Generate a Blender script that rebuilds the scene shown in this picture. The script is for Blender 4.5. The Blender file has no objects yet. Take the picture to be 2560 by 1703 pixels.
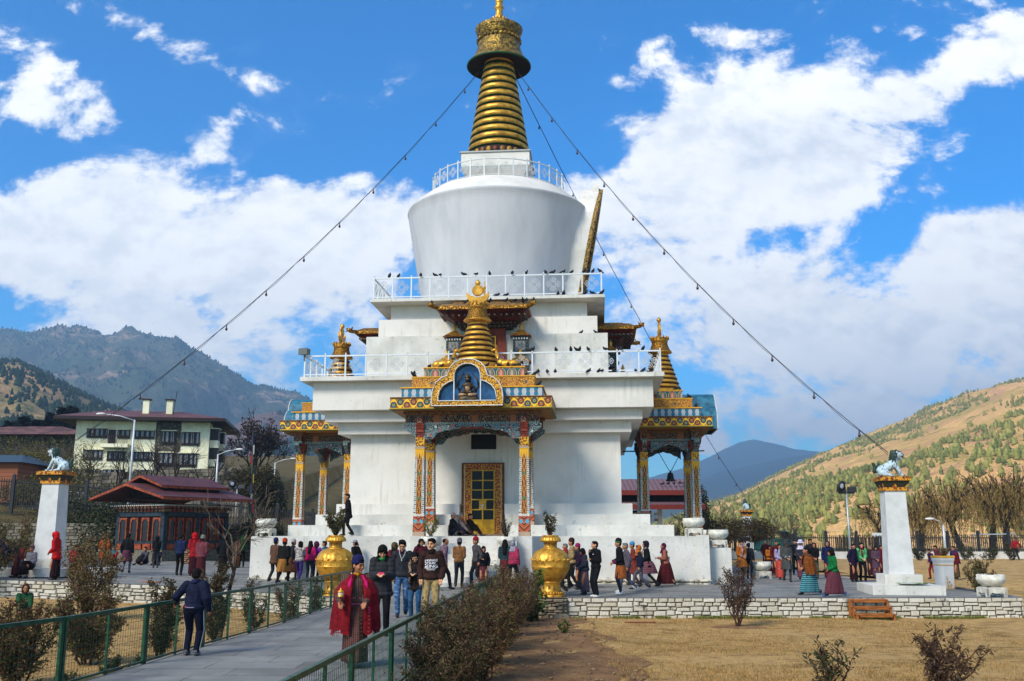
import bpy, math, random
import numpy as np
from mathutils import Vector, Matrix, Euler
R=math.radians; PI=math.pi; sin=math.sin; cos=math.cos
rnd=random.Random(7); NR=np.random.RandomState(7)
scene=bpy.context.scene; COL=scene.collection
# ------------------------------------------------------------ survey: photo bearings -> places in the world (metres)
FL=2430.; TH=math.atan(483.5/FL); EYE=1.95
SA=R(5.05); SC=(-.69,47.5)
def ray(px,py):
    u=(px-1280)/FL; w=-(py-851.5)/FL
    return (u,cos(TH)-w*sin(TH),sin(TH)+w*cos(TH))
def gz(x,y=38.): return min(.4,.03*max(0.,-x-6))+.09*max(0.,min(1.,(y-33)/5))
def onz(px,py,z):
    d=ray(px,py); t=(z-EYE)/d[2]; return (d[0]*t,d[1]*t,z)
def gnd(px,py):
    z=0.
    for i in range(9):
        p=onz(px,py,z); z=.5*z+.5*gz(p[0],p[1])
    return (p[0],p[1],z)
def atY(px,py,Y):
    d=ray(px,py); t=Y/d[1]; return (d[0]*t,Y,EYE+d[2]*t)
def loc2w(lx,ly,z=0): return (SC[0]+lx*cos(SA)+ly*sin(SA),SC[1]-lx*sin(SA)+ly*cos(SA),z)
# ------------------------------------------------------------ mesh builder
class MB:
    def __init__(s): s.v=[]; s.f=[]; s.m=[]; s.cm=0; s.sm=[]; s.smooth=False
    def add(s,vs,fs):
        o=len(s.v); s.v+= [tuple(v) for v in vs]; s.f+=[tuple(i+o for i in f) for f in fs]; s.m+=[s.cm]*len(fs); s.sm+=[s.smooth]*len(fs); return s
    def box(s,x0,x1,y0,y1,z0,z1,M=None):
        vs=[(x,y,z) for x in (x0,x1) for y in (y0,y1) for z in (z0,z1)]
        if M is not None: vs=[M@Vector(v) for v in vs]
        return s.add(vs,[(0,1,3,2),(4,6,7,5),(0,4,5,1),(2,3,7,6),(0,2,6,4),(1,5,7,3)])
    def frus(s,x0,x1,y0,y1,z0,X0,X1,Y0,Y1,z1):
        vs=[(x0,y0,z0),(x1,y0,z0),(x1,y1,z0),(x0,y1,z0),(X0,Y0,z1),(X1,Y0,z1),(X1,Y1,z1),(X0,Y1,z1)]
        return s.add(vs,[(3,2,1,0),(4,5,6,7),(0,1,5,4),(1,2,6,5),(2,3,7,6),(3,0,4,7)])
    def lathe(s,pr,n=32,c=(0,0,0),sx=1,sy=1,cap=True,M=None):
        vs=[];fs=[]
        for r,z in pr:
            for k in range(n):
                a=2*PI*k/n; v=(c[0]+r*cos(a)*sx,c[1]+r*sin(a)*sy,c[2]+z)
                vs.append(M@Vector(v) if M is not None else v)
        for i in range(len(pr)-1):
            for k in range(n):
                fs.append((i*n+k,i*n+(k+1)%n,(i+1)*n+(k+1)%n,(i+1)*n+k))
        if cap: fs.append(tuple(range(n))[::-1]); fs.append(tuple((len(pr)-1)*n+k for k in range(n)))
        return s.add(vs,fs)
    def tube(s,pts,rr,n=8,cap=True):
        pts=[Vector(p) for p in pts]
        if not hasattr(rr,'__len__'): rr=[rr]*len(pts)
        vs=[];fs=[]
        for i,p in enumerate(pts):
            d=(pts[min(i+1,len(pts)-1)]-pts[max(i-1,0)])
            d=d.normalized() if d.length>1e-9 else Vector((0,0,1))
            a=Vector((0,0,1)) if abs(d.z)<.9 else Vector((1,0,0))
            u=d.cross(a).normalized(); w=d.cross(u)
            for k in range(n):
                t=2*PI*k/n; vs.append(p+(u*cos(t)+w*sin(t))*rr[i])
        for i in range(len(pts)-1):
            for k in range(n): fs.append((i*n+k,i*n+(k+1)%n,(i+1)*n+(k+1)%n,(i+1)*n+k))
        if cap: fs.append(tuple(range(n))[::-1]); fs.append(tuple((len(pts)-1)*n+k for k in range(n)))
        return s.add(vs,fs)
    def ball(s,c,r,n=10,m=7,M=None):
        if not hasattr(r,'__len__'): r=(r,r,r)
        vs=[];fs=[]
        for i in range(m+1):
            t=PI*i/m
            for k in range(n):
                a=2*PI*k/n; v=Vector((r[0]*sin(t)*cos(a),r[1]*sin(t)*sin(a),r[2]*cos(t)))
                if M is not None: v=M@v
                vs.append(Vector(c)+v)
        for i in range(m):
            for k in range(n): fs.append((i*n+k,(i+1)*n+k,(i+1)*n+(k+1)%n,i*n+(k+1)%n))
        return s.add(vs,fs)
    def prism(s,poly,y0,y1,ax='y'):
        # poly of (a,b): extruded along y (a=x,b=z) or z (a=x,b=y) or x (a=y,b=z)
        n=len(poly)
        def P(a,b,t): return (a,t,b) if ax=='y' else ((a,b,t) if ax=='z' else (t,a,b))
        vs=[P(a,b,y0) for a,b in poly]+[P(a,b,y1) for a,b in poly]
        fs=[tuple(range(n)),tuple(range(2*n-1,n-1,-1))]+[(i,i+n,(i+1)%n+n,(i+1)%n) for i in range(n)]
        return s.add(vs,fs)
    def strip(s,top,bot,y0,y1):
        # solid between two lines over the same x list: top[(x,z)], bot[(x,z)]
        n=len(top)
        vs=[(x,y0,z) for x,z in top]+[(x,y0,z) for x,z in bot]+[(x,y1,z) for x,z in top]+[(x,y1,z) for x,z in bot]
        fs=[]
        for i in range(n-1):
            fs+=[(n+i,n+i+1,i+1,i),(2*n+i,2*n+i+1,3*n+i+1,3*n+i),(i,i+1,2*n+i+1,2*n+i),(n+i+1,n+i,3*n+i,3*n+i+1)]
        fs+=[(0,2*n,3*n,n),(n-1,2*n-1,4*n-1,3*n-1)]
        return s.add(vs,fs)
    def xf(s,M,start=0):
        s.v[start:]=[tuple(M@Vector(v)) for v in s.v[start:]]; return s
    def mesh(s,name,mats):
        me=bpy.data.meshes.new(name); me.from_pydata(s.v,[],s.f)
        if not isinstance(mats,(list,tuple)): mats=[mats]
        for m in mats: me.materials.append(m)
        me.polygons.foreach_set('material_index',s.m)
        me.polygons.foreach_set('use_smooth',s.sm)
        me.update(); return me
    def build(s,name,mats,parent=None,loc=(0,0,0),rz=0,sc=1):
        return obj(name,s.mesh(name,mats),parent,loc,rz,sc)
def obj(name,me,parent=None,loc=(0,0,0),rz=0,sc=1):
    o=bpy.data.objects.new(name,me); COL.objects.link(o); o.location=loc; o.rotation_euler=(0,0,rz)
    if sc!=1: o.scale=(sc,)*3 if not hasattr(sc,'__len__') else sc
    if parent is not None: o.parent=parent
    return o
def tag(o,label=None,cat=None,group=None,kind=None):
    if label: o['label']=label
    if cat: o['category']=cat
    if group: o['group']=group
    if kind: o['kind']=kind
    return o
def thing(name,label,cat,loc=(0,0,0),rz=0,group=None,sc=1):
    o=bpy.data.objects.new(name,None); COL.objects.link(o); o.location=loc; o.rotation_euler=(0,0,rz); o.empty_display_size=.1
    if sc!=1: o.scale=(sc,)*3
    return tag(o,label,cat,group)
def copytree(src,loc,rz=0,label=None,group=None,sc=None):
    def rec(o,par):
        c=o.copy(); COL.objects.link(c); c.parent=par
        for ch in o.children: rec(ch,c)
        return c
    c=rec(src,None); c.location=loc; c.rotation_euler=(0,0,rz)
    if sc: c.scale=(sc,)*3
    if label: c['label']=label
    if group: c['group']=group
    return c
def fastmesh(name,V,F,mats,mi=None,smooth=False):
    # V (n,3) array, F (m,k) int array with k constant
    me=bpy.data.meshes.new(name); n,k=F.shape
    me.vertices.add(len(V)); me.vertices.foreach_set('co',np.asarray(V,dtype=np.float32).ravel())
    me.loops.add(n*k); me.loops.foreach_set('vertex_index',F.astype(np.int32).ravel())
    me.polygons.add(n); me.polygons.foreach_set('loop_start',np.arange(0,n*k,k,dtype=np.int32)); me.polygons.foreach_set('loop_total',np.full(n,k,dtype=np.int32))
    if not isinstance(mats,(list,tuple)): mats=[mats]
    for m in mats: me.materials.append(m)
    if mi is not None: me.polygons.foreach_set('material_index',np.asarray(mi,dtype=np.int32))
    if smooth: me.polygons.foreach_set('use_smooth',np.ones(n,dtype=bool))
    me.update(calc_edges=True); return me
# ------------------------------------------------------------ shader node expressions
def lin(h):
    h=h.lstrip('#'); c=[int(h[i:i+2],16)/255 for i in (0,2,4)]
    return tuple((x/12.92 if x<=.04045 else ((x+.055)/1.055)**2.4) for x in c)
class S:
    nt=None
    def __init__(s,k): s.k=k
    @staticmethod
    def math(op,a,b=None,c=None):
        n=S.nt.nodes.new('ShaderNodeMath'); n.operation=op
        for i,x in enumerate((a,b,c)):
            if x is None: continue
            if isinstance(x,S): S.nt.links.new(x.k,n.inputs[i])
            else: n.inputs[i].default_value=x
        return S(n.outputs[0])
    def __add__(a,b): return S.math('ADD',a,b)
    __radd__=__add__
    def __mul__(a,b): return S.math('MULTIPLY',a,b)
    __rmul__=__mul__
    def __sub__(a,b): return S.math('SUBTRACT',a,b)
    def __rsub__(a,b): return S.math('SUBTRACT',b,a)
    def __truediv__(a,b): return S.math('DIVIDE',a,b)
    def __rtruediv__(a,b): return S.math('DIVIDE',b,a)
    def __lt__(a,b): return S.math('LESS_THAN',a,b)
    def __gt__(a,b): return S.math('GREATER_THAN',a,b)
def ssin(a): return S.math('SINE',a)
def sabs(a): return S.math('ABSOLUTE',a)
def sfr(a): return S.math('FRACT',a)
def smax(a,b): return S.math('MAXIMUM',a,b)
def smin(a,b): return S.math('MINIMUM',a,b)
def spow(a,b): return S.math('POWER',a,b)
def ssqrt(a): return S.math('SQRT',a)
def pp(a,b): return S.math('PINGPONG',a,b)
def sstep(a,lo,hi):
    n=S.nt.nodes.new('ShaderNodeMapRange'); n.interpolation_type='SMOOTHSTEP'
    S.nt.links.new(a.k,n.inputs[0]); n.inputs[1].default_value=lo; n.inputs[2].default_value=hi; return S(n.outputs[0])
def sep(vec):
    n=S.nt.nodes.new('ShaderNodeSeparateXYZ'); S.nt.links.new(vec,n.inputs[0]); return S(n.outputs[0]),S(n.outputs[1]),S(n.outputs[2])
def comb(x,y,z):
    n=S.nt.nodes.new('ShaderNodeCombineXYZ')
    for i,a in enumerate((x,y,z)):
        if isinstance(a,S): S.nt.links.new(a.k,n.inputs[i])
        else: n.inputs[i].default_value=a
    return n.outputs[0]
def ocoord(kind='Object'): return S.nt.nodes.new('ShaderNodeTexCoord').outputs[kind]
def noise(vec,scale,detail=3,rough=.55,out=0,dist=0):
    n=S.nt.nodes.new('ShaderNodeTexNoise'); n.inputs['Scale'].default_value=scale; n.inputs['Detail'].default_value=detail; n.inputs['Roughness'].default_value=rough; n.inputs['Distortion'].default_value=dist
    S.nt.links.new(vec,n.inputs['Vector']); return S(n.outputs[out])
def voro(vec,scale,feat='F1',out=0,rnd_=1):
    n=S.nt.nodes.new('ShaderNodeTexVoronoi'); n.feature=feat; n.inputs['Scale'].default_value=scale; n.inputs['Randomness'].default_value=rnd_
    S.nt.links.new(vec,n.inputs['Vector']); return S(n.outputs[out])
def vmul(vec,m):
    n=S.nt.nodes.new('ShaderNodeVectorMath'); n.operation='MULTIPLY'; S.nt.links.new(vec,n.inputs[0]); n.inputs[1].default_value=m; return n.outputs[0]
def cmix(f,a,b):
    n=S.nt.nodes.new('ShaderNodeMix'); n.data_type='RGBA'
    if isinstance(f,S): S.nt.links.new(f.k,n.inputs[0])
    else: n.inputs[0].default_value=f
    for i,x in ((6,a),(7,b)):
        if isinstance(x,tuple): n.inputs[i].default_value=(*x[:3],1)
        else: S.nt.links.new(x,n.inputs[i])
    return n.outputs[2]
def hsv(c,h=.5,s=1,v=1):
    n=S.nt.nodes.new('ShaderNodeHueSaturation'); S.nt.links.new(c,n.inputs['Color'])
    for nm,x in (('Hue',h),('Saturation',s),('Value',v)):
        if isinstance(x,S): S.nt.links.new(x.k,n.inputs[nm])
        else: n.inputs[nm].default_value=x
    return n.outputs[0]
def island():
    return S(S.nt.nodes.new('ShaderNodeNewGeometry').outputs['Random Per Island'])
MATS={}
def mat(name,col,rough=.8,metal=0,bump=None,bs=.1,bd=.02,spec=.3,trans=0,em=None):
    """col: hex/tuple or function() -> colour socket ; bump: function() -> S"""
    if name in MATS: return MATS[name]
    m=bpy.data.materials.new(name); m.use_nodes=True; nt=m.node_tree; S.nt=nt
    b=nt.nodes['Principled BSDF']
    if callable(col):
        c=col(); 
        if isinstance(c,tuple) and len(c)==2 and not isinstance(c[0],float): # (colour, rough)
            nt.links.new(c[1].k,b.inputs['Roughness']); c=c[0]
        else: b.inputs['Roughness'].default_value=rough
        nt.links.new(c,b.inputs['Base Color'])
    else:
        if isinstance(col,str): col=lin(col)
        b.inputs['Base Color'].default_value=(*col,1); b.inputs['Roughness'].default_value=rough
    b.inputs['Metallic'].default_value=metal; b.inputs['Specular IOR Level'].default_value=spec
    if trans: b.inputs['Transmission Weight'].default_value=trans
    if bump:
        n=nt.nodes.new('ShaderNodeBump'); n.inputs['Strength'].default_value=bs; n.inputs['Distance'].default_value=bd
        nt.links.new(bump().k,n.inputs['Height']); nt.links.new(n.outputs[0],b.inputs['Normal'])
    MATS[name]=m; return m
def two(a,b,scale,lo=.4,hi=.6,det=4,vm=None):
    def f():
        v=ocoord(); v=vmul(v,vm) if vm else v
        return cmix(sstep(noise(v,scale,det),lo,hi),lin(a),lin(b))
    return f
def var(a,amt=.12,scale=3,det=4):
    c=lin(a); lo=tuple(x*(1-amt) for x in c); hi=tuple(min(1,x*(1+amt)) for x in c)
    def f(): return cmix(sstep(noise(ocoord(),scale,det),.3,.7),lo,hi)
    return f
# ---- white lime wash with drips and dirt
def white_f():
    o=ocoord(); x,y,z=sep(o)
    n1=noise(o,.9,5); n2=noise(vmul(o,(6,6,.35)),1.6,4); n3=noise(o,9,3)
    c=cmix(sstep(n1,.35,.75),lin('d4d0c8'),lin('c4c1b8'))
    c=cmix(sstep(n2,.5,.72)*sstep(noise(o,.55,4),.46,.6)*.5,c,lin('a8a294'))
    c=cmix(sstep(n3,.55,.8)*.2,c,lin('a8a49a')); c=cmix((voro(vmul(o,(1,1,.3)),3.1)<.05)*.6,c,lin('6c6a62')); return c
WHITE=mat('lime_wash',white_f,.85,bump=lambda:noise(vmul(ocoord(),(1,1,.45)),7,4)+noise(ocoord(),40,2)*.3,bs=.25,bd=.03)
def white2_f():
    o=ocoord(); x,y,z=sep(o)
    c=cmix(sstep(noise(o,.8,5),.35,.7),lin('cfcdc5'),lin('b9b7ae'))
    c=cmix(sstep(noise(vmul(o,(4,4,.4)),1.5,6,.7),.5,.74)*sstep(noise(o,.5,4),.4,.62)*.75,c,lin('98927f'))
    c=cmix(sstep(noise(o,6,4),.6,.75)*.5,c,lin('6f6c63')); return c
WHITE_D=mat('stained_lime_wash',white2_f,.9,bump=lambda:noise(ocoord(),9,5),bs=.4,bd=.03)
WPAINT=mat('white_paint',var('cfd0cc',.08,3),.6)
def gold_f():
    o=ocoord(); return cmix(sstep(noise(o,3.5,5),.35,.7),lin('d9a238'),lin('a8741c'))
GOLD=mat('gilded_metal',lambda:cmix(sstep(noise(ocoord(),7,6,.7),.54,.68)*.6,gold_f(),lin('5c4218')),.42,.55,bump=lambda:noise(ocoord(),14,3),bs=.25,bd=.02,spec=.5)
def gold_old():
    o=ocoord(); return cmix(sstep(noise(o,5,6,.7),.36,.6),lin('a98630'),lin('4d3f18'))
GOLD_E=mat('embossed_old_gold',gold_old,.45,.5,bump=lambda:voro(ocoord(),9)+noise(ocoord(),18,3)*.5,bs=.8,bd=.05,spec=.5)
GOLD_P=mat('embossed_bright_gold',lambda:cmix(sstep(voro(ocoord(),16),.1,.5),lin('e0ab3a'),lin('9c6c18')),.4,.5,bump=lambda:voro(ocoord(),16)*1.,bs=.8,bd=.03,spec=.5)
GPAINT=mat('yellow_gold_paint',var('d39a22',.15,8),.5,.15)
GREEN_D=mat('dark_green_black',lin('1c2a1c'),.6)
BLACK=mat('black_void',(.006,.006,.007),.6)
REDB=mat('red_brown_timber',var('6e2a16',.25,6),.6)
ORNG=mat('orange_soffit',var('8a5a1c',.2,3),.7)
SILV=mat('silver_paint',var('b9bdc0',.08,9),.45,.3)
STEEL=mat('galvanised_steel',var('a9aeb0',.1,6),.45,.5)
DARKM=mat('dark_iron',(.02,.02,.022),.5)
# ---- painted ornament, all in object space; u runs along the face
def uvz(vert=False):
    x,y,z=sep(ocoord()); return x+y*1.0,z
def gold_scroll_f(z0,h,per=.52,disc=True):
    def f():
        u,z=uvz(); v=(z-z0)/h; ph=u*(2*PI/per)
        w=sabs(v-.5-ssin(ph)*.3)                       # running stem
        fine=noise(ocoord(),26,2,.6)
        c=cmix(sstep(fine,.47,.53),lin('d8a01e'),lin('5d2810'))
        c=cmix(w<.13,c,lin('e3b02c'))
        c=cmix((w>.13)*(w<.17),c,lin('3a1608'))
        # discs in each bight
        ub=sfr(u/per*2)-.5; side=(sfr(u/per)<.5)
        cy=.36+(1.-side)*.28
        du=ub*per*.5; dv=(v-cy)*h; d=ssqrt(du*du+dv*dv)
        alt=(sfr(u/per*.5)<.5)
        dc=cmix(alt,lin('7a3a34'),lin('1f5158'))
        if disc:
            c=cmix(d<h*.31,c,lin('3a1608')); c=cmix(d<h*.26,c,dc); c=cmix((d<h*.11),c,lin('c89a2e')); c=cmix(d<h*.06,c,lin('20130a'))
        c=cmix(v<.1,c,lin('d8a01e')); c=cmix(v>.93,c,lin('4a3a14'))
        return c
    return f
def orn(name,f,rough=.55): return mat(name,f,rough,0,bump=lambda:noise(ocoord(),26,2,.6),bs=.4,bd=.01)
FASCIA=orn('scroll_fascia_paint',gold_scroll_f(6.69,.42))
def niche_f():
    o=ocoord(); f=noise(o,24,2,.6); k=voro(o,5.5)
    c=cmix(sstep(f,.46,.53),lin('dba620'),lin('6a3010')); c=cmix(k<.2,c,lin('2d4a44')); c=cmix(k<.1,c,lin('d8a01e')); return c
NICHE_F=orn('niche_frame_paint',niche_f)
def teal_f():
    u,z=uvz(); v=(z-7.19)/.38; a=sabs(sfr(u/.31)-.5); r=sabs(v-.5)
    body=(a/.31+spow(r/.52,2.))
    bulge=.30-r*.34+ (r>.36)*.16
    c=cmix(a<bulge,lin('1d6f8c'),lin('b9c3c6'))
    c=cmix((a<bulge-.05)*(sabs(sfr(r*9)-.5)<.16),c,lin('6e7a80'))
    c=cmix((a>.44)*(r<.1),c,lin('8a2a1c')); c=cmix(v<.06,c,lin('17404d')); c=cmix(v>.93,c,lin('d39a22')); return c
TEAL=orn('baluster_frieze_paint',teal_f)
def gold2_f():
    u,z=uvz(); v=(z-7.57)/.48; a=sabs(sfr(u/1.25+.5)-.5); r=sabs(v-.5); f=noise(ocoord(),24,2,.6)
    g=cmix(sstep(f,.5,.56),lin('c99a34'),lin('5d2810'))
    inlay=(sabs(a+r*.3-.2)<.05)
    c=cmix(smin(inlay,1.),cmix(sstep(f,.5,.56),lin('b8862c'),lin('7c3c1a')),g); c=cmix((a<.035)*(r<.12),c,lin('1f5158')); c=cmix(v>.9,c,lin('d39a22')); return c
GOLD2=orn('cartouche_frieze_paint',gold2_f)
def lotus_f():
    u,z=uvz(); v=(z-8.05)/.46; k=sfr(u/.44); a=sabs(k-.5); arch=a*2.2+spow(smax(v-.35,0.)*1.8,3.)
    alt=(sfr(u/.88)<.5)
    c=cmix(arch<.95,lin('17505a'),lin('c7b58e')); c=cmix(arch<.86,c,cmix(alt,lin('2e5a44'),lin('7a3f34'))); c=cmix(arch<.62,c,cmix(alt,lin('9a5a4a'),lin('4a7a68'))); c=cmix(arch<.25,c,lin('b98a7a'))
    c=cmix(v>.84,c,lin('d39a22')); c=cmix((v>.84)*(a<.1),c,lin('8a4a16')); return c
LOTUS=orn('petal_frieze_paint',lotus_f)
def beam_f():
    o=ocoord(); u,z=uvz(); k=sabs(sfr(u/1.5+.5)-.5); f=noise(o,20,2,.6)
    c=cmix(sstep(f,.52,.6),lin('120c0a'),lin('9a6a34')); c=cmix((k>.42),c,lin('8a4a1c')); c=cmix((z>6.5),c,cmix(sstep(noise(o,30,1),.48,.54),lin('4a2614'),lin('8a5a22')))
    c=cmix((z>6.14)*(z<6.22)*(sabs(sfr(u/.07)-.5)<.3),c,lin('6a8a8a')); return c
BEAM=orn('dark_beam_paint',beam_f)
def cloud_f():
    o=ocoord(); f=voro(o,4.2); g=noise(o,7,3); k=voro(o,8,out=0)
    c=cmix(sstep(f,.32,.42),lin('24525c'),lin('16303a')); c=cmix((sfr(f*5.)<.22),c,lin('9fb0a8')); c=cmix(sstep(g,.6,.62),c,lin('9a4a4a')); c=cmix(k<.13,c,lin('d8b060')); return c
APRON=orn('carved_cloud_paint',cloud_f)
def col_f():
    x,y,z=sep(ocoord()); a=smin(sabs(x),sabs(y))  # across the face
    w=.2-z*.007
    t=a/w
    o=ocoord(); n=noise(vmul(o,(1,1,1)),22,2,.6)
    drag=(sabs(t-.16-ssin(z*15.)*.12)<.13)*(noise(o,26,2,.5)>.44)
    c=cmix(drag,lin('6a2814'),lin('b08034')); c=cmix((sabs(sfr(z/.95)-.5)<.07)*(t<.4)*(n>.48),c,lin('2a6a4a'))
    c=cmix((t>.5)*(t<.57),c,lin('d8a840'))
    dots=cmix((sabs(sfr(z*13.)-.5)<.25)*(n>.47),lin('b8bcb8'),lin('1e2a34'))
    c=cmix(t>.57,c,dots)
    zig=z-3.12+pp(t,.28)*.9
    c=cmix(zig>.0,c,lin('6a2a12')); c=cmix(zig>.04,c,lin('d39c1e'))
    c=cmix((z>3.33)*(z<3.42),c,lin('9c8a78'))
    c=cmix(z>3.42,c,cmix(sstep(noise(o,16,1),.5,.55),lin('d09a20'),lin('5a2a10')))
    b=z-.83
    wv=sfr((z+sabs(x+y*0.)*-.9+.0)*5.)
    base=cmix(wv<.3,lin('a84a22'),lin('3a1a12')); base=cmix((wv>.3)*(wv<.42),base,lin('c98a5a'))
    eye=ssqrt((t-.6)*(t-.6)+spow((z-.55)*4.5,2.)); base=cmix(eye<.36,base,lin('4a9ab0')); base=cmix((z>.7),base,lin('8a2a1c')); base=cmix((z>.74)*(n>.4),base,lin('c8c0b4'))
    base=cmix((z<.16),base,lin('a8927a'))
    return cmix(z<.83,c,base)
COLM=orn('dragon_column_paint',col_f)
RAILP=mat('railing_white_paint',var('c8ccce',.06,6),.5,.1)
GLASSB=mat('blue_backed_glass',lambda:cmix(sstep(noise(ocoord(),2.5,3),.4,.8),lin('12305a'),lin('2c6090')),.12,0,spec=.6)
EXPO=0.86
HAZE=.0003
# ============================================================ THE STUPA
stupa=thing('stupa','tall white memorial stupa with gilded spire, painted porticos and railed terraces','stupa',(SC[0],SC[1],0),-SA)
def sqr(mb,h,z0,z1,h1=None):
    h1=h if h1 is None else h1
    return mb.frus(-h,h,-h,h,z0,-h1,h1,-h1,h1,z1)
b=MB(); b.box(-8.93,8.93,-8.9,8.9,-.1,1.862); b.box(8.93,9.9,-8.45,6,-.1,1.42); b.box(8.55,9.02,-8.97,-8.2,-.05,1.91)
b.box(-2.33,-1.74,-9.95,-8.91,-.05,1.868); b.box(1.74,2.33,-9.95,-8.91,-.05,1.868)
b.box(-1.73,-1.2,-10.75,-8.92,-.05,1.5); b.box(1.1,1.73,-10.75,-8.92,-.05,1.5)
terr=b.build('terrace',WHITE_D,stupa)
b=MB()
for i in range(9): b.box(-1.19,1.09,-11.3+i*.24,-8.93,i*.2,(i+1)*.2+.002)
b.build('stair',WHITE_D,terr)
# rough footing stones along the terrace foot
b=MB(); b.smooth=True
for (x0,y0,x1,y1) in ((-8.9,-9.0,-2.5,-9.0),(2.5,-9.0,8.9,-9.0),(9.0,-8.9,9.0,4)):
    L_=math.hypot(x1-x0,y1-y0); n=int(L_/.17)
    for i in range(n):
        for k in range(2):
            t=(i+.5+rnd.uniform(-.2,.2))/n; b.ball((x0+(x1-x0)*t,y0+(y1-y0)*t+rnd.uniform(-.04,.04),.07+k*.14),(rnd.uniform(.08,.2),rnd.uniform(.06,.13),rnd.uniform(.05,.09)),8,6)
b.build('stone_footing',mat('limewashed_footing_stone',two('c8bfae','98907e',3),.9,bump=lambda:noise(ocoord(),20,3),bs=.4),terr)
def ringsteps(h,z0,z1,gl,gr,mt,name):
    b=MB(); d=h
    b.box(-h,gl,-h,-5.8,z0,z1); b.box(gr,h,-h,-5.8,z0,z1); b.box(-h,-5.8,-5.8,h,z0,z1); b.box(5.8,h,-5.8,h,z0,z1)
    return b.build(name,mt,stupa)
ringsteps(7.8,1.862,2.3,-1.2,1.1,WHITE_D,'base_step'); ringsteps(6.92,2.3,2.74,-1.12,1.02,WHITE_D,'base_step'); ringsteps(6.24,2.74,3.19,-.98,.93,WHITE,'base_step')
b=MB(); sqr(b,5.81,1.863,6.16); b.build('wall',WHITE,stupa)
for h,z0,z1 in ((6.27,6.152,6.632),(6.73,6.634,7.084),(7.17,7.086,8.278)):
    b=MB(); sqr(b,h,z0,z1); b.build('cornice',WHITE,stupa)
b=MB(); sqr(b,7.62,8.28,8.46); b.build('gallery_slab',WHITE_D,stupa)
for h,z0,z1 in ((5.37,8.462,9.6),(4.93,9.602,10.6)): pass
# upper tiers: lower one widest
b=MB(); sqr(b,5.37,8.462,10.59); b.build('upper_tier',WHITE_D,stupa)
b=MB(); sqr(b,4.93,10.592,11.46); b.build('upper_tier',WHITE,stupa)
b=MB(); sqr(b,4.48,11.462,12.22); b.build('upper_tier',WHITE,stupa)
b=MB(); sqr(b,5.28,12.222,12.36); b.build('gallery_slab',WHITE_D,stupa)
DOMEM=mat('dome_plaster',lambda:cmix(sstep(noise(vmul(ocoord(),(1,1,.25)),1.3,5),.3,.75),lin('bfc1c4'),lin('adb0b5')),.88,bump=lambda:noise(ocoord(),16,4),bs=.3,bd=.03)
b=MB(); b.smooth=True
pr=[(3.66,12.361)]
for i in range(1,13): t=i/12; pr.append((3.66+.93*t**1.12+.05*sin(t*PI),12.36+5.36*t))
b.lathe(pr+[(4.62,17.76),(4.6,17.84)],96,cap=False)
dome=b.build('dome',DOMEM,stupa)
b=MB(); b.smooth=True; b.lathe([(4.6,17.842),(4.2,18.22),(3.8,18.55),(3.48,18.72),(3.44,18.8)],96,cap=False); b.smooth=False; b.lathe([(3.44,18.8),(.5,18.83)],96)
b.build('dome_shoulder',WHITE,stupa)
# harmika
b=MB(); sqr(b,1.36,18.83,19.45); b.frus(-1.37,1.37,-1.37,1.37,19.45,-1.7,1.7,-1.7,1.7,19.95); sqr(b,1.71,19.952,20.66); har=b.build('harmika',WHITE,stupa)
b=MB(); sqr(b,1.77,20.662,20.74); b.build('roof_plate',mat('zinc_edge',(.3,.3,.28),.5,.5),har)
b=MB()
for k in range(5):
    x=-1.3+k*.62; b.prism([(x,19.5),(x+.28,19.55),(x+.3,19.75),(x,19.75)],-1.73,-1.6)
# main spire: stacked rings
def spire_rings(mb,zs,rs,n,gap,seg,gm,dm):
    for i in range(n):
        t0=i/n; t1=(i+1)/n
        z0=zs[0]+(zs[1]-zs[0])*t0; z1=zs[0]+(zs[1]-zs[0])*t1; r0=rs[0]+(rs[1]-rs[0])*t0; r1=rs[0]+(rs[1]-rs[0])*t1; g=(z1-z0)*gap
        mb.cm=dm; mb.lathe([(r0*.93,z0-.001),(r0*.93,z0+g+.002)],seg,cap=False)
        mb.cm=2; mb.lathe([(r0*.93,z0+g),(r0*1.005,z0+g+.01),(r0*1.01,z0+g+.035)],seg,cap=False)
        mb.cm=gm; mb.lathe([(r0*1.005,z0+g+.035),(r1*1.03,z1-.05),(r1*.99,z1-.004),(r1*.93,z1)],seg,cap=True)
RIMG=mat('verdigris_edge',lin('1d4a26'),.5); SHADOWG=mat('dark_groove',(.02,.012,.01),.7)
PLATE=mat('gilded_plate',lambda:cmix((sabs(sfr(S.math('ARCTAN2',*sep(ocoord())[:2])*2.2+sfr(sep(ocoord())[2]*2.47)*3.)-.5)<.012),cmix(sstep(noise(ocoord(),3,6,.65),.35,.7),lin('dba83e'),lin('95691c')),lin('3a2408')),.4,.55,bump=lambda:noise(ocoord(),22,4),bs=.3,bd=.02,spec=.5)
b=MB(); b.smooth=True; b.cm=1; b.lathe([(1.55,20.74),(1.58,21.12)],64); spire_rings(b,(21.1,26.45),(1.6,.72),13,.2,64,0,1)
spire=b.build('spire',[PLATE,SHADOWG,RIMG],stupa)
b=MB(); b.smooth=True
for k in range(28):
    a=2*PI*k/28; M=Matrix.Translation((1.58*cos(a),1.58*sin(a),20.92))@Matrix.Rotation(a,4,'Z'); b.ball((0,0,0),(.06,.14,.17),8,6,M); b.xf(Matrix.Identity(4)); 
    n=8*7; 
    b.v[-n:]=[tuple(Vector(v)+Vector((1.58*cos(a),1.58*sin(a),20.92))) for v in [tuple(Vector(v)-Vector((1.58*cos(a),1.58*sin(a),20.92))) for v in b.v[-n:]]]
b.build('lotus_collar',mat('painted_lotus',lambda:cmix(island(),lin('a87a22'),lin('5c2a18')),.5,.2),spire)
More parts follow.
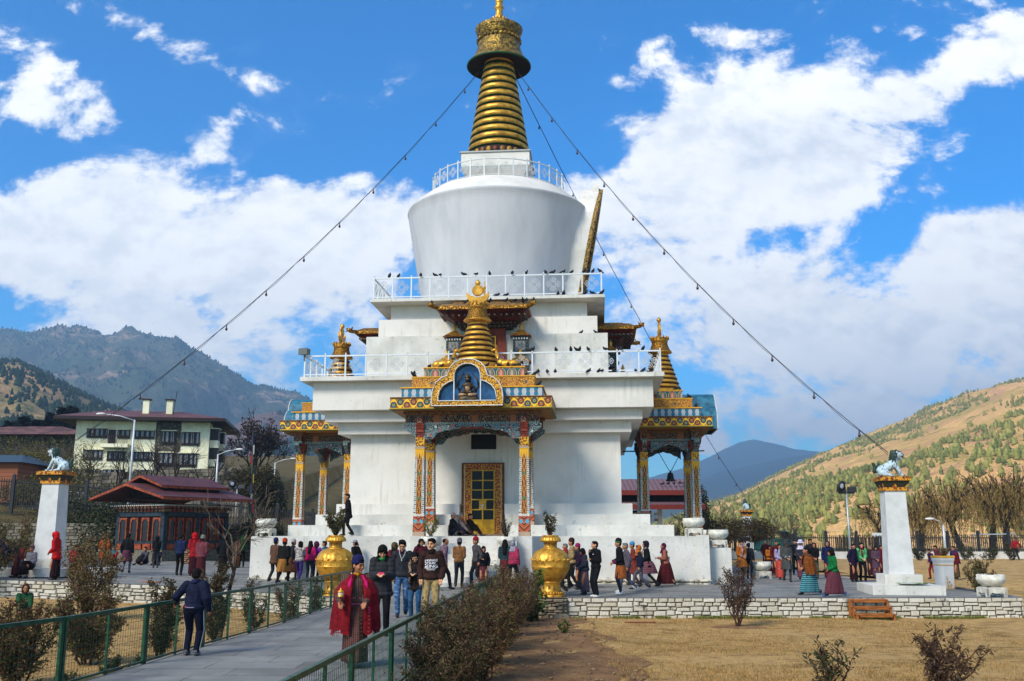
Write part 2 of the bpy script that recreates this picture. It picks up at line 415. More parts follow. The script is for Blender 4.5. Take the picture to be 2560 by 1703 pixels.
b=MB(); b.smooth=True; b.cm=1; b.lathe([(.7,26.3),(1.55,26.12),(1.66,26.08)],64,cap=False); b.cm=2; b.lathe([(1.66,26.07),(1.7,26.1),(1.69,26.16)],64,cap=False)
b.cm=0; b.lathe([(1.69,26.16),(1.5,26.36),(1.3,26.66),(1.17,27.0),(1.11,27.3),(1.1,27.44)],64,cap=False)
b.lathe([(1.1,27.44),(1.1,27.52),(1.12,27.62)],64,cap=False); b.lathe([(1.06,27.6),(1.12,27.8),(1.22,28.05),(1.27,28.22),(1.1,28.34),(.6,28.42)],64)
for k in range(32):
    a=2*PI*k/32; b.ball((1.11*cos(a),1.11*sin(a),27.53),.1,7,5)
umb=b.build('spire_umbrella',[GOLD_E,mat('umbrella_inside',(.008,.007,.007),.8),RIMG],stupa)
b=MB(); b.smooth=True; b.lathe([(.42,28.4),(.34,28.5),(.42,28.62),(.3,28.8),(.22,28.95),(.2,29.2),(.16,29.35),(.24,29.46),(.26,29.56),(.14,29.66),(.2,29.8),(.22,29.9),(.12,30.05),(.02,30.3)],24)
for k in range(14):
    a=2*PI*k/14; M=Matrix.Rotation(a,3,'Z')@Matrix.Rotation(R(25),3,'Y'); b.ball((.43*cos(a),.43*sin(a),28.72),(.05,.1,.14),7,5,M)
b.build('finial',GOLD,stupa)
# ------- painted niche on the dome's east face
def nx(z): return 3.86+(z-12.4)*.195
arc=[(1.75,12.37),(1.8,14.2),(1.95,15.4),(1.85,16.5),(1.5,17.5),(.95,18.3),(.45,18.8),(0,19.15)]
full=[(-a,z) for a,z in arc]+[(a,z) for a,z in arc[::-1][1:]]
inn=[(-a*.66,12.37+(z-12.37)*.84) for a,z in arc]+[(a*.66,12.37+(z-12.37)*.84) for a,z in arc[::-1][1:]]
b=MB(); b.prism(full,0,1,'x'); b.v=[(nx(z)-(.9+.0*z if x<.5 else 0),y,z) for x,y,z in b.v]
nic=b.build('dome_niche',WHITE,stupa)
b=MB(); n=len(full)
vs=[(nx(z)+.18,y,z) for y,z in full]+[(nx(z)+.18,y,z) for y,z in inn]+[(nx(z)+.005,y*1.02,z) for y,z in full]+[(nx(z)+.005,y,z) for y,z in inn]
fs=[]
for i in range(n-1): fs+=[(i,i+1,n+i+1,n+i),(i,2*n+i,2*n+i+1,i+1),(n+i,n+i+1,3*n+i+1,3*n+i)]
b.add(vs,fs); b.build('niche_frame',mat('straw_gold_relief',lambda:cmix(sstep(voro(vmul(ocoord(),(1,1,.5)),9),.2,.5),lin('2e2012'),lin('9a7a3c')),.7,.2,bump=lambda:voro(ocoord(),9),bs=1,bd=.08),nic)
b=MB(); b.prism(inn,0,.01,'x'); b.v=[(nx(z)+.03+x,y,z) for x,y,z in b.v]; b.build('niche_pane',mat('niche_blue',two('1c4a58','0c2430',1.2),.3),nic)
b=MB(); b.box(4.75,5.12,-.3,.3,18.7,19.15); b.frus(4.75,5.2,-.1,.1,19.15,4.95,5.1,-.03,.03,19.45); b.build('niche_crest',WHITE,nic)
# ------- railings
def scroll_panel_mesh(w,h):
    b=MB()
    def ring(cx,cz,r,n=12): b.tube([(cx+r*cos(2*PI*k/n),0,cz+r*sin(2*PI*k/n)) for k in range(n+1)],.0085,4,False)
    r=min(w,h)*.135; c=h/2; k=min(w,h)*.235
    ring(0,c,r*1.0); 
    for dx,dz in ((1,0),(-1,0),(0,1),(0,-1)):
        ring(dx*k,c+dz*k,r*.95); ring(dx*k,c+dz*k,r*.4,8)
        ring(dx*k*1.05+dz*k*.42,c+dz*k*1.05+dx*k*.42,r*.45,8); ring(dx*k*1.05-dz*k*.42,c+dz*k*1.05-dx*k*.42,r*.45,8)
        b.tube([(dx*k*.3,0,c+dz*k*.3),(dx*k*1.6,0,c+dz*k*1.6)],.007,4)
    return b.mesh('scroll_panel',RAILP)
def railing_sq(name,h,z,H_,n,parent):
    b=MB()
    for s in range(4):
        M=Matrix.Rotation(s*PI/2,4,'Z'); st=len(b.v)
        for zz,t in ((H_,.03),(.1,.022)): b.box(-h+.02,h-.02,-h-t,-h+t,z+zz-t,z+zz+t)
        b.xf(M,st)
    ra=b.build(name,RAILP,parent)
    w=2*h/n; pm=scroll_panel_mesh(w,H_-.1)
    q=MB(); q.box(-.03,.03,-.03,.03,0,H_+.06); q.ball((0,0,H_+.09),.04,6,4); qm=q.mesh('post',RAILP)
    for s in (0,1,3):
        M=Matrix.Rotation(s*PI/2,4,'Z')
        for i in range(n):
            p=M@Vector((-h+i*w,-h,z)); obj('post',qm,ra,p,s*PI/2)
            p=M@Vector((-h+(i+.5)*w,-h,z+.1)); obj('scroll_panel',pm,ra,p,s*PI/2)
    return ra
railing_sq('railing',7.48,8.46,.9,17,stupa); railing_sq('railing',5.14,12.36,.98,12,stupa)
b=MB(); n=30; rr_=3.36
for zz,t in ((.88,.03),(.08,.02)): b.tube([(rr_*cos(2*PI*k/n),rr_*sin(2*PI*k/n),18.8+zz) for k in range(n+1)],t,6,False)
ra=b.build('railing',RAILP,stupa); w=2*rr_*sin(PI/n); pm=scroll_panel_mesh(w,.8)
q=MB(); q.box(-.028,.028,-.028,.028,0,.95); q.ball((0,0,.97),.035,6,4); qm=q.mesh('post',RAILP)
for k in range(n):
    a=2*PI*k/n; obj('post',qm,ra,(rr_*cos(a),rr_*sin(a),18.8),a)
    a+=PI/n; obj('scroll_panel',pm,ra,(rr_*cos(a)*.995,rr_*sin(a)*.995,18.88),a+PI/2)
# ------- door and vent
b=MB(); b.box(-.93,.88,-5.93,-5.812,1.875,4.92); door=b.build('door_frame',REDB,stupa)
def dpat():
    x,y,z=sep(ocoord()); f=noise(ocoord(),20,2,.6); e=sabs(x+.02)
    c=cmix(sstep(f,.5,.55),lin('7a2416'),lin('c08a2c')); c=cmix((e>.8),c,cmix(sstep(noise(ocoord(),35,1),.5,.55),lin('2a1408'),lin('a87a2a'))); c=cmix((e>.765)*(e<.79),c,lin('c8b890')); return c
b=MB(); b.box(-.885,-.52,-5.965,-5.932,1.88,4.86); b.box(.47,.835,-5.965,-5.932,1.88,4.86); b.box(-.519,.469,-5.965,-5.932,4.62,4.86); b.build('carved_architrave',mat('architrave_paint',dpat,.6),door)
YP=mat('yellow_door_paint',two('c79a14','a87c0c',3),.45)
b=MB()
for x in (-.53,-.045,.44): b.box(x,x+.05,-6.0,-5.94,1.95,4.62)
zz=[1.95,2.5,2.93,3.35,3.75,4.15,4.57]
for z in zz: b.box(-.48,.44,-5.995,-5.945,z,z+.045)
b.box(-.48,.44,-5.985,-5.95,1.99,2.5); b.box(-.17,.13,-5.99,-5.95,2.96,3.36)
dl=b.build('door_leaf',YP,door)
b=MB(); b.box(-.5,.46,-5.955,-5.94,2.5,4.6); b.build('glass_pane',mat('dark_glass',(.006,.005,.004),.35,spec=.2),dl)
b=MB(); b.box(-.08,.04,-6.02,-5.99,3.1,3.16); b.box(-.035,.0,-6.03,-5.99,2.98,3.08); b.build('padlock',STEEL,dl)
b=MB(); b.box(-1.0,.95,-6.2,-5.83,1.864,1.95); b.build('threshold',mat('stone_sill',two('a08a76','7c6a58',5),.8),door)
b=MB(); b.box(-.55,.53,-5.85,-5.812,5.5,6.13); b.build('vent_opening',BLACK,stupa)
# ============================================================ porticos
def portico(rz,off=(0,0,0)):
    mats=[FASCIA,ORNG,TEAL,GOLD2,LOTUS,GPAINT,BEAM,mat('green_soffit_lip',lin('55602a'),.6)]
    b=MB()
    b.cm=1; b.box(-3.05,3.05,-10.33,-6.8,6.64,6.70); b.cm=7; b.box(-3.16,3.16,-10.44,-6.8,6.668,6.70)
    b.cm=0; b.box(-3.13,3.13,-10.4,-6.8,6.70,7.11); b.cm=6; b.box(-3.15,3.15,-10.42,-6.8,7.112,7.15)
    b.cm=2; b.box(-2.78,2.74,-9.95,-7.2,7.152,7.55); b.cm=5; b.box(-2.83,2.79,-10.0,-7.2,7.552,7.6)
    b.cm=3; b.box(-2.44,2.42,-9.6,-7.2,7.602,8.03); b.cm=5; b.box(-2.47,2.45,-9.63,-7.2,8.032,8.07)
    b.cm=4; b.box(-2.04,2.0,-9.2,-7.2,8.072,8.47); b.cm=5; b.box(-2.07,2.03,-9.23,-7.0,8.472,8.51)
    por=b.build('portico',mats,stupa,off,rz)
    # columns
    q=MB(); z1=3.5
    q.frus(-.225,.225,-.225,.225,0,-.205,.205,-.205,.205,.83); q.frus(-.205,.205,-.205,.205,.831,-.175,.175,-.175,.175,3.3); q.frus(-.185,.185,-.185,.185,3.301,-.19,.19,-.19,.19,3.4); q.frus(-.165,.165,-.165,.165,3.401,-.18,.18,-.18,.18,3.76)
    cm_=q.mesh('column',COLM)
    q=MB(); q.box(-.15,.15,-.16,.16,0,.12); q.box(-.17,.17,-.18,.18,.122,.2); q.box(-.15,.15,-.22,.22,.202,.34); q.frus(-.14,.14,-.26,.26,.342,-.17,.17,-.3,.3,.52); q.box(-.13,.13,-.28,.28,.522,.8); brm=q.mesh('bracket',mat('bracket_orange_red',two('8a3216','5c1f10',9),.55))
    q=MB(); q.box(-.1,.1,-.315,-.28,.56,.8); plm=q.mesh('bracket_plaque',mat('pale_carved_plaque',lambda:cmix(sstep(voro(ocoord(),22),.25,.4),lin('c2b090'),lin('5a2a1c')),.6))
    for x in (-2.03,2.03):
        for y,z in ((-9.68,1.87),(-7.36,2.302)):
            hgt=(5.63-z)/3.76
            c=obj('column',cm_,por,(x,y,z)); c.scale=(1,1,hgt)
            k=obj('bracket',brm,por,(x,y,5.635)); obj('bracket_plaque',plm,k,(0,0,0))
    # beams and scalloped cloud aprons
    q=MB()
    q.box(-2.62,2.62,-9.86,-9.5,6.14,6.52); q.box(-2.7,2.7,-9.95,-9.42,6.522,6.638)
    q.box(-2.62,2.62,-7.5,-7.2,6.14,6.52); q.box(-2.7,2.7,-7.55,-7.15,6.522,6.636)
    for s in (-1,1): q.box(s*2.03-.17,s*2.03+.17,-9.49,-7.51,6.13,6.635)
    q.build('beam',BEAM,por)
    def lower(x):   # outline under the apron between the columns, with small scallops
        t=abs(x)/1.85; base=6.02-.02-.36*t**1.5-(.16 if t>.72 else 0)*min(1,(t-.72)/.1) if t<1 else 5.62
        return base-.045*abs(sin(x*9.))-.03*abs(cos(x*4.))
    def apron(y0,y1,name='carved_apron'):
        q=MB(); xs=[-1.88+3.76*i/76 for i in range(77)]
        q.strip([(x,6.15) for x in xs],[(x,min(6.13,lower(x)+.10)) for x in xs],y0,y1)
        for s in (-1,1):
            xs2=[2.2+.5*i/12 for i in range(13)]
            q.strip([(s*x,6.15) for x in xs2],[(s*x,5.66+(x-2.2)*.75-.03*abs(sin(x*22))) for x in xs2],y0,y1)
        q.build(name,APRON,por)
    apron(-9.84,-9.6); apron(-7.47,-7.28)
    q=MB(); xs=[.35+1.7*i/30-1.2 for i in range(31)]
    q.strip([(x,6.15) for x in xs],[(x,5.98-.35*(abs(x)/.85)**1.6-.04*abs(sin(x*9))) for x in xs],-.08,.08)
    sm=q.mesh('carved_apron',APRON)
    for s in (-1,1): obj('carved_apron',sm,por,(s*2.03,-8.52,0),PI/2)
    q=MB(); q.box(-.42,.42,-9.7,-9.52,6.0,6.14); q.build('red_tie',mat('signal_red_timber',(.35,.03,.015),.5),por)
    # trefoil niche
    half=[(1.37,6.745),(1.37,7.1),(1.33,7.38),(1.2,7.64),(1.0,7.82),(.78,7.9),(.73,8.05),(.66,8.24),(.5,8.41),(.25,8.52),(0,8.55)]
    ih=[(1.12,6.93),(1.12,7.1),(1.07,7.33),(.93,7.52),(.73,7.65),(.51,7.72),(.5,7.98),(.44,8.15),(.31,8.28),(.15,8.35),(0,8.37)]
    cx=-.07
    def fullp(h): return [(cx-a,z) for a,z in h]+[(cx+a,z) for a,z in h[::-1][1:]]
    of,inf_=fullp(half),fullp(ih); n=len(of)
    q=MB(); yf,yb=-10.82,-9.3
    vs=[(x,yf,z) for x,z in of]+[(x,yf,z) for x,z in inf_]+[(x,yb,z) for x,z in of]+[(x,yf+.28,z) for x,z in inf_]
    fs=[]
    for i in range(n-1): fs+=[(i,i+1,n+i+1,n+i),(i,2*n+i,2*n+i+1,i+1),(n+i,n+i+1,3*n+i+1,3*n+i)]
    fs+=[(0,n,2*n-1,n-1),tuple(range(2*n,3*n)),(n,3*n,4*n-1,2*n-1)]
    q.add(vs,fs); q.m=[1 if (i<3*(n-1) and i%3==1) or i==len(fs)-2 else 0 for i in range(len(fs))]; ni=q.build('niche_surround',[NICHE_F,mat('niche_side_blue',two('2c6c84','1c4a60',3),.6)],por)
    q=MB(); q.add([(x,yf+.27,z) for x,z in inf_],[tuple(range(n))]); q.build('niche_back',GLASSB,por)
    q=MB()
    for P_,r_ in ((of,.02),(inf_,.018)): q.tube([(x,yf-.01,z) for x,z in P_]+[(P_[0][0],yf-.01,P_[0][1])],r_,5)
    for x in (cx-.51,cx+.51): q.box(x-.018,x+.018,yf-.012,yf+.02,6.94,7.98)
    q.build('niche_trim',WPAINT,por)
    # seated figure in the niche
    q=MB(); q.smooth=True; q.cm=0
    q.lathe([(.4,0),(.44,.04),(.36,.1),(.38,.14)],20,(0,0,6.95),1,.45); q.cm=1
    q.ball((-.17,-.02,7.17),(.2,.12,.08),10,6); q.ball((.17,-.02,7.17),(.2,.12,.08),10,6); q.cm=0
    q.lathe([(.16,.0),(.15,.1),(.13,.22),(.18,.36),(.19,.42),(.1,.5),(.06,.53)],14,(0,0,7.16),1,.6); q.cm=1; q.ball((0,-.07,7.42),(.1,.05,.12),8,6); q.cm=0
    q.ball((0,-.01,7.76),(.1,.1,.12),10,8); q.lathe([(.11,0),(.12,.05),(.07,.12),(.02,.2)],10,(0,0,7.82))
    for s in (-1,1):
        q.tube([(s*.18,0,7.55),(s*.3,-.02,7.38),(s*.2,-.1,7.26),(s*.06,-.12,7.28)],[.05,.045,.04,.035],7); q.tube([(s*.24,.03,7.2),(s*.42,.03,7.5),(s*.34,.03,7.8),(s*.16,.03,8.02)],[.03,.035,.03,.015],6)
    q.build('deity_figure',[mat('dark_patinated_bronze',two('5c4a2e','27231c',7),.45,.4),mat('cream_offering',two('a88a68','7c5a3c',6),.6)],por,(cx,-10.66,0))
    # small gilded spire
    q=MB(); q.smooth=True; q.cm=0; q.lathe([(1.0,8.51),(1.02,8.6),(.96,8.78)],48); spire_rings(q,(8.78,10.6),(.95,.36),8,.22,48,0,1)
    q.lathe([(.36,10.55),(.58,10.62),(.585,10.66),(.46,10.82),(.4,11.0),(.385,11.1)],40,cap=False); q.cm=3
    q.lathe([(.585,10.66),(.46,10.82),(.4,11.0),(.385,11.1)],40,cap=False); q.lathe([(.37,11.08),(.4,11.2),(.44,11.33),(.36,11.37),(.1,11.38)],40)
    for k in range(16): a=2*PI*k/16; q.ball((.43*cos(a),.43*sin(a),11.35),(.05,.05,.09),6,5)
    q.cm=0
    cr=[]                                                     # crescent, sun disc, flame
    for i in range(15):
        t=PI+PI*.1+(PI*.8)*i/14; cr.append((.5*cos(t),11.86+.5*sin(t)))
    inn_=[(.49*cos(PI+PI*.1+(PI*.8)*i/14),12.0+.34*sin(PI+PI*.1+(PI*.8)*i/14)) for i in range(15)]
    q.smooth=False; q.strip(inn_,cr,-.07,.07)
    q.lathe([(.005,-.055),(.21,-.055),(.24,-.02),(.24,.02),(.21,.055),(.005,.055)],28,cap=False,M=Matrix.Translation((0,0,11.95))@Matrix.Rotation(PI/2,4,'X'))
    q.smooth=True; q.lathe([(.03,12.1),(.06,12.16),(.11,12.24),(.11,12.31),(.05,12.38),(.01,12.42)],12)
    q.lathe([(.05,11.3),(.03,11.7),(.05,12.05),(.07,12.1),(.03,12.2),(.012,12.4)],8,(.28,0,-.05))
    q.build('small_spire',[GOLD,SHADOWG,mat('gold_edge',lin('6a4a14'),.5,.3),GOLD_P],por,(-.04,-8.0-abs(off[0])*.9,0))
    return por
for rz,of_ in ((0,(0,0,0)),(PI/2,(-.4,0,0)),(-PI/2,(.5,0,0)),(PI,(0,0,0))): portico(rz,of_)
# deer on the front portico
def deer(name,lx,ly,flip,label):
    q=MB(); q.smooth=True
    q.ball((0,0,.16),(.36,.15,.15),12,8); q.ball((-.2,0,.15),(.2,.17,.15),10,7); q.ball((.24,0,.2),(.16,.13,.14),10,7)
    q.tube([(.28,0,.22),(.38,0,.42),(.42,0,.62)],[.1,.065,.05],8); 
    q.ball((.47,0,.66),(.11,.055,.055),8,6); q.ball((.56,0,.64),(.05,.035,.035),6,5)
    for s in (-1,1):
        q.tube([(.3,s*.1,.12),(.45,s*.12,.06),(.34,s*.12,.03)],[.05,.035,.03],6); q.tube([(-.2,s*.14,.14),(-.05,s*.18,.05),(-.3,s*.17,.03)],[.08,.045,.03],6); q.tube([(.42,s*.04,.7),(.36,s*.09,.76)],[.022,.008],5); q.tube([(.42,s*.02,.71),(.4,s*.04,.84)],[.01,.006],4)
    q.tube([(-.38,0,.16),(-.46,0,.22)],[.035,.01],5)
    w=loc2w(lx,ly,8.512); o=q.build(name,GOLD,None,w,-SA+(PI if flip else 0),1.15); return tag(o,label,'deer statue',group='gilded deer on the front portico roof')
deer('deer_statue',-1.35,-8.7,False,'gilded deer lying left of the small portico spire, head raised')
deer('deer_statue',1.3,-8.7,True,'gilded deer lying right of the small portico spire, head raised')
# ------- gilded roof hoods over the upper doorways
def hood(rz):
    G2=mat('hood_gold_relief',lambda:cmix(sstep(voro(vmul(ocoord(),(1,1,1)),12),.15,.4),lin('d9a42c'),lin('7a5210')),.4,.5,bump=lambda:voro(ocoord(),12),bs=.8,bd=.03)
    CORB=mat('corbel_paint',lambda:cmix((sfr((sep(ocoord())[0]+sep(ocoord())[1])/.19)<.5),cmix(sstep(noise(ocoord(),20,2),.5,.55),lin('2a1a10'),lin('8a6a40')),lin('0a0a0c')),.6)
    b=MB(); b.cm=0; b.frus(-2.0,2.0,-6.75,-4.6,11.6,-1.75,1.75,-6.4,-4.6,11.78); b.frus(-1.4,1.2,-6.3,-4.6,11.782,-1.3,1.1,-6.1,-4.6,11.92)
    b.box(-2.0,2.0,-6.78,-4.6,11.46,11.6); b.cm=1; b.frus(-1.35,1.4,-6.0,-4.6,11.12,-1.98,1.98,-6.72,-4.6,11.458)
    ho=b.build('roof_hood',[G2,mat('hood_soffit_red',two('5c1a10','2c0f0a',4),.6)],stupa,(0,0,0),rz)
    for s in (-1,1):
        b=MB(); b.smooth=True
        b.tube([(s*1.95,-6.7,11.55),(s*2.15,-6.95,11.55),(s*2.3,-7.1,11.66)],[.1,.09,.05],7); b.ball((s*2.2,-7.0,11.6),(.12,.12,.1),8,6)
        for k in (-1,0,1): b.tube([(s*2.12+k*.05,-6.92,11.62),(s*2.1+k*.09,-6.86,11.78)],[.03,.008],5)
        b.tube([(s*2.25,-7.05,11.56),(s*2.32,-7.14,11.5)],[.035,.015],5)
        b.build('dragon_head',G2,ho)
    b=MB(); b.box(-1.3,1.35,-5.75,-4.94,11.0,11.118); b.box(-1.15,1.2,-5.6,-4.94,10.88,10.998); b.build('corbel_course',CORB,ho)
    b=MB()
    for i in range(15): x=-1.85+i*.26; b.box(x,x+.09,-6.6,-5.4,11.2,11.27)
    b.build('rafter_row',CORB,ho)
    b=MB(); b.box(-.88,.9,-5.46,-5.372,8.6,10.86); 
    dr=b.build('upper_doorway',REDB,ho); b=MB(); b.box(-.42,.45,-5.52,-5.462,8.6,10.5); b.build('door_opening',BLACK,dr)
    b=MB()
    for x in (-.46,.42,-.02): b.box(x,x+.05,-5.55,-5.52,8.6,10.5)
    for z in (9.3,9.9,10.45): b.box(-.41,.42,-5.545,-5.521,z,z+.04)
    b.build('door_leaf',YP,dr)
    q=MB(); q.cm=0; q.frus(-.46,.46,-.46,.3,10.42,-.36,.36,-.36,.3,10.52); q.cm=2; q.frus(-.36,.36,-.36,.3,10.521,-.1,.1,-.1,.1,10.72); q.smooth=True; q.lathe([(.1,10.72),(.05,10.82),(.09,10.9),(.02,11.1)],8); q.smooth=False
    q.cm=1; q.box(-.33,.33,-.3,.3,9.7,10.42); q.cm=3; q.box(-.22,.22,-.32,-.301,9.78,10.2)
    for k in range(6): q.cm=4; q.box(-.33+k*.118,-.27+k*.118,-.34,-.301,10.27,10.36)
    tm=q.mesh('shrine_turret',[mat('turret_eave',two('8a5a1c','3c2210',9),.6),mat('turret_frame',lambda:cmix((sfr(sep(ocoord())[2]*7)<.5),lin('2c1a14'),lin('274a4c')),.6),GOLD,mat('turret_icon',two('4c5058','8a8478',9),.3),WPAINT])
    for x in (-1.36,1.58): obj('shrine_turret',tm,ho,(x,-5.55,0))
    for x in (-1.62,1.6):
        o=obj('shrine_turret',tm,ho,(x,-6.1,8.5-9.7*.95-.02)); o.scale=(1.15,1.0,.95)
    return ho
for rz in (0,PI/2,-PI/2,PI): hood(rz)
# floodlight on the lower gallery corner
b=MB(); b.box(-.2,.2,-.12,.12,-.12,.12); b.box(-.22,.22,-.16,-.121,-.14,.14); b.box(-.03,.03,-.03,.03,-.4,-.12)
tag(b.build('floodlight',mat('flood_housing',(.12,.13,.12),.4,.3),None,loc2w(-7.5,-7.5,9.55),-.4),'small grey floodlight on the left corner of the lower gallery railing','floodlight')
# ============================================================ ground, plaza, walkway
def struct(o,kind='structure'): o['kind']=kind; return o
def lawnz(x,y):
    z=-.6+gz(x,y)*(1 if y<60 else 1)
    if x>14: z+= .585*min(1,max(0,(y-33.2)/4.5))
    z=z if y<60 else z+ (0 if x>0 else 0)
    return z
def grass_f():
    o=ocoord(); x,y,z=sep(o)
    a=noise(o,.35,5); b_=noise(o,3.2,5,.7); c_=noise(vmul(o,(1,1,1)),28,3,.7); d_=noise(vmul(o,(1,2.2,1)),.9,6,.65)
    c=cmix(sstep(b_,.3,.7),lin('c9a266'),lin('a68150')); c=cmix(sstep(c_,.4,.7)*.6,c,lin('dcbc80'))
    c=cmix(sstep(d_,.5,.64)*.7,c,lin('7c6038')); c=cmix(sstep(a*.6+b_*.4,.54,.64)*.45,c,lin('74703a'))
    c=cmix(sstep(noise(o,.9,6,.75),.56,.68)*.5,c,lin('6c5434')); c=cmix(sstep(noise(o,60,2,.8),.6,.75)*.55,c,lin('50391f')); return c
GRASS=mat('dry_lawn',grass_f,.95,bump=lambda:noise(ocoord(),30,4,.8)+noise(ocoord(),4,4)*1.2,bs=.9,bd=.06,spec=.1)
def grid(name,x0,x1,nx_,y0,y1,ny,zf,mt,kind='structure'):
    xs=np.linspace(x0,x1,nx_+1); ys=np.linspace(y0,y1,ny+1)
    V=np.array([(x,y,zf(x,y)) for y in ys for x in xs]); F=np.array([(j*(nx_+1)+i,j*(nx_+1)+i+1,(j+1)*(nx_+1)+i+1,(j+1)*(nx_+1)+i) for j in range(ny) for i in range(nx_)])
    o=obj(name,fastmesh(name,V,F,mt,smooth=True)); o['kind']=kind; return o
def lz(x,y):
    return lawnz(x,y)+.035*sin(x*.9+.4*y)*sin(y*.7)+.012*sin(x*5+y*3)
grid('lawn',-60,60,240,-4,76,160,lz,GRASS)
def far_z(x,y): return -1.6
FARG=mat('valley_floor',two('6c6a3a','8d7448',.02),.95)
grid('ground',-6100,6100,20,-450,5900,20,far_z,FARG)
SOIL=mat('bare_soil',lambda:cmix(sstep(noise(ocoord(),2.3,6,.7),.35,.7),cmix(sstep(noise(ocoord(),22,4,.8),.4,.62),lin('94704e'),lin('6b4f37')),lin('a58058')),.97,bump=lambda:noise(ocoord(),18,5,.8)+noise(ocoord(),3,3),bs=1.,bd=.08,spec=.1)
def soil():
    pts=[]
    for t in np.linspace(0,1,30):
        y=12+19.0*t; xr=2.0+.25*sin(y*1.3)+.15*sin(y*3.1)+(.9*(1-t) if t<.5 else .9*(1-t)); pts.append((xr,y))
    V=[];F=[]
    for xr,y in pts:
        for k in range(9): x=-1.3+(xr+1.3)*k/8; V.append((x,y,lz(x,y)+.018+.035*sin(x*4+y*2.2)*sin(x*2+y*5)*(1 if 0<k<8 else -1.2)*(.6)))
    for j in range(len(pts)-1):
        for i in range(8): F.append((j*9+i,j*9+i+1,(j+1)*9+i+1,(j+1)*9+i))
    struct(obj('soil',fastmesh('soil',np.array(V),np.array(F),SOIL,smooth=True)))
soil()
def slab_f(sc,row,w):
    def f():
        o=ocoord(); n=S.nt.nodes.new('ShaderNodeTexBrick'); S.nt.links.new(vmul(o,(1,1,1)),n.inputs['Vector'])
        n.inputs['Scale'].default_value=1; n.inputs['Brick Width'].default_value=w; n.inputs['Row Height'].default_value=row; n.inputs['Mortar Size'].default_value=.012; n.inputs['Mortar Smooth'].default_value=.3
        n.inputs['Color1'].default_value=(*lin('82817b'),1); n.inputs['Color2'].default_value=(*lin('66655f'),1); n.inputs['Mortar'].default_value=(*lin('3c3a36'),1); n.offset=.37; n.squash=1.4; n.squash_frequency=3
        c=n.outputs['Color']; c=cmix(sstep(noise(o,1.1,6,.65),.4,.75)*.5,c,lin('9a9892')); c=cmix(sstep(noise(o,30,3,.8),.5,.75)*.35,c,lin('646463')); c=cmix(sstep(noise(o,2.7,6,.75),.52,.68)*.5,c,lin('57534a')); c=cmix(sstep(noise(o,.6,5,.7),.5,.7)*.35,c,lin('5c5a54')); return c
    return f
PAVE=mat('grey_stone_paving',slab_f(1,.75,1.35),.75,bump=lambda:noise(ocoord(),25,4,.7)+noise(ocoord(),1.5,3),bs=.25,bd=.02)
PAVE2=mat('plaza_paving',slab_f(1,.42,.9),.78,bump=lambda:noise(ocoord(),25,4,.7)+noise(ocoord(),1.5,3),bs=.25,bd=.02)
WL=[gnd(-900,1420),gnd(-300,1438),gnd(0,1449),gnd(394,1463),gnd(640,1480),(-5.15,31.0,0)]
def plaza():
    # rows from the front edge back to the far side
    out=[];V=[];F=[]
    front=[(p[0],p[1]) for p in WL]+[(-4.9,31.2),(-.4,31.2),(1.75,31.19),(6,31.2),(11,31.24),(15.9,31.3),(16.2,32.2),(15.2,34.5),(15.0,38)]
    m=14
    for x,y in front:
        for k in range(m+1):
            t=k/m; X=x; Y=y+(58-y)*t
            V.append((X,Y,gz(X,Y)))
    for i in range(len(front)-1):
        for k in range(m): a=i*(m+1)+k; F.append((a,a+m+1,a+m+2,a+1))
    struct(obj('plaza',fastmesh('plaza',np.array(V),np.array(F),PAVE2)))
plaza()
CURB=[(-5.95,9.),(-5.9,11.5),(-5.77,13.77),(-5.66,15.88),(-5.48,18.33),(-5.26,20.66),(-5.1,23.3),(-4.95,27.6),(-4.9,31.19)]
def rf(y): return -1.98+(y-6.)*(1.62/24)
b=MB(); n=len(CURB)
vs=[(x,y,.004) for x,y in CURB]+[(rf(y)+.02,y,.004) for x,y in CURB]+[(x-.02,y,-.7) for x,y in CURB]+[(rf(y)+.05,y,-.7) for x,y in CURB]
fs=[]
for i in range(n-1): fs+=[(i,n+i,n+i+1,i+1),(i,i+1,2*n+i+1,2*n+i),(n+i+1,n+i,3*n+i,3*n+i+1)]
b.add(vs,fs); struct(b.build('path',PAVE))
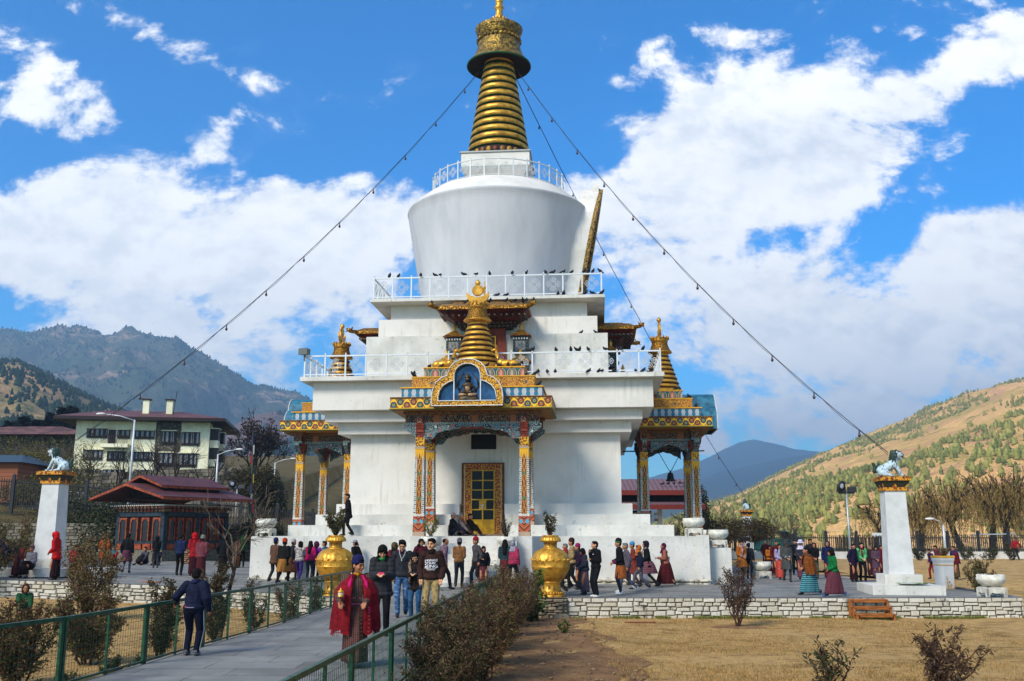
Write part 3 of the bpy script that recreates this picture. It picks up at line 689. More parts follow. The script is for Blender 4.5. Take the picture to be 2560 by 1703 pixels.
# ============================================================ stone walls built of separate courses
def stonewall(p0,p1,z0,z1,rowh,avgw,mt,back,depth=.35,jit=.02,z0b=None,z1b=None):
    """p0->p1 runs left to right as seen from the front (camera side)"""
    d=Vector((p1[0]-p0[0],p1[1]-p0[1],0)); L_=d.length; d.normalize(); nrm=Vector((d.y,-d.x,0))
    if nrm.y>0: nrm=-nrm
    b=MB(); b.cm=1
    def P(u,z,o): return (p0[0]+d.x*u+nrm.x*o,p0[1]+d.y*u+nrm.y*o,z)
    z0b=z0 if z0b is None else z0b; z1b=z1 if z1b is None else z1b
    zt=lambda u: z1+(z1b-z1)*u/L_
    zl=lambda u: z0+(z0b-z0)*u/L_
    b.add([P(0,z0,-.03),P(L_,z0b,-.03),P(L_,z1b-.01,-.03),P(0,z1-.01,-.03),P(0,z0,-depth),P(L_,z0b,-depth),P(L_,z1b-.01,-depth),P(0,z1-.01,-depth)],[(0,1,2,3),(7,6,5,4),(3,2,6,7),(0,3,7,4),(1,5,6,2)])
    b.cm=0; rows=max(1,int(round((z1-z0)/rowh)))
    for r in range(rows):
        u=-rnd.random()*avgw*.5
        while u<L_:
            w_=avgw*rnd.uniform(.55,1.5); a=max(u,0)+.008; e=min(u+w_,L_)-.008; u+=w_
            if e-a<.03: continue
            f0,f1=r/rows,(r+1)/rows
            j=lambda: rnd.uniform(-jit,jit)*.8; wob=.02*sin(u*3.1+r*2.)+.014*sin(u*7.3+r)
            za,zb=zl(a)+(zt(a)-zl(a))*f0+.007,zl(a)+(zt(a)-zl(a))*f1-.007; zc,zd=zl(e)+(zt(e)-zl(e))*f0+.007,zl(e)+(zt(e)-zl(e))*f1-.007
            if 0<r: za+=wob; zc+=wob
            if r<rows-1: w2=.02*sin(u*3.1+(r+1)*2.)+.014*sin(u*7.3+r+1); zb+=w2; zd+=w2
            o=rnd.uniform(0,jit); i_=min(.03,(zb-za)*.24)
            q=[P(a,za,-.04),P(e,zc,-.04),P(e,zd,-.04),P(a,zb,-.04)]
            f=[P(a+i_+abs(j()),za+i_*.6+abs(j())*.5,o+.012),P(e-i_-abs(j()),zc+i_*.6+abs(j())*.5,o+.012),P(e-i_-abs(j()),zd-i_*.6-abs(j())*.5,o+.012),P(a+i_+abs(j()),zb-i_*.6-abs(j())*.5,o+.012)]
            b.add(q+f,[(4,5,6,7),(0,1,5,4),(1,2,6,5),(2,3,7,6),(3,0,4,7)])
    return b,[mt,back]
WST=mat('whitewashed_stone',lambda:cmix(sstep(noise(ocoord(),1.4,6,.7),.56,.66)*.75,cmix(sstep(noise(ocoord(),14,4,.7),.5,.72)*.6,cmix(island(),lin('d2cdbf'),lin('b8b09c')),lin('857c66')),lin('4f4b42')),.92,bump=lambda:noise(ocoord(),22,4,.7),bs=.6,bd=.03)
MORT=mat('dark_joint',two('3c3830','6c675b',6),.95)
NST=mat('natural_stone',lambda:cmix(sstep(noise(ocoord(),9,4,.7),.4,.7)*.6,cmix(island(),lin('a5957a'),lin('6f6656')),lin('5c4c38')),.92,bump=lambda:noise(ocoord(),20,4,.7),bs=.8,bd=.04)
GST=mat('grey_field_stone',lambda:cmix(sstep(noise(ocoord(),3,4,.7),.4,.7)*.5,cmix(island(),lin('8a8372'),lin('5b564a')),lin('453f33')),.95)
b,m_=stonewall((1.72,31.17),(15.9,31.27),-.66,-.005,.132,.33,WST,MORT); b2,_=stonewall((15.9,31.27),(16.25,32.4),-.6,-.005,.132,.3,WST,MORT)
n0=len(b.v); b.v+=b2.v; b.f+=[tuple(i+n0 for i in f) for f in b2.f]; b.m+=b2.m; b.sm+=b2.sm
tag(b.build('plaza_wall',m_),'low whitewashed stone retaining wall on the right, between lawn and plaza','wall')
b=None
for i in range(1,len(WL)-1):
    p,q=WL[i],WL[i+1]
    bb,m_=stonewall(p,q,-.66+p[2],p[2]-.005,.132,.36,WST,MORT,z0b=-.66+q[2],z1b=q[2]-.005)
    if b is None: b=bb
    else:
        n0=len(b.v); b.v+=bb.v; b.f+=[tuple(i+n0 for i in f) for f in bb.f]; b.m+=bb.m; b.sm+=bb.sm
tag(b.build('plaza_wall',m_),'low whitewashed stone retaining wall on the left, behind the green fence and bushes','wall')
b,m_=stonewall((.35,31.05),(1.72,31.05),-.68,-.02,.085,.33,NST,MORT,depth=.9,jit=.05); tag(b.build('stone_plinth',m_),'rough natural stone plinth under the right golden urn','plinth')
# ============================================================ green mesh fences
GRN=mat('green_enamel',two('0f4a2c','0a3320',8),.35,.1,spec=.5); GRNW=mat('green_wire',lin('123a26'),.5)
def fence(pts,h,label,step,zlow=.03,name='mesh_fence'):
    f=thing(name,label,'fence',(pts[0][0],pts[0][1],0)); o0=Vector((pts[0][0],pts[0][1],0))
    # resample
    P=[Vector((x,y,0)) for x,y in pts]; cum=[0]
    for a,b_ in zip(P,P[1:]): cum.append(cum[-1]+(b_-a).length)
    def at(s):
        for i in range(len(P)-1):
            if s<=cum[i+1] or i==len(P)-2: t=(s-cum[i])/(cum[i+1]-cum[i]); return P[i].lerp(P[i+1],t)
    n=int(cum[-1]/step)
    for k in range(n):
        a,b_=at(k*step+.035),at((k+1)*step-.035); d=(b_-a); L_=d.length; ang=math.atan2(d.y,d.x)
        q=MB()
        for x in (0,L_): q.box(x-.025,x+.025,-.02,.02,-.12,h)
        q.box(L_/2-.015,L_/2+.015,-.015,.015,0,h)
        q.box(-.025,L_+.025,-.025,.025,h,h+.05); q.box(.02,L_-.02,-.012,.012,zlow,zlow+.03)
        fr=q.build('panel_frame',GRN,f,a-o0,ang)
        q=MB(); m=int(L_/.075)
        for i in range(1,m): x=L_*i/m; q.tube([(x,0,zlow+.02),(x,0,h)],.0026,4,False)
        m=int(h/.09)
        for i in range(1,m): z=h*i/m; q.tube([(0,.005,z),(L_,.005,z)],.0024,4,False)
        q.build('wire_mesh',GRNW,fr)
    return f
fence([(-6.9,8.6)]+[(x+.05,y) for x,y in CURB[2:-1]]+[(-4.85,30.2)],.84,'green wire mesh fence along the left edge of the walkway, beside the boy',2.35)
fence([(rf(y),y) for y in (6.2,12,18,24,30.4)],.75,'green wire mesh fence along the right edge of the walkway, beside the dense hedge',2.2)
# ============================================================ lion pillars
CAPM=[mat('pillar_cap_gold',lambda:cmix(sstep(noise(ocoord(),17,3,.6),.48,.54),lin('c98a22'),lin('5a2410')),.55,.1),mat('pillar_cap_arches',lambda:cmix(sstep(sabs(sfr((sep(ocoord())[0]+sep(ocoord())[1])/.42+.5)-.5)*.5+(sep(ocoord())[2]-3.5)*.8-.02,.06,.1),cmix(sstep(noise(ocoord(),13,2),.48,.52),lin('a8401a'),lin('c9a040')),cmix(sstep(noise(ocoord(),20,2),.5,.55),lin('16301e'),lin('3a1a10'))),.6)]
def pillar(name,x,y,z,rz,label,cat='pillar'):
    t=thing(name,label,cat,(x,y,z),rz)
    b=MB(); b.box(-1.14,1.14,-1.14,1.14,0,.3); b.box(-.6,.6,-.6,.6,.3,.63); b.build('plinth',WHITE_D,t)
    b=MB(); b.frus(-.4,.4,-.4,.4,.632,-.335,.335,-.335,.335,3.38); b.build('shaft',WPAINT_P,t)
    b=MB(); b.cm=0; b.box(-.385,.385,-.385,.385,3.382,3.5); b.box(-.51,.51,-.51,.51,3.72,3.86); b.cm=1; b.frus(-.39,.39,-.39,.39,3.501,-.465,.465,-.465,.465,3.719); b.build('capital',CAPM,t)
    return t
WPAINT_P=mat('pillar_white',two('c8c9c7','b5b7b5',2.2,.35,.75),.8,bump=lambda:noise(ocoord(),30,3),bs=.2,bd=.01)
# ---- baked continuous bodies
def capsule(b,p0,p1,r0,r1,n=10):
    p0,p1=Vector(p0),Vector(p1); d=p1-p0; L_=max(d.length,1e-6); d=d/L_
    pts=[];rr=[]
    for a in (80,50,25): pts.append(p0-d*r0*sin(R(a))); rr.append(r0*cos(R(a)))
    pts.append(p0); rr.append(r0); pts.append(p1); rr.append(r1)
    for a in (25,50,80): pts.append(p1+d*r1*sin(R(a))); rr.append(r1*cos(R(a)))
    b.tube(pts,rr,n)
def bake(prims,voxel,sm=4,mats=None,name='body',post=None):
    b=MB()
    for p in prims:
        if p[0]=='c': capsule(b,*p[1:5])
        elif p[0]=='e': b.ball(p[1],p[2],12,9,p[3] if len(p)>3 else None)
        elif p[0]=='b': b.box(*p[1:7],*( [p[7]] if len(p)>7 else []))
        elif p[0]=='t': b.tube(p[1],p[2],10)
    me=b.mesh(name,mats or [WPAINT]); o=bpy.data.objects.new('tmp',me); COL.objects.link(o)
    m=o.modifiers.new('r','REMESH'); m.mode='VOXEL'; m.voxel_size=voxel; m.use_smooth_shade=True
    m=o.modifiers.new('s','SMOOTH'); m.factor=.5; m.iterations=sm
    dg=bpy.context.evaluated_depsgraph_get(); r=bpy.data.meshes.new_from_object(o.evaluated_get(dg)); r.name=name
    bpy.data.objects.remove(o); bpy.data.meshes.remove(me)
    r.materials.clear()
    for k in (mats or [WPAINT]): r.materials.append(k)
    if post: post(r)
    return r
# ============================================================ lions
LW=mat('lion_pale_blue_white',lambda:cmix(sstep(noise(vmul(ocoord(),(1.2,1,.35)),16,2,.5),.60,.63),lin('a9bcc4'),lin('20302c')),.45)
LG=mat('lion_green_mane',two('0f2a22','2c4038',14),.5)
LR=mat('lion_red_mouth',lin('6a0f14'),.4)
def lion_meshes():
    body=[('e',(-.3,0,.2),(.17,.19,.2)),('e',(-.22,.14,.14),(.17,.08,.13)),('e',(-.22,-.14,.14),(.17,.08,.13)),('c',(-.26,0,.24),(.1,0,.44),.15,.17),('c',(.1,0,.44),(.2,0,.62),.16,.11),
      ('e',(.28,0,.74),(.13,.115,.12)),('c',(.3,0,.77),(.42,0,.76),.08,.065),('c',(.3,0,.66),(.4,0,.62),.05,.04),('e',(.44,0,.785),(.04,.05,.03))]
    for s in (-1,1):
        body+=[('c',(.16,s*.11,.42),(.26,s*.13,.2),.075,.055),('c',(.26,s*.13,.2),(.34,s*.13,.05),.055,.045),('e',(.38,s*.13,.04),(.08,.055,.04)),('c',(-.2,s*.17,.08),(.0,s*.19,.045),.06,.045),('e',(.03,s*.19,.035),(.07,.05,.035)),('e',(.24,s*.11,.84),(.03,.03,.05)),('e',(.37,s*.06,.82),(.03,.03,.028))]
    bm=bake(body,.014,3,[LW],'body')
    mane=[('e',(.18,0,.78),(.12,.14,.14)),('e',(.12,0,.66),(.1,.15,.14)),('c',(.1,0,.86),(.0,0,.5),.07,.05),('c',(.24,0,.9),(.3,0,.88),.05,.03)]
    for s in (-1,1): mane+=[('c',(.2,s*.13,.72),(.14,s*.15,.52),.04,.02),('c',(.12,s*.14,.68),(.04,s*.14,.48),.04,.015),('c',(.33,s*.06,.86),(.4,s*.07,.84),.025,.015)]
    mm_=bake(mane,.013,2,[LG],'mane')
    tail=[('t',[(-.44,0,.16),(-.52,0,.22),(-.5,0,.36),(-.56,0,.46),(-.6,0,.5)],[.045,.06,.065,.05,.02]),('t',[(-.42,0,.3),(-.38,0,.42),(-.4,0,.5)],[.04,.05,.015]),('e',(-.52,0,.2),(.08,.06,.07))]
    tm=bake(tail,.013,2,[LG],'tail')
    b=MB(); b.smooth=True; b.ball((.4,0,.69),(.06,.05,.035),8,6)
    for s in (-1,1): b.ball((.385,s*.075,.8),(.02,.015,.018),6,5)
    return bm,mm_,tm,b.mesh('mouth',LR)
LM=lion_meshes()
def lion(loc,rz,label):
    t=thing('lion_statue',label,'lion statue',loc,rz,sc=1.0)
    for nm,me in zip(('body','mane','tail','mouth'),LM): obj(nm,me,t)
    return t
PR=atY(2250,1480,33.6); pillar('lion_pillar',PR[0],33.6,0,-SA-.03,'tall white pillar on a stepped plinth at the right of the plaza, painted gold capital')
lion((PR[0]-.02,33.6,3.862),-SA-.05,'painted snow lion sitting on the tall right pillar, facing right with open mouth')
PLx=-17.35; pillar('lion_pillar',PLx,37.3,gz(PLx,37.3),-SA-.02,'tall white pillar at the left of the plaza beside the red-hooded person, painted gold capital')
lion((PLx+.05,37.3,3.862+gz(PLx,37.3)),PI-.12,'painted snow lion sitting on the left pillar, facing left')
pillar('lion_pillar',19.25,81,0,-SA,'distant white pillar behind the stupa on the right, small in the picture')
lion((19.25,81,3.862),PI*.62,'small snow lion on the distant white pillar, seen from behind')
# ============================================================ golden urns
def urn(x,y,z,rz,label):
    t=thing('golden_urn',label,'urn',(x,y,z),rz)
    def lobed(b,pr,n,lob,amp,seg=96):
        vs=[];fs=[]
        for r,zz,m in pr:
            for k in range(seg):
                a=2*PI*k/seg; f=1+amp*m*(abs(sin(a*lob/2))-.5); vs.append((r*f*cos(a),r*f*sin(a),zz))
        for i in range(len(pr)-1):
            for k in range(seg): fs.append((i*seg+k,i*seg+(k+1)%seg,(i+1)*seg+(k+1)%seg,(i+1)*seg+k))
        b.add(vs,fs)
    b=MB(); b.smooth=True
    b.lathe([(.46,0),(.47,.05),(.45,.09),(.38,.12)],64)
    for k in range(26): a=2*PI*k/26; b.ball((.385*cos(a),.385*sin(a),.14),.045,7,5)
    b.lathe([(.37,.13),(.33,.22),(.305,.34),(.3,.44),(.33,.47),(.31,.5)],64)
    b.build('foot',GOLD,t)
    b=MB(); b.smooth=True
    lobed(b,[(.3,.49,0),(.36,.54,.4),(.45,.63,1),(.53,.75,1),(.575,.85,1),(.6,.92,.6)],0,18,.028)
    b.lathe([(.6,.92),(.612,.94),(.612,.955),(.6,.97),(.602,1.12),(.612,1.135),(.612,1.15),(.6,1.16)],96,cap=False)
    lobed(b,[(.6,1.16,.5),(.585,1.24,1),(.54,1.33,1),(.46,1.42,.9),(.38,1.475,.5),(.31,1.5,0)],0,18,.028)
    # petal tips
    for k in range(18):
        a=2*PI*(k+.5)/18; b.ball((.6*cos(a),.6*sin(a),1.17),(.05,.05,.035),6,4)
    body=b.build('body',GOLD,t)
    b=MB()                                                       # key fret
    def arcbar(a0,a1,z0,z1,r=.606):
        m=max(1,int(abs(a1-a0)/.06)); 
        for i in range(m):
            t0=a0+(a1-a0)*i/m; t1=a0+(a1-a0)*(i+1)/m
            b.add([(rr*cos(t_),rr*sin(t_),zz) for t_ in (t0,t1) for rr in (.598,r+.008) for zz in (z0,z1)],[(2,3,7,6),(1,5,7,3),(0,2,6,4),(0,1,3,2),(4,6,7,5)])
    N=11
    for k in range(N):
        a=2*PI*k/N; w_=2*PI/N
        for (p,q,z0,z1) in ((.02,.8,1.095,1.115),(.02,.06,1.0,1.095),(.2,.8,.975,.995),(.2,.24,.995,1.06),(.24,.62,1.04,1.06),(.76,.8,1.0,1.095),(.4,.62,1.01,1.025)): arcbar(a+p*w_,a+q*w_,z0,z1)
    b.build('key_fret',GOLD,body)
    b=MB(); b.smooth=True; b.lathe([(.3,1.49),(.29,1.52),(.215,1.54),(.205,1.6),(.21,1.7),(.24,1.72)],56); lobed(b,[(.24,1.72,0),(.325,1.735,1),(.33,1.76,1),(.305,1.83,1),(.27,1.88,.6),(.25,1.89,0)],0,22,.07); b.lathe([(.25,1.885),(.255,1.91),(.235,1.93),(.2,1.93),(.19,1.88)],56,cap=True); nk=b.build('neck',GOLD,t)
    for txt,z0,r,sz,sp in (('EN',1.58,.215,.1,.28),('FE',.24,.34,.15,.26)):
        for i,ch in enumerate(txt):
            cu=bpy.data.curves.new('letter','FONT'); cu.body=ch; cu.size=sz*1.4; cu.extrude=.008; cu.align_x='CENTER'
            o=bpy.data.objects.new('tmp',cu); COL.objects.link(o); me=bpy.data.meshes.new_from_object(o.evaluated_get(bpy.context.evaluated_depsgraph_get())); bpy.data.objects.remove(o)
            me.materials.clear(); me.materials.append(mat('letter_gold',lin('7a5418'),.5,.4))
            a=-PI/2+(i-.5)*sp*2*(.215/r if r<.3 else 1)*1.0
            l=obj('raised_letter',me,nk,(r*cos(a),r*sin(a),z0)); l.rotation_euler=(PI/2,0,a+PI/2)
    return t
urn(1.23,31.75,-.02,.08,'golden urn on the stone plinth to the right of the walkway')
ul=atY(838,1400,32.2); urn(ul[0],32.2,-.02,-.2,'golden urn at the left of the walkway behind the woman in red')
# ============================================================ white bowl planters
PLW=mat('planter_cement_white',two('cfcdc0','b9b5a8',5),.8)
def planter(x,y,z,rz,label,stand=True,sc=1):
    t=thing('bowl_planter',label,'planter',(x,y,z),rz,sc=sc)
    b=MB(); b.smooth=True; zb=.28 if stand else 0
    b.lathe([(.16,zb),(.26,zb+.04),(.37,zb+.13),(.42,zb+.22),(.435,zb+.3),(.41,zb+.31),(.42,zb+.4),(.4,zb+.41),(.36,zb+.36)],48); b.build('bowl',PLW,t)
    if stand:
        b=MB()
        for s in range(4):
            M=Matrix.Rotation(s*PI/2,4,'Z'); st=len(b.v)
            prof=[(-.33,0),(-.24,0),(-.22,.1),(-.12,.15),(-.1,.12),(.1,.12),(.12,.15),(.22,.1),(.24,0),(.33,0),(.33,.27),(.2,.3),(0,.31),(-.2,.3),(-.33,.27)]
            b.prism(prof,-.33+s*.001,-.25); b.xf(M,st)
        b.build('stand',PLW,t)
    return t
def gp(lx,ly): p=loc2w(lx,ly); return p[0],p[1]
x,y=gp(8.52,-8.3); planter(x,y,1.864,-SA,'white bowl planter on the right end of the stupa terrace, yellow-green shrub'); PLS=[(x,y,2.2,'g')]
x,y=gp(9.45,-8.0); planter(x,y,1.422,-SA,'white bowl planter on the lower shoulder at the right end of the terrace',sc=1.0)
x,y=gp(9.42,-6.6); planter(x,y,1.422,-SA,'white bowl planter on the lower shoulder, farther back beside the wall')
x,y=gp(-8.55,-8.3); planter(x,y,1.864,-SA,'white bowl planter on the left end of the stupa terrace behind bare branches')
x,y=gp(-1.48,-10.4); planter(x,y,1.502,-SA,'low white bowl planter on the left cheek of the stair',False,.85)
x,y=gp(1.4,-10.4); planter(x,y,1.502,-SA,'low white bowl planter on the right cheek of the stair',False,.85)
planter(15.2,31.75,0,.02,'white bowl planter at the right corner of the plaza wall, far right of the picture')
x,y,_=gnd(1905,1446); planter(x,y,gz(x,y),.1,'white bowl planter on the plaza behind the man in the orange striped robe')
# hexagonal pedestal planter
hx,hy,_=gnd(2363,1472)
t=thing('pedestal_planter','white hexagonal pedestal planter with gold scrolls, right of the tall pillar','planter',(hx,hy,0),.12)
b=MB(); b.lathe([(.36,0),(.36,.02),(.345,.03),(.39,.95),(.43,1.05),(.44,1.12)],6); b.build('pedestal',WPAINT_P,t)
b=MB(); b.lathe([(.445,1.12),(.46,1.13),(.455,1.18),(.42,1.19),(.3,1.15)],6); b.lathe([(.396,.86),(.402,.87),(.402,.885),(.396,.89)],6,cap=False); b.build('gold_rim',GPAINT,t)
b=MB()
for k in (-2,-1):   # scroll ornament on the two faces towards the camera
    a=k*PI/3+PI/6+ (0 if k else 0); M=Matrix.Rotation(a,4,'Z')@Matrix.Translation((.322,0,0))@Matrix.Rotation(PI/2,4,'Z')
    for (u,z,r) in ((-.1,.08,.05),(.0,.09,.055),(.1,.07,.045),(-.08,.18,.045),(.03,.2,.04),(-.1,.28,.035),(-.02,.3,.03),(-.1,.38,.025),(-.11,.46,.018)):
        q=[(u+(r*(1-i/16))*cos(i*.55),-.018+.0,z+(r*(1-i/16))*sin(i*.55)) for i in range(15)]; b.tube([M@Vector(p) for p in q],.009,5)
b.build('gold_scroll',GPAINT,t)
# ============================================================ wooden steps at the walls
def woodsteps(x,y,z,rz,label,sc=1):
    t=thing('wooden_steps',label,'steps',(x,y,z),rz,sc=sc)
    WD=mat('orange_varnished_wood',lambda:cmix(sstep(noise(vmul(ocoord(),(2,14,14)),2,4),.35,.7),lin('a8652a'),lin('6f3d16')),.5)
    for i in range(3):
        b=MB(); yy=-.72+i*.24; zz=.2*(i+1); b.box(-.56-.03*(2-i)/2,.56+.03*(2-i)/2,yy,yy+.27,zz-.035,zz); b.box(-.5,.5,yy+.01,yy+.03,zz-.1,zz-.036); b.build('tread',WD,t)
    for s in (-1,1):
        b=MB()
        for i in range(3): yy=-.68+i*.24; b.box(s*.56-.03,s*.56+.03,yy,yy+.08,0,.2*(i+1)-.036)
        b.box(s*.56-.03,s*.56+.03,-.05,.0,0,.56); b.box(s*.52-.02,s*.52+.02,-.66,-.02,.12,.17); b.build('side_frame',WD,t)
    return t
woodsteps(11.0,31.12,-.62,.02,'orange wooden steps against the right white wall, below the woman in green')
p=onz(382,1500,-.4); woodsteps(p[0],p[1]-.4,-.62+gz(p[0]),-.5,'orange wooden steps against the left white wall, behind the bushes')
# plank and small things on the lawn
p=onz(1600,1559,-.6); b=MB(); b.box(-.45,.45,-.05,.05,0,.03); tag(b.build('wooden_plank',REDB,None,(p[0],p[1],-.58),.06),'short brown plank lying on the dry lawn near the right wall','plank')
b=MB(); b.smooth=True; b.lathe([(.02,0),(.35,.01),(.42,.03),(.43,.05),(.4,.05)],40,sx=1.25,sy=.7); tag(b.build('offering_tray',[mat('tray_mixed_colours',lambda:cmix(sstep(noise(ocoord(),4,2),.5,.55),lin('b8bcb8'),lin('6a7a3a')),.4)],None,(PR[0]+.1,33.6-.88,.335),-SA),'oval tray with coloured offerings on the plinth of the right pillar','tray')
# big stones
p=onz(1405,1555,-.6); b=MB(); b.frus(-.25,.25,-.15,.15,0,-.22,.22,-.12,.12,.17); tag(b.build('loose_stone',NST,None,(p[0],30.7,-.62),.1),'squared loose stone at the foot of the stone plinth','stone')
# ============================================================ lamps
def tubeobj(name,pts,r,m,par,n=8): b=MB(); b.smooth=True; b.tube(pts,r,n); return b.build(name,m,par)
def streetlamp(x,y,z,h,arm,dirx,label,tilt=.12):
    t=thing('street_lamp',label,'street lamp',(x,y,z))
    tubeobj('pole',[(0,0,0),(0,0,h*.6),(0,0,h)],[.1,.08,.06],SILV,t); tubeobj('arm',[(0,0,h-.05),(dirx*arm*.5,-.1,h+.25),(dirx*arm,-.2,h+.35)],[.04,.035,.03],SILV,t)
    b=MB(); b.smooth=True; b.ball((dirx*(arm+.2),-.24,h+.36),(.32,.13,.08),12,6); b.build('lamp_head',WPAINT,t); return t
for (x,yt,yb,Y,arm,dx,lab) in ((337,1050,1232,62,1.9,-1,'tall silver street lamp in front of the cream building, arm to the left'),(545,1136,1285,75,1.5,1,'silver street lamp beside the right corner of the cream building'),(688,1157,1285,90,1.5,1,'distant silver street lamp left of the side portico'),(2358,1312,1400,62,.7,-1,'short street lamp near the willow trees on the right')):
    a=atY(x,yt,Y); z0=2.3 if dx==-1 and Y==62 and x<500 else (atY(x,yb,Y)[2]-.4 if x<1000 else 0.); streetlamp(a[0],Y,z0,a[2]-z0,arm,dx,lab)
def floodpole(x,yt,yb,Y,z0,label):
    a=atY(x,yt,Y); h=a[2]-z0; t=thing('floodlight_pole',label,'floodlight',(a[0],Y,z0))
    tubeobj('pole',[(0,0,0),(0,0,h)],[.07,.05],STEEL,t)
    b=MB(); b.box(-.42,.42,-.04,.04,h-.05,h+.02); b.build('crossbar',DARKM,t)
    b=MB(); b.smooth=True; b.lathe([(.05,0),(.14,.05),(.26,.22),(.27,.26)],16,M=Matrix.Translation((-.42,-.02,h+.38))@Matrix.Rotation(R(100),4,'X')@Matrix.Rotation(.5,4,'Y')); b.cm=1; b.lathe([(.25,.25),(.01,.27)],16,cap=False,M=Matrix.Translation((-.42,-.02,h+.38))@Matrix.Rotation(R(100),4,'X')@Matrix.Rotation(.5,4,'Y')); b.build('round_lamp',[DARKM,mat('lamp_glass',(.5,.55,.6),.1,spec=.8)],t)
    for x_ in (-.25,.3): b=MB(); b.frus(x_-.22,x_+.22,-.12,.12,h+.02,x_-.2,x_+.2,-.08,.14,h+.3); b.build('flood_lamp',DARKM,t)
floodpole(593,1222,1290,70,2.6,'floodlight pole behind the small pavilion on the left')
floodpole(2116,1232,1405,52,0,'slim floodlight pole left of the tall right pillar, two black lamps and one round one')
# bell hung between stupa and east portico
t=thing('hanging_bell','small dark bell on a V of chain below a bar beside the right portico','bell',loc2w(8.2,-1.2,0),-SA)
tubeobj('bar',[(-2.2,0,5.75),(1.6,0,5.75)],.03,DARKM,t)
for s in (-1,1): tubeobj('chain',[(s*.55,0,5.75),(0,0,4.75)],.015,DARKM,t)
b=MB(); b.smooth=True; b.lathe([(.06,.4),(.13,.34),(.17,.1),(.24,0),(.2,.02),(.02,.3)],16,(0,0,4.35)); b.tube([(0,0,4.7),(0,0,4.85)],.04,6); b.build('bell',DARKM,t)
# ============================================================ hillside terraces, walls, houses on the left
def sm(t): t=max(0.,min(1.,t)); return t*t*(3-2*t)
def hillz(x,y):
    s=sm((-15.5-x)/5.); lf=sm((-24-x)/12.)
    z=2.55+ .9*sm((y-62)/8)*(.4+.9*lf)
    if y>88.2: z=7.35 if x<-23.6 else 3.6+(y-88)*.05
    if y>104: z+= (y-104)*.12
    return s*z+(1-s)*(-.3)-( .0)
HILLG=mat('rough_bank',lambda:cmix(sstep(noise(ocoord(),.5,6,.7),.4,.65),cmix(sstep(noise(ocoord(),5,4,.8),.4,.6),lin('4c4a22'),lin('7a6a3a')),lin('5a4528')),.95,bump=lambda:noise(ocoord(),4,5,.8),bs=1,bd=.3)
grid('hillside',-80,-14,110,62.2,170,108,hillz,HILLG)
def wallobj(p0,p1,z0,z1,rh,aw,mt,label,depth=.4,z0b=None,z1b=None,jit=.05):
    b,m_=stonewall(p0,p1,z0,z1,rh,aw,mt,MORT,depth,jit,z0b,z1b); return tag(b.build('stone_wall',m_),label,'wall')
wallobj((-46,62),(-15.3,62),.0,2.6,.2,.45,GST,'long rough stone retaining wall behind the small pavilion on the left')
wallobj((-44,88.2),(-23.6,88.2),3.4,7.1,.3,.6,GST,'high field-stone retaining wall below the cream building',1.2,z1b=7.9)
wallobj((-23.6,88.2),(-22.4,97),2.6,7.9,.3,.6,GST,'return of the high field-stone wall, overgrown with ivy at its right corner',1.2,z1b=6.8)
def picketfence(p0,p1,z0,z1,h,label,sp=.16,post=2.4,name='picket_fence',pr=.022):
    f=thing(name,label,'fence',(p0[0],p0[1],z0)); d=Vector((p1[0]-p0[0],p1[1]-p0[1],z1-z0)); L_=d.length; n=int(L_/sp)
    q=MB()
    for i in range(n):
        c=d*(i/n); q.box(c.x-pr,c.x+pr,c.y-pr,c.y+pr,c.z+.05,c.z+h+rnd.uniform(-.03,.05))
    q.build('pickets',DARKM,f)
    for zz in (.25,h-.2):
        q=MB(); q.tube([(0,0,zz),tuple(d+Vector((0,0,zz)))],.035,4); q.build('rail',DARKM,f)
    for i in range(int(L_/post)+1):
        c=d*(i*post/L_); q=MB(); q.box(-.09,.09,-.09,.09,-.3,h+.25); q.frus(-.12,.12,-.12,.12,h+.25,-.02,.02,-.02,.02,h+.38); q.build('post',DARKM,f,c)
    return f
picketfence((-36,66),(-24.2,67),3.75,2.9,2.0,'black picket fence above the left stone wall, in front of two parked cars')
picketfence((-20.6,66),(-13.0,68),2.5,1.6,1.7,'black picket fence between the small pavilion and the left side portico')
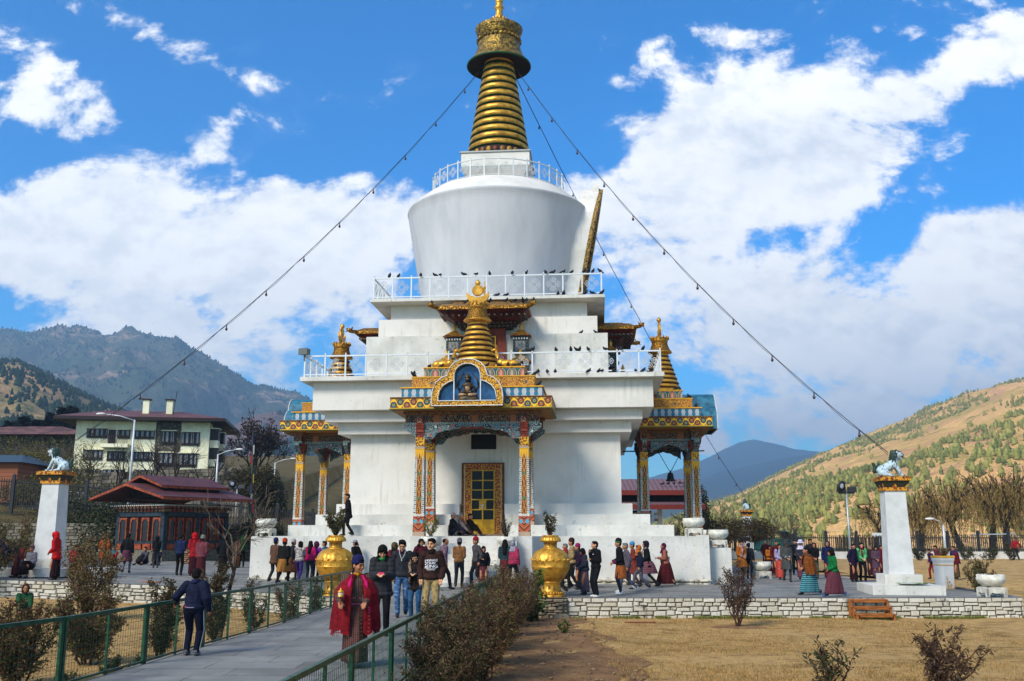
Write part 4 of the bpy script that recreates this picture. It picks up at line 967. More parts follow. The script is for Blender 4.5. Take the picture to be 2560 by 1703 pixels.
# cream building
def house():
    t=thing('cream_building','three-storey cream building with maroon hip roof and two chimneys above the stone wall','building',(-42.9,95.5,7.3),R(9))
    CR=mat('cream_render',two('ece8c8','d8d4b0',.8),.85); ST=mat('stone_facing',lambda:cmix(sstep(voro(ocoord(),3.2),.2,.5),lin('6c675a'),lin('47433a')),.9)
    TR=mat('window_timber',lin('24130f'),.5); CU=mat('pale_curtain',lambda:cmix((sfr(sep(ocoord())[0]*2.1)<.55),lin('0a0a0c'),lin('787c80')),.4)
    RF=mat('maroon_sheet_roof',lambda:cmix((sfr(sep(ocoord())[0]*2.6)<.12),cmix(sstep(noise(ocoord(),1.2,5),.4,.7),lin('6a403a'),lin('50302c')),lin('3f2020')),.6)
    W=12.7; D=10.5
    b=MB(); b.box(0,W,0,D,0,5.75); b.build('wall',CR,t)
    b=MB(); b.box(7.55,9.95,-.07,-.005,0,5.74); b.build('stone_panel',ST,t)
    for ya,yb in ((2.0,4.2),(6,8)): b=MB(); b.box(W+.01,W+.07,ya,yb,0,5.74); b.build('stone_panel',ST,t)
    b=MB(); e=1.7; z=5.76; b.frus(-e,W+e,-e,D+e,z+.14,1.5,W-3.5,D/2-.6,D/2+.6,z+1.45); rf_=b.build('roof',RF,t)
    b=MB(); b.box(-e,W+e,-e,D+e,z-.16,z+.138); b.build('eaves',TR,rf_)
    for x in (6.0,8.3):
        b=MB(); b.box(x-.3,x+.3,2.0,2.6,z,z+2.3); ch=b.build('chimney',CR,rf_); b=MB(); b.box(x-.45,x+.45,1.85,2.75,z+2.301,z+2.42); b.build('chimney_cap',TR,ch)
    tubeobj('aerial',[(8.7,2,z+.8),(8.95,2,z+3.3)],.035,DARKM,rf_)
    def win(u0,u1,z0,z1,n=3,pr=.0,hood=True,side=None):
        b=MB()
        if side is None: b.box(u0,u1,-.1-pr,.0-pr-.006,z0,z1)
        f=b.build('window',TR,t); b=MB(); b.box(u0+.08,u1-.08,-.115-pr,-.102-pr,z0+.25,z1-.08); b.build('pane',CU,f)
        b=MB()
        for i in range(1,n+1): x=u0+(u1-u0)*i/(n+1); b.box(x-.04,x+.04,-.14-pr,-.116-pr,z0,z1)
        b.build('mullion',TR,f)
        if hood: b=MB(); b.box(u0-.08,u1+.08,-.3-pr,-.01-pr,z1+.005,z1+.09); b.build('lintel',CR,f)
    q=.0133; zz=lambda y:(660-y)*q*.98
    for (a,c,y1,y0,n,pr) in ((154,300,288,360,4,0),(370,460,296,362,2,0),(485,635,298,362,3,0),(690,790,300,400,3,.07),(830,962,305,408,4,0),(142,275,450,525,3,0),(308,438,458,530,3,0),(470,625,460,530,3,0),(680,778,465,560,2,.07),(820,950,468,570,4,0)):
        win((a-75)*q,(c-75)*q,zz(y0),zz(y1),n,pr)
    for (a,c) in ((110,275),(290,437),(510,630),(655,760),(810,905)): win((a-75)*q,(c-75)*q,.05,.85,1,.07,False)
    b=MB(); b.box(3.1,3.75,-.12,-.006,3.05,4.75); b.build('balcony_door',TR,t)
    b=MB(); b.box(2.65,5.2,-1.1,-.006,2.95,3.3); bl=b.build('balcony',CR,t)
    b=MB()
    for i in range(14): x=2.7+i*.185; b.box(x-.02,x+.02,-1.08,-1.05,3.3,4.05)
    b.box(2.65,5.2,-1.1,-1.03,4.05,4.12); b.build('balustrade',TR,bl)
    for y0 in (.5,4.6):
        for z0 in (.9+1.1,3.9):
            b=MB(); b.box(W-.02,W+.8,y0,y0+1.3,z0,z0+1.15); w_=b.build('bay_window',TR,t); b=MB(); b.box(W-.02,W+.9,y0-.1,y0+1.4,z0+1.151,z0+1.25); b.build('bay_hood',CR,w_); b=MB(); b.box(W-.02,W+.8,y0,y0+1.3,z0-.7,z0-.001); b.build('bay_apron',CR,w_)
house()
# roofs beyond
def lowhouse(name,x0,x1,y,z0,zw,zr,lab,rfm,wm,e=1.2):
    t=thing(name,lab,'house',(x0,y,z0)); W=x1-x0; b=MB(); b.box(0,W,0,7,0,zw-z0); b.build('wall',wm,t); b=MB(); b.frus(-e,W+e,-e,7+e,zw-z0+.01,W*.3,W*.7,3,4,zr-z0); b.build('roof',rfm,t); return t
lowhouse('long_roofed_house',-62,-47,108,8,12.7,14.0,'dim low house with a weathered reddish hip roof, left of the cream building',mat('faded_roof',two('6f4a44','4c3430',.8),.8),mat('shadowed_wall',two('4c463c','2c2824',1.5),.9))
a=atY(0,1200,72); lowhouse('timber_hut',a[0]-3,atY(42,1200,72)[0],72,4.2,7.1,7.9,'small brown timber hut with grey tin roof at the left edge',mat('tin_roof',lin('3c4a50'),.5,.3),mat('hut_boards',lambda:cmix((sfr(sep(ocoord())[2]*3.2)<.1),lin('8a5236'),lin('3c2016')),.8),.5)
# small pavilion
def pavilion():
    ph=R(60); W,Lg=3.9,4.7
    t=thing('prayer_pavilion','small dark timber pavilion with maroon two-tier roof and orange-framed windows','pavilion',(-19.35,55,gz(-19.3,55)-.02),ph)
    # local x: along the long side (away to the right), local y: along the gable (to the left)
    TB=mat('slate_blue_timber',two('24343c','17242a',3),.6); DK=mat('dark_timber',two('120e0c','241712',4),.7); OF=mat('orange_frame',two('9a4a26','6f2c14',6),.6)
    b=MB(); b.box(.1,Lg-.1,.1,W-.1,.55,2.95); b.build('wall',DK,t)
    bb,m_=stonewall((0,W),(0,0),0,.62,.13,.32,NST,MORT,.2,.03)
    b=MB(); b.box(0,Lg,0,W,0,.6); b.build('stone_base',mat('pavilion_base_stone',lambda:cmix(sstep(voro(vmul(ocoord(),(1,1,2)),3.6,'DISTANCE_TO_EDGE'),.02,.06),lin('2a2620'),lin('6f6a5a')),.9),t)
    for (x,y) in ((.1,.1),(.1,W-.1),(Lg-.1,.1),(Lg-.1,W-.1),(Lg*.5,.06)):
        b=MB(); b.box(x-.13,x+.13,y-.13,y+.13,.6,2.7); b.build('post',TB,t)
    b=MB(); b.box(-.03,Lg+.03,-.03,.12,2.45,2.7); b.box(-.03,.12,.121,W+.03,2.45,2.7); b.box(-.03,Lg+.03,-.02,.11,.95,1.08); b.box(-.02,.11,.111,W+.03,.95,1.08); b.build('tie_beam',TB,t)
    def arch(side,u,w,ztop=2.38,zb=1.1):
        b=MB(); t_=.06; out=[(u-w/2,zb),(u-w/2,ztop-.0),(u+w/2,ztop),(u+w/2,zb)]
        b.cm=0
        def bx(a,c,z0,z1,o=0):
            if side=='g': b.box(-.06-o,.1,a,c,z0,z1)
            else: b.box(a,c,-.06-o,.1,z0,z1)
        bx(u-w/2,u-w/2+t_,zb,ztop); bx(u+w/2-t_,u+w/2,zb,ztop); bx(u-w/2+t_+.001,u+w/2-t_-.001,ztop-.1,ztop); bx(u-w/2+t_+.001,u-w/2+t_+.07,ztop-.22,ztop-.101); bx(u+w/2-t_-.07,u+w/2-t_-.001,ztop-.22,ztop-.101)
        f=b.build('window_frame',OF,t)
        b=MB()
        if side=='g': b.box(-.02,.09,u-w/2+t_,u+w/2-t_,zb,ztop-.11)
        else: b.box(u-w/2+t_,u+w/2-t_,-.02,.09,zb,ztop-.11)
        b.build('pane',mat('black_pane',(.008,.008,.01),.2,spec=.5),f)
    for i in range(4): arch('g',.55+i*.93,.62)
    for i in range(7): arch('l',.55+i*.6,.42)
    b=MB()
    for i in range(5): b.box(-.035,.105,.28+i*.72,.28+i*.72+.6,.62,.94)
    for i in range(6): b.box(.28+i*.72,.28+i*.72+.6,-.035,.105,.62,.94)
    b.build('base_panel',OF,t)
    b=MB()
    for k,(z,o,h_,s_) in enumerate(((2.72,.12,.14,.3),(2.9,.24,.1,.3),(3.02,.36,.07,.17))):
        n=int((Lg+2*o)/s_); 
        for i in range(n): b.box(-o+i*s_,-o+i*s_+s_*.55,-o-.02,.3,z,z+h_)
        n=int((W+2*o)/s_)
        for i in range(n): b.box(-o-.02,.3,-o+i*s_,-o+i*s_+s_*.55,z,z+h_)
    b.build('corbel_blocks',mat('corbel_pale',lambda:cmix((sep(ocoord())[2]>3.0),cmix(island(),lin('7a6a50'),lin('8a3a20')),lin('b8b4aa')),.7),t)
    b=MB(); b.box(-.3,Lg+.3,-.3,W+.3,2.86,2.89); b.box(-.4,Lg+.4,-.4,W+.4,3.1,3.14); b.build('cornice_board',DK,t)
    RF=mat('pavilion_maroon_roof',lambda:cmix(sstep(noise(ocoord(),1.5,5),.4,.7),lin('5c3230'),lin('452524')),.6); 
    def gable(x0,x1,y0,y1,ze,zr,th,nm):
        b=MB(); ym=(y0+y1)/2
        b.prism([(y0,ze),(ym,zr),(y1,ze),(y1,ze+th),(ym,zr+th),(y0,ze+th)],x0,x1,'x'); r=b.build(nm,RF,t)
        b=MB(); 
        for xx in (x0-.05,x1+.005): b.prism([(y0-.02,ze-.06),(ym,zr-.08),(y1+.02,ze-.06),(y1+.02,ze+th*.5),(ym,zr+th*.5),(y0-.02,ze+th*.5)],xx,xx+.045,'x')
        b.box(x0,x1,y0-.05,y0-.004,ze-.08,ze+th*.6); b.box(x0,x1,y1+.004,y1+.05,ze-.08,ze+th*.6); b.build('bargeboard',OF,r)
    gable(-1.2,Lg+.95,-1.2,W+1.0,3.4,4.2,.1,'lower_roof'); gable(-.2,Lg+.2,.15,W-.15,4.1,4.72,.08,'upper_roof')
    b=MB(); b.box(.3,Lg-.3,.5,W-.5,3.5,4.15); b.build('attic',DK,t)
pavilion()
# stone pier in front of the pavilion
a=gnd(370,1418); bb,m_=stonewall((a[0]-.45,52),(a[0]+.45,52),.1,1.15,.11,.3,mat('reddish_rubble',lambda:cmix(island(),lin('b08a68'),lin('7c5a44')),.9),MORT,.6,.06); tag(bb.build('rubble_pier',m_),'reddish rubble stone pier in front of the small pavilion','pier')
# parked cars behind the fence
def car(x,y,z,rz,col,label):
    t=thing('parked_car',label,'car',(x,y,z),rz)
    P=[(-2.1,.35),(-2.12,.75),(-1.9,.88),(-1.25,.95),(-.75,1.38),(.65,1.4),(1.25,.98),(1.95,.85),(2.12,.6),(2.1,.35)]
    b=MB(); b.smooth=False
    st=len(b.v); b.prism(P,-.85,.85); b.v[st:]=[(x_,y_*(1 if z_<1 else .8),z_) for x_,y_,z_ in b.v[st:]]; b.build('body',mat('car_white',lin('c8cace'),.25,.1,spec=.6),t)
    b=MB(); b.smooth=False; st=len(b.v); b.prism([(-1.12,.98),(-.72,1.33),(.6,1.35),(1.08,1.0)],-.86,.86); b.v[st:]=[(x_,y_*(1 if z_<1.05 else .815),z_) for x_,y_,z_ in b.v[st:]]; b.build('side_window',mat('car_glass',(.01,.012,.016),.1,spec=.7),t)
    for x_ in (-1.3,1.3):
        for y_ in (-.82,.82):
            b=MB(); b.smooth=True; b.lathe([(.1,-.1),(.31,-.1),(.33,-.06),(.33,.06),(.31,.1),(.1,.1)],18,M=Matrix.Translation((x_,y_,.33))@Matrix.Rotation(PI/2,4,'X')); w_=b.build('wheel',DARKM,t)
            b=MB(); b.lathe([(.19,-.115),(.19,.115)],12,M=Matrix.Translation((x_,y_,.33))@Matrix.Rotation(PI/2,4,'X')); b.build('rim',STEEL,w_)
    for y_ in (-.6,.6): b=MB(); b.smooth=True; b.ball((2.06,y_,.68),(.06,.16,.08),8,5); b.build('headlight',mat('lamp_clear',(.7,.7,.7),.1),t)
a=atY(172,1277,73); car(a[0],73,a[2],.1,0,'white car parked behind the black fence, directly right of the left pillar')
a=atY(216,1280,73); car(a[0]+.9,74.5,a[2]-.2,.9,0,'second white car behind the black fence, nose toward the small pavilion')
# back pavilion on the right, behind the stupa
def backpav():
    a=atY(1500,1330,74); b_=atY(1738,1330,74); W=b_[0]-a[0]
    t=thing('roofed_shelter','open shelter with two-tier maroon corrugated roof seen between wall and right portico','shelter',(a[0],74,0),.0)
    RF=mat('pinkish_corrugated_roof',lambda:cmix((sfr(sep(ocoord())[0]*3.)<.3),lin('74585a'),lin('553e40')),.6); RD=mat('red_fascia',lin('6c241a'),.6); pass
    for (z,h_,d0,o,nm) in ((5.0,.95,3.,0,'upper_roof'),(3.95,.55,4.2,.5,'lower_roof')):
        b=MB(); b.prism([(-d0,z),(0,z+h_),(d0,z),(d0,z+.06),(0,z+h_+.06),(-d0,z+.06)],-.5,W,'x'); r=b.build(nm,RF,t)
        b=MB(); b.box(-.5,W+.02,-d0-.06,-d0-.004,z-.3,z+.04); b.build('fascia',RD,r)
    b=MB(); b.box(-.5,W-.9,-2.2,2,4.2,4.98); b.box(-.5,W-3.6,-2.6,-2.4,2.9,3.6); b.build('roof_frame',MATS['dark_timber'],t)
    b=MB()
    for i in range(9): x=-.3+i*.5; b.box(x,x+.28,-2.9,-2.62,3.25,3.45); b.box(x,x+.28,-2.75,-2.62,2.85,3.1)
    b.build('corbel_blocks',MATS['corbel_pale'],t)
    for x in (.4,2.2,W-3.8): b=MB(); b.box(x-.14,x+.14,-2.7,-2.42,0,3.3); b.build('post',MATS['dark_timber'],t)
    b=MB(); b.box(W-3.1,W-2.8,-2.4,-2.2,0,4.0); b.build('white_post',WPAINT,t)
backpav()
# far right boundary
wallobj_=None
b=MB(); b.box(12.5,58,75.8,76.2,-.3,.62); tag(b.build('boundary_wall',WHITE_D),'long low white boundary wall under the black fence on the right','wall')
picketfence((12.5,76.6),(58,76.6),.5,.5,1.35,'long black picket fence standing on the low white wall at the right',sp=.15,post=2.35)
t=thing('pole_screen','dense screen of dark wooden poles against the black fence, left of the tall pillar','screen',(atY(2095,1380,77)[0],77.2,.5))
b=MB()
for i in range(46): x=i*.085; b.tube([(x,rnd.uniform(-.04,.04),0),(x+rnd.uniform(-.05,.05),0,rnd.uniform(1.1,1.4))],.035,5)
b.build('poles',mat('weathered_poles',lambda:cmix(island(),lin('4a4238'),lin('26211c')),.9),t)
# teal shed
a=atY(1880,1375,90); c_=atY(1995,1375,90)
t=thing('teal_shed','low teal tin-roofed shed behind the black fence on the right','shed',(a[0],90,0))
TE=mat('teal_tin',two('1c6a64','124a48',1.2),.5); W=c_[0]-a[0]
b=MB(); b.box(0,W,0,4,0,1.5); b.build('wall',TE,t); b=MB(); b.prism([(-.4,1.35),(W*.35,2.15),(W*.72,2.15),(W+.5,1.3),(W+.5,1.42),(W*.72,2.27),(W*.35,2.27),(-.4,1.47)],-.5,4.5); b.build('roof',mat('teal_roof',two('2a6f70','1c5052',1.),.4,.1),t)
a=atY(2200,1350,80); b=MB(); b.box(-.6,.6,-.03,.03,0,.28); b.box(-.04,.04,-.02,.02,-1.6,0); tag(b.build('blank_notice_board',WPAINT,None,(a[0],80,1.75)),'small white board above the fence, just left of the tall right pillar','board')
t=thing('football_goal','thin pale goal frame behind the fence at the far right','goal frame',(atY(2435,1390,79)[0],79,0))
tubeobj('goal_frame',[(0,0,0),(0,0,1.9),(3.4,0,1.95),(3.5,0,0)],.06,STEEL,t)
# ============================================================ mountains
LAT=NR.rand(256,256)
def vn(x,y):
    xi=np.floor(x).astype(int); yi=np.floor(y).astype(int); fx=x-xi; fy=y-yi; fx=fx*fx*(3-2*fx); fy=fy*fy*(3-2*fy)
    g=lambda a,b: LAT[a%256,b%256]
    return (g(xi,yi)*(1-fx)+g(xi+1,yi)*fx)*(1-fy)+(g(xi,yi+1)*(1-fx)+g(xi+1,yi+1)*fx)*fy
def fbm(x,y,o=5,g=.5):
    s=0;a=1;t=0
    for i in range(o): s=s+a*vn(x*2**i+i*17.3,y*2**i+i*9.1); t+=a; a*=g
    return s/t
def mountain(name,ridge,Dr,Db,zb,mt,n=200,m=50,amp=.06,fr=6.,p=1.0,spur=1.,back=True):
    rx=[a for a,_ in ridge]; ry=[b_ for _,b_ in ridge]; px=np.linspace(rx[0],rx[-1],n)
    V=np.zeros((m+6,n,3)); H_=np.zeros((m+6,n))
    py=np.interp(px,rx,ry)
    for i,(a,b_) in enumerate(zip(px,py)):
        P=atY(a,b_,Dr); V[:,i,0]=P[0]/Dr; H_[:,i]=P[2]
    zr=H_[0].copy()
    hr=(zr-zb)
    for j in range(m+6):
        t=min(j/(m-1),1) if j<m else 1
        D=Db+(Dr-Db)*(j/(m-1)) if j<m else Dr*(1+.05*(j-m+1))
        X=V[j,:,0]*D
        f=fbm(X/Dr*fr*2+3,np.full(n,D/Dr*fr)+7,6,.55)-.5
        rdg=1-np.abs(fbm(X/Dr*fr*1.3+11,np.full(n,D/Dr*fr*.35)+2,4)-.5)*2.6
        env=np.sin(min(j/(m-1),1)*PI)**.6 if j<m else 0
        z=zb+hr*(t**p)+hr*amp*3.*f*(env+.0)+hr*amp*2.2*rdg*env*spur
        if j>=m-1: z=zr-(j-(m-1))*hr*.12
        z=z+hr*.012*(fbm(X/Dr*fr*14,np.full(n,D/Dr*fr*14),3)-.5)*2
        V[j,:,0]=X; V[j,:,1]=D; V[j,:,2]=z
    idx=np.arange((m+6)*n).reshape(m+6,n)
    F=np.stack([idx[:-1,:-1],idx[:-1,1:],idx[1:,1:],idx[1:,:-1]],-1).reshape(-1,4)
    o=obj(name,fastmesh(name,V.reshape(-1,3),F,mt,smooth=True)); o['kind']='structure'; return V[:m]
def hillmat(name,a,b_,c_,s,lo=.42,hi=.58,extra=None,bd=8,k2=6.):
    def f():
        o=ocoord(); n1=noise(o,s,6,.65); n2=noise(o,s*k2,5,.75); n3=noise(o,s*k2*6,3,.8)
        c=cmix(sstep(n1*.55+n2*.45,lo,hi),lin(a),lin(b_)); c=cmix(sstep(n2*.6+n3*.4,.54,.62)*.9,c,lin(c_))
        if extra: c=cmix(sstep(noise(o,s*1.7,5,.7),.5,.62)*sstep(n2,.4,.58),c,lin(extra))
        return c
    return mat(name,f,.97,spec=.05,bump=lambda:noise(ocoord(),s*k2*2,5,.8),bs=1,bd=bd)
M1=mountain('mountain',[(-900,820),(-300,850),(0,832),(30,834),(60,840),(110,828),(150,832),(170,840),(200,832),(230,840),(260,852),(310,845),(360,862),(410,874),(440,868),(480,885),(520,905),(560,930),(600,952),(640,978),(700,984),(740,985),(780,1010),(850,1060),(950,1130),(1200,1230),(1500,1330)],2600,1450,30,hillmat('forest_slope_far','4c5a40','6c6850','3c4a38',.0035,.38,.62,'c0a084',22,7.),280,80,.12,8,1.5)
M2=mountain('mountain',[(380,1240),(480,1130),(560,1082),(600,1056),(650,1036),(700,1030),(760,1042),(830,1075),(900,1115),(1000,1180),(1200,1280)],1700,1000,12,hillmat('bare_pink_slope','7c5c4c','6c5348','3f4a30',.004,.4,.6,None,12),140,40,.05,8)
M2b=mountain('mountain',[(420,1260),(560,1175),(620,1152),(680,1128),(740,1140),(800,1160),(870,1190),(960,1235),(1100,1310)],900,400,-2,hillmat('wooded_tan_slope','b08c64','7c7048','3a4428',.009,.4,.6,None,6),140,50,.05,8,1.0)
M3=mountain('mountain',[(-900,800),(-400,860),(0,912),(50,916),(100,936),(150,966),(200,992),(250,1018),(320,1050),(400,1100),(520,1180),(640,1260)],1000,330,10,hillmat('left_tan_slope','c0946a','847848','464e2a',.007,.42,.56,'b08a68',6),170,50,.05,8,1.0)
BLUE1=hillmat('far_blue_forest','26341f','3a452e','20301f',.0016,.4,.6,None,30)
mountain('mountain',[(1200,1290),(1500,1225),(1640,1190),(1740,1160),(1800,1128),(1850,1106),(1880,1100),(1930,1108),(1990,1124),(2060,1132),(2130,1120),(2250,1090),(2500,1040),(2900,980)],5600,4300,60,BLUE1,160,30,.05,7)
mountain('mountain',[(1300,1320),(1560,1262),(1700,1222),(1800,1180),(1900,1160),(1980,1142),(2060,1132),(2120,1112),(2200,1100),(2500,1060)],4200,3000,40,BLUE1,150,30,.05,8)
mountain('mountain',[(1300,1336),(1560,1290),(1700,1262),(1850,1226),(1950,1205),(2100,1180),(2400,1120)],2700,1900,20,hillmat('pale_lower_ridge','5a5a40','4c5236','36402a',.003,.4,.6,None,16),120,24,.05,8)
M5=mountain('mountain',[(1480,1344),(1600,1326),(1700,1290),(1760,1266),(1846,1240),(1955,1189),(2063,1140),(2172,1097),(2281,1059),(2389,1015),(2498,977),(2560,961),(2800,900),(3300,800)],1300,260,-2,hillmat('sunlit_tan_slope','e8b674','c0a258','8a8640',.006,.45,.62,'d09870',6),220,80,.05,9,.95)
# pines on the slopes (uncountable: one mass per slope)
def pines(name,V,count,hmin,hmax,dens,mt,seed,y0=0,label=None):
    r=np.random.RandomState(seed); m,n,_=V.shape; vv=[];ff=[];cnt=0
    ii=r.rand(count*6)*(n-2); jj=(r.rand(count*6)**.8)*(m-2)
    d=V[0,:,1][0]
    P=[]
    for i,j in zip(ii,jj):
        a,b_=int(j),int(i); fj,fi=j-a,i-b_
        p=V[a,b_]*(1-fj)*(1-fi)+V[a+1,b_]*fj*(1-fi)+V[a,b_+1]*(1-fj)*fi+V[a+1,b_+1]*fj*fi
        k=fbm(np.array([p[0]/60.]),np.array([p[1]/90.]),5,.6)[0]
        if k+r.uniform(-.06,.06)>dens: P.append(p); 
        if len(P)>=count: break
    P=np.array(P); N=len(P); h=r.uniform(hmin,hmax,N); w=h*r.uniform(.26,.5,N)
    prof=[(0.0,.75),(.12,1.0),(.3,.8),(.42,.95),(.62,.55),(.7,.6),(1.0,0.04)]; s=5; rings=len(prof)
    A=r.rand(N)*6.28; VV=np.zeros((N,rings,s,3))
    for k,(z,rad) in enumerate(prof):
        for q in range(s):
            jr=r.uniform(.5,1.35,N); VV[:,k,q,0]=P[:,0]+w*rad*jr*np.cos(A+q*6.283/s); VV[:,k,q,1]=P[:,1]+w*rad*jr*np.sin(A+q*6.283/s); VV[:,k,q,2]=P[:,2]+h*(z+.05*r.uniform(-1,1,N))
    base=(np.arange(N)*rings*s)[:,None]; fl=[]
    for k in range(rings-1):
        for q in range(s): fl.append((k*s+q,k*s+(q+1)%s,(k+1)*s+(q+1)%s,(k+1)*s+q))
    F=(base[:,None,:]+np.array(fl)[None]).reshape(-1,4)
    o=obj(name,fastmesh(name,VV.reshape(-1,3),F,mt)); tag(o,label,'forest',kind='stuff')
PINE=mat('pine_foliage',lambda:cmix(island(),lin('4c5a24'),lin('2c3c1a')),.9,spec=.1); PINE2=mat('dark_pine_foliage',lambda:cmix(island(),lin('2c3c20'),lin('18261a')),.9,spec=.1); PINEY=mat('sunlit_pine_foliage',lambda:cmix(island(),lin('98924c'),lin('646a34')),.9,spec=.1)
pines('pine_forest',M5,12000,1.2,4.2,.515,PINEY,1,label='scattered pines covering the sunlit right-hand slope')
pines('pine_forest',M3,5000,2.6,5.5,.44,PINE2,2,label='dark pine wood on the near left slope')
pines('pine_forest',M2b,4500,2.4,4.6,.44,PINE2,3,label='pine wood on the tan slope seen left of the side portico')
pines('pine_forest',M1,7000,4,8,.46,PINE2,4,label='dense forest on the far blue mountain at the left')
pines('pine_forest',M2,1200,5,9,.54,PINE2,5,label='thin forest on the bare pinkish mountain')
# air
b=MB(); b.box(-6200,6200,-500,6000,-2.6,640); hz=b.build('haze',None or mat('tmp_h',(1,1,1)))
hm=bpy.data.materials.new('haze_air'); hm.use_nodes=True; nt=hm.node_tree; nt.nodes.clear(); pv=nt.nodes.new('ShaderNodeVolumePrincipled'); om=nt.nodes.new('ShaderNodeOutputMaterial')
pv.inputs['Color'].default_value=(.45,.72,1,1); pv.inputs['Density'].default_value=HAZE; pv.inputs['Anisotropy'].default_value=.2; nt.links.new(pv.outputs[0],om.inputs['Volume'])
hz.data.materials.clear(); hz.data.materials.append(hm); hz['kind']='stuff'
# ============================================================ plants
def leafmat(name,a,b_,c_=None,rough=.7):
    def f():
        i=island(); c=cmix(i,lin(a),lin(b_))
        if c_: c=cmix((sfr(i*7.3)>.72),c,lin(c_))
        return c
    m=mat(name,f,rough,spec=.2); return m
BARK=mat('grey_bark',two('6a5c4c','3e3229',5),.95,bump=lambda:noise(ocoord(),20,3),bs=.5,bd=.02); BARKD=mat('dark_bark',two('33271f','1e1712',5),.95)
TWIG=mat('reddish_twig',lin('4a2f24'),.9)
def leaves(P,D,L_,W_,r,fold=.25,droop=0.):
    """P (n,3) leaf bases, D (n,3) directions; two-triangle folded leaves as one quad each side"""
    n=len(P); D=D/np.linalg.norm(D,axis=1)[:,None]; D=D+np.array([0,0,-droop]); D/=np.linalg.norm(D,axis=1)[:,None]
    a=r.normal(size=(n,3)); U=np.cross(D,a); U/=np.linalg.norm(U,axis=1)[:,None]; Nn=np.cross(D,U)
    l=(L_*r.uniform(.6,1.3,n))[:,None]; w=(W_*r.uniform(.7,1.3,n))[:,None]
    v0=P; v1=P+D*l*.45+U*w*.5+Nn*w*fold; v2=P+D*l; v3=P+D*l*.45-U*w*.5+Nn*w*fold
    V=np.stack([v0,v1,v2,v3],1).reshape(-1,3); F=np.arange(4*n).reshape(-1,4); return V,F
def grow(b,p,d,L_,r,depth,spread,tips,rn,curl=.25,up=.1,nb=(2,3),taper=.62,seg=4,minr=.004,n=5):
    pts=[Vector(p)]; d=Vector(d).normalized()
    for i in range(seg):
        d=(d+Vector((rn.gauss(0,curl),rn.gauss(0,curl),rn.gauss(0,curl)+up))*.5).normalized(); pts.append(pts[-1]+d*(L_/seg))
    b.tube(pts,[max(minr,r*(1-(1-taper)*i/seg)) for i in range(seg+1)],n if r>.02 else 3,False)
    for i in range(1,len(pts)): tips.append((pts[i],d.copy(),depth))
    if depth<=0: return
    for k in range(rn.randint(*nb)):
        a=Vector((rn.gauss(0,1),rn.gauss(0,1),rn.gauss(0,.6))); a=(a-d*a.dot(d)).normalized()
        nd=(d+a*spread*rn.uniform(.6,1.3)).normalized(); at=pts[rn.randint(max(1,seg-2),seg)]
        grow(b,at,nd,L_*rn.uniform(.6,.85),r*taper*rn.uniform(.65,.9),depth-1,spread,tips,rn,curl,up,nb,taper,seg,minr,n)
def shrub(name,x,y,z,h,w,nleaf,ls,lm,label,stems=7,seed=0,cat='shrub',spr=.5,lw=.4,droop=.2,bare=.15,tops=True,dens=.16,group=None,wy=None):
    rn=random.Random(seed); r=np.random.RandomState(seed); wy=wy or w
    t=thing(name,label,cat,(x,y,z),group=group)
    b=MB(); segs=[]
    for k in range(stems):
        a=rn.uniform(0,6.28); q=rn.uniform(.15,1)**.6; ex,ey=cos(a)*w*.5*q,sin(a)*wy*.5*q; hh=h*(1-.35*q*q)*rn.uniform(.72,1.05)
        pts=[Vector((ex*.12,ey*.12,0))]; m=6
        for i in range(1,m+1):
            s=i/m; pts.append(Vector((ex*s**.8+rn.gauss(0,.03)*w,ey*s**.8+rn.gauss(0,.03)*w,hh*s)))
        b.tube(pts,[.014*(1-.7*i/m)*(1+h*.3) for i in range(m+1)],4,False)
        for i in range(m):
            segs.append((pts[i],pts[i+1],(i+.5)/m))
            if i>=1:
                for _ in range(3):
                    p=pts[i].lerp(pts[i+1],rn.random()); a2=rn.uniform(0,6.28); l=h*dens*rn.uniform(.5,1.3)*(1.1-.6*i/m)*1.2
                    e=p+Vector((cos(a2)*l*.8,sin(a2)*l*.8,l*rn.uniform(.3,.9))); b.tube([p,(p+e)/2+Vector((0,0,l*.08)),e],[.006,.004,.002],3,False); segs.append((p,e,(i+.5)/m)); segs.append((p,e,(i+.5)/m))
    b.build('stems',TWIG if lm is not LEAF['olive'] else BARKD,t)
    A=np.array([list(s[0]) for s in segs]); B=np.array([list(s[1]) for s in segs]); T=np.array([s[2] for s in segs]); ok=np.where(T>bare)[0]
    i=ok[r.randint(0,len(ok),nleaf)]; f=r.rand(nleaf)[:,None]; P=A[i]*(1-f)+B[i]*f+r.normal(0,.018*max(h,.6),(nleaf,3))
    D=(B[i]-A[i]); D/=np.linalg.norm(D,axis=1)[:,None]+1e-6; D=D*.6+r.normal(0,.6,(nleaf,3))
    V,F=leaves(P,D,ls,ls*lw,r,droop=droop); obj('foliage',fastmesh('foliage',V,F,lm),t); return t
LEAF={'redbrown':leafmat('red_brown_leaf','6c4e34','3c2c1e','5c5a2c'),'browngreen':leafmat('brown_green_leaf','4c4424','2e2a1a','5c4630'),'green':leafmat('fresh_green_leaf','3f5c1e','25401a','5e6c28'),'olive':leafmat('olive_leaf','5a5428','363a1c','4a3a20'),'dkgreen':leafmat('dull_green_leaf','34401e','20281a','443a20'),'dry':leafmat('dry_russet_leaf','7c4c2c','5a3a22','8a6a44'),'tan':leafmat('tan_leaf','6c5630','463a24','7a6a40'),'yg':leafmat('yellow_green_leaf','8a8a24','5a661c'),'curl':leafmat('withered_leaf','4c382a','2e241c','5e4c30')}
LZ=-.62
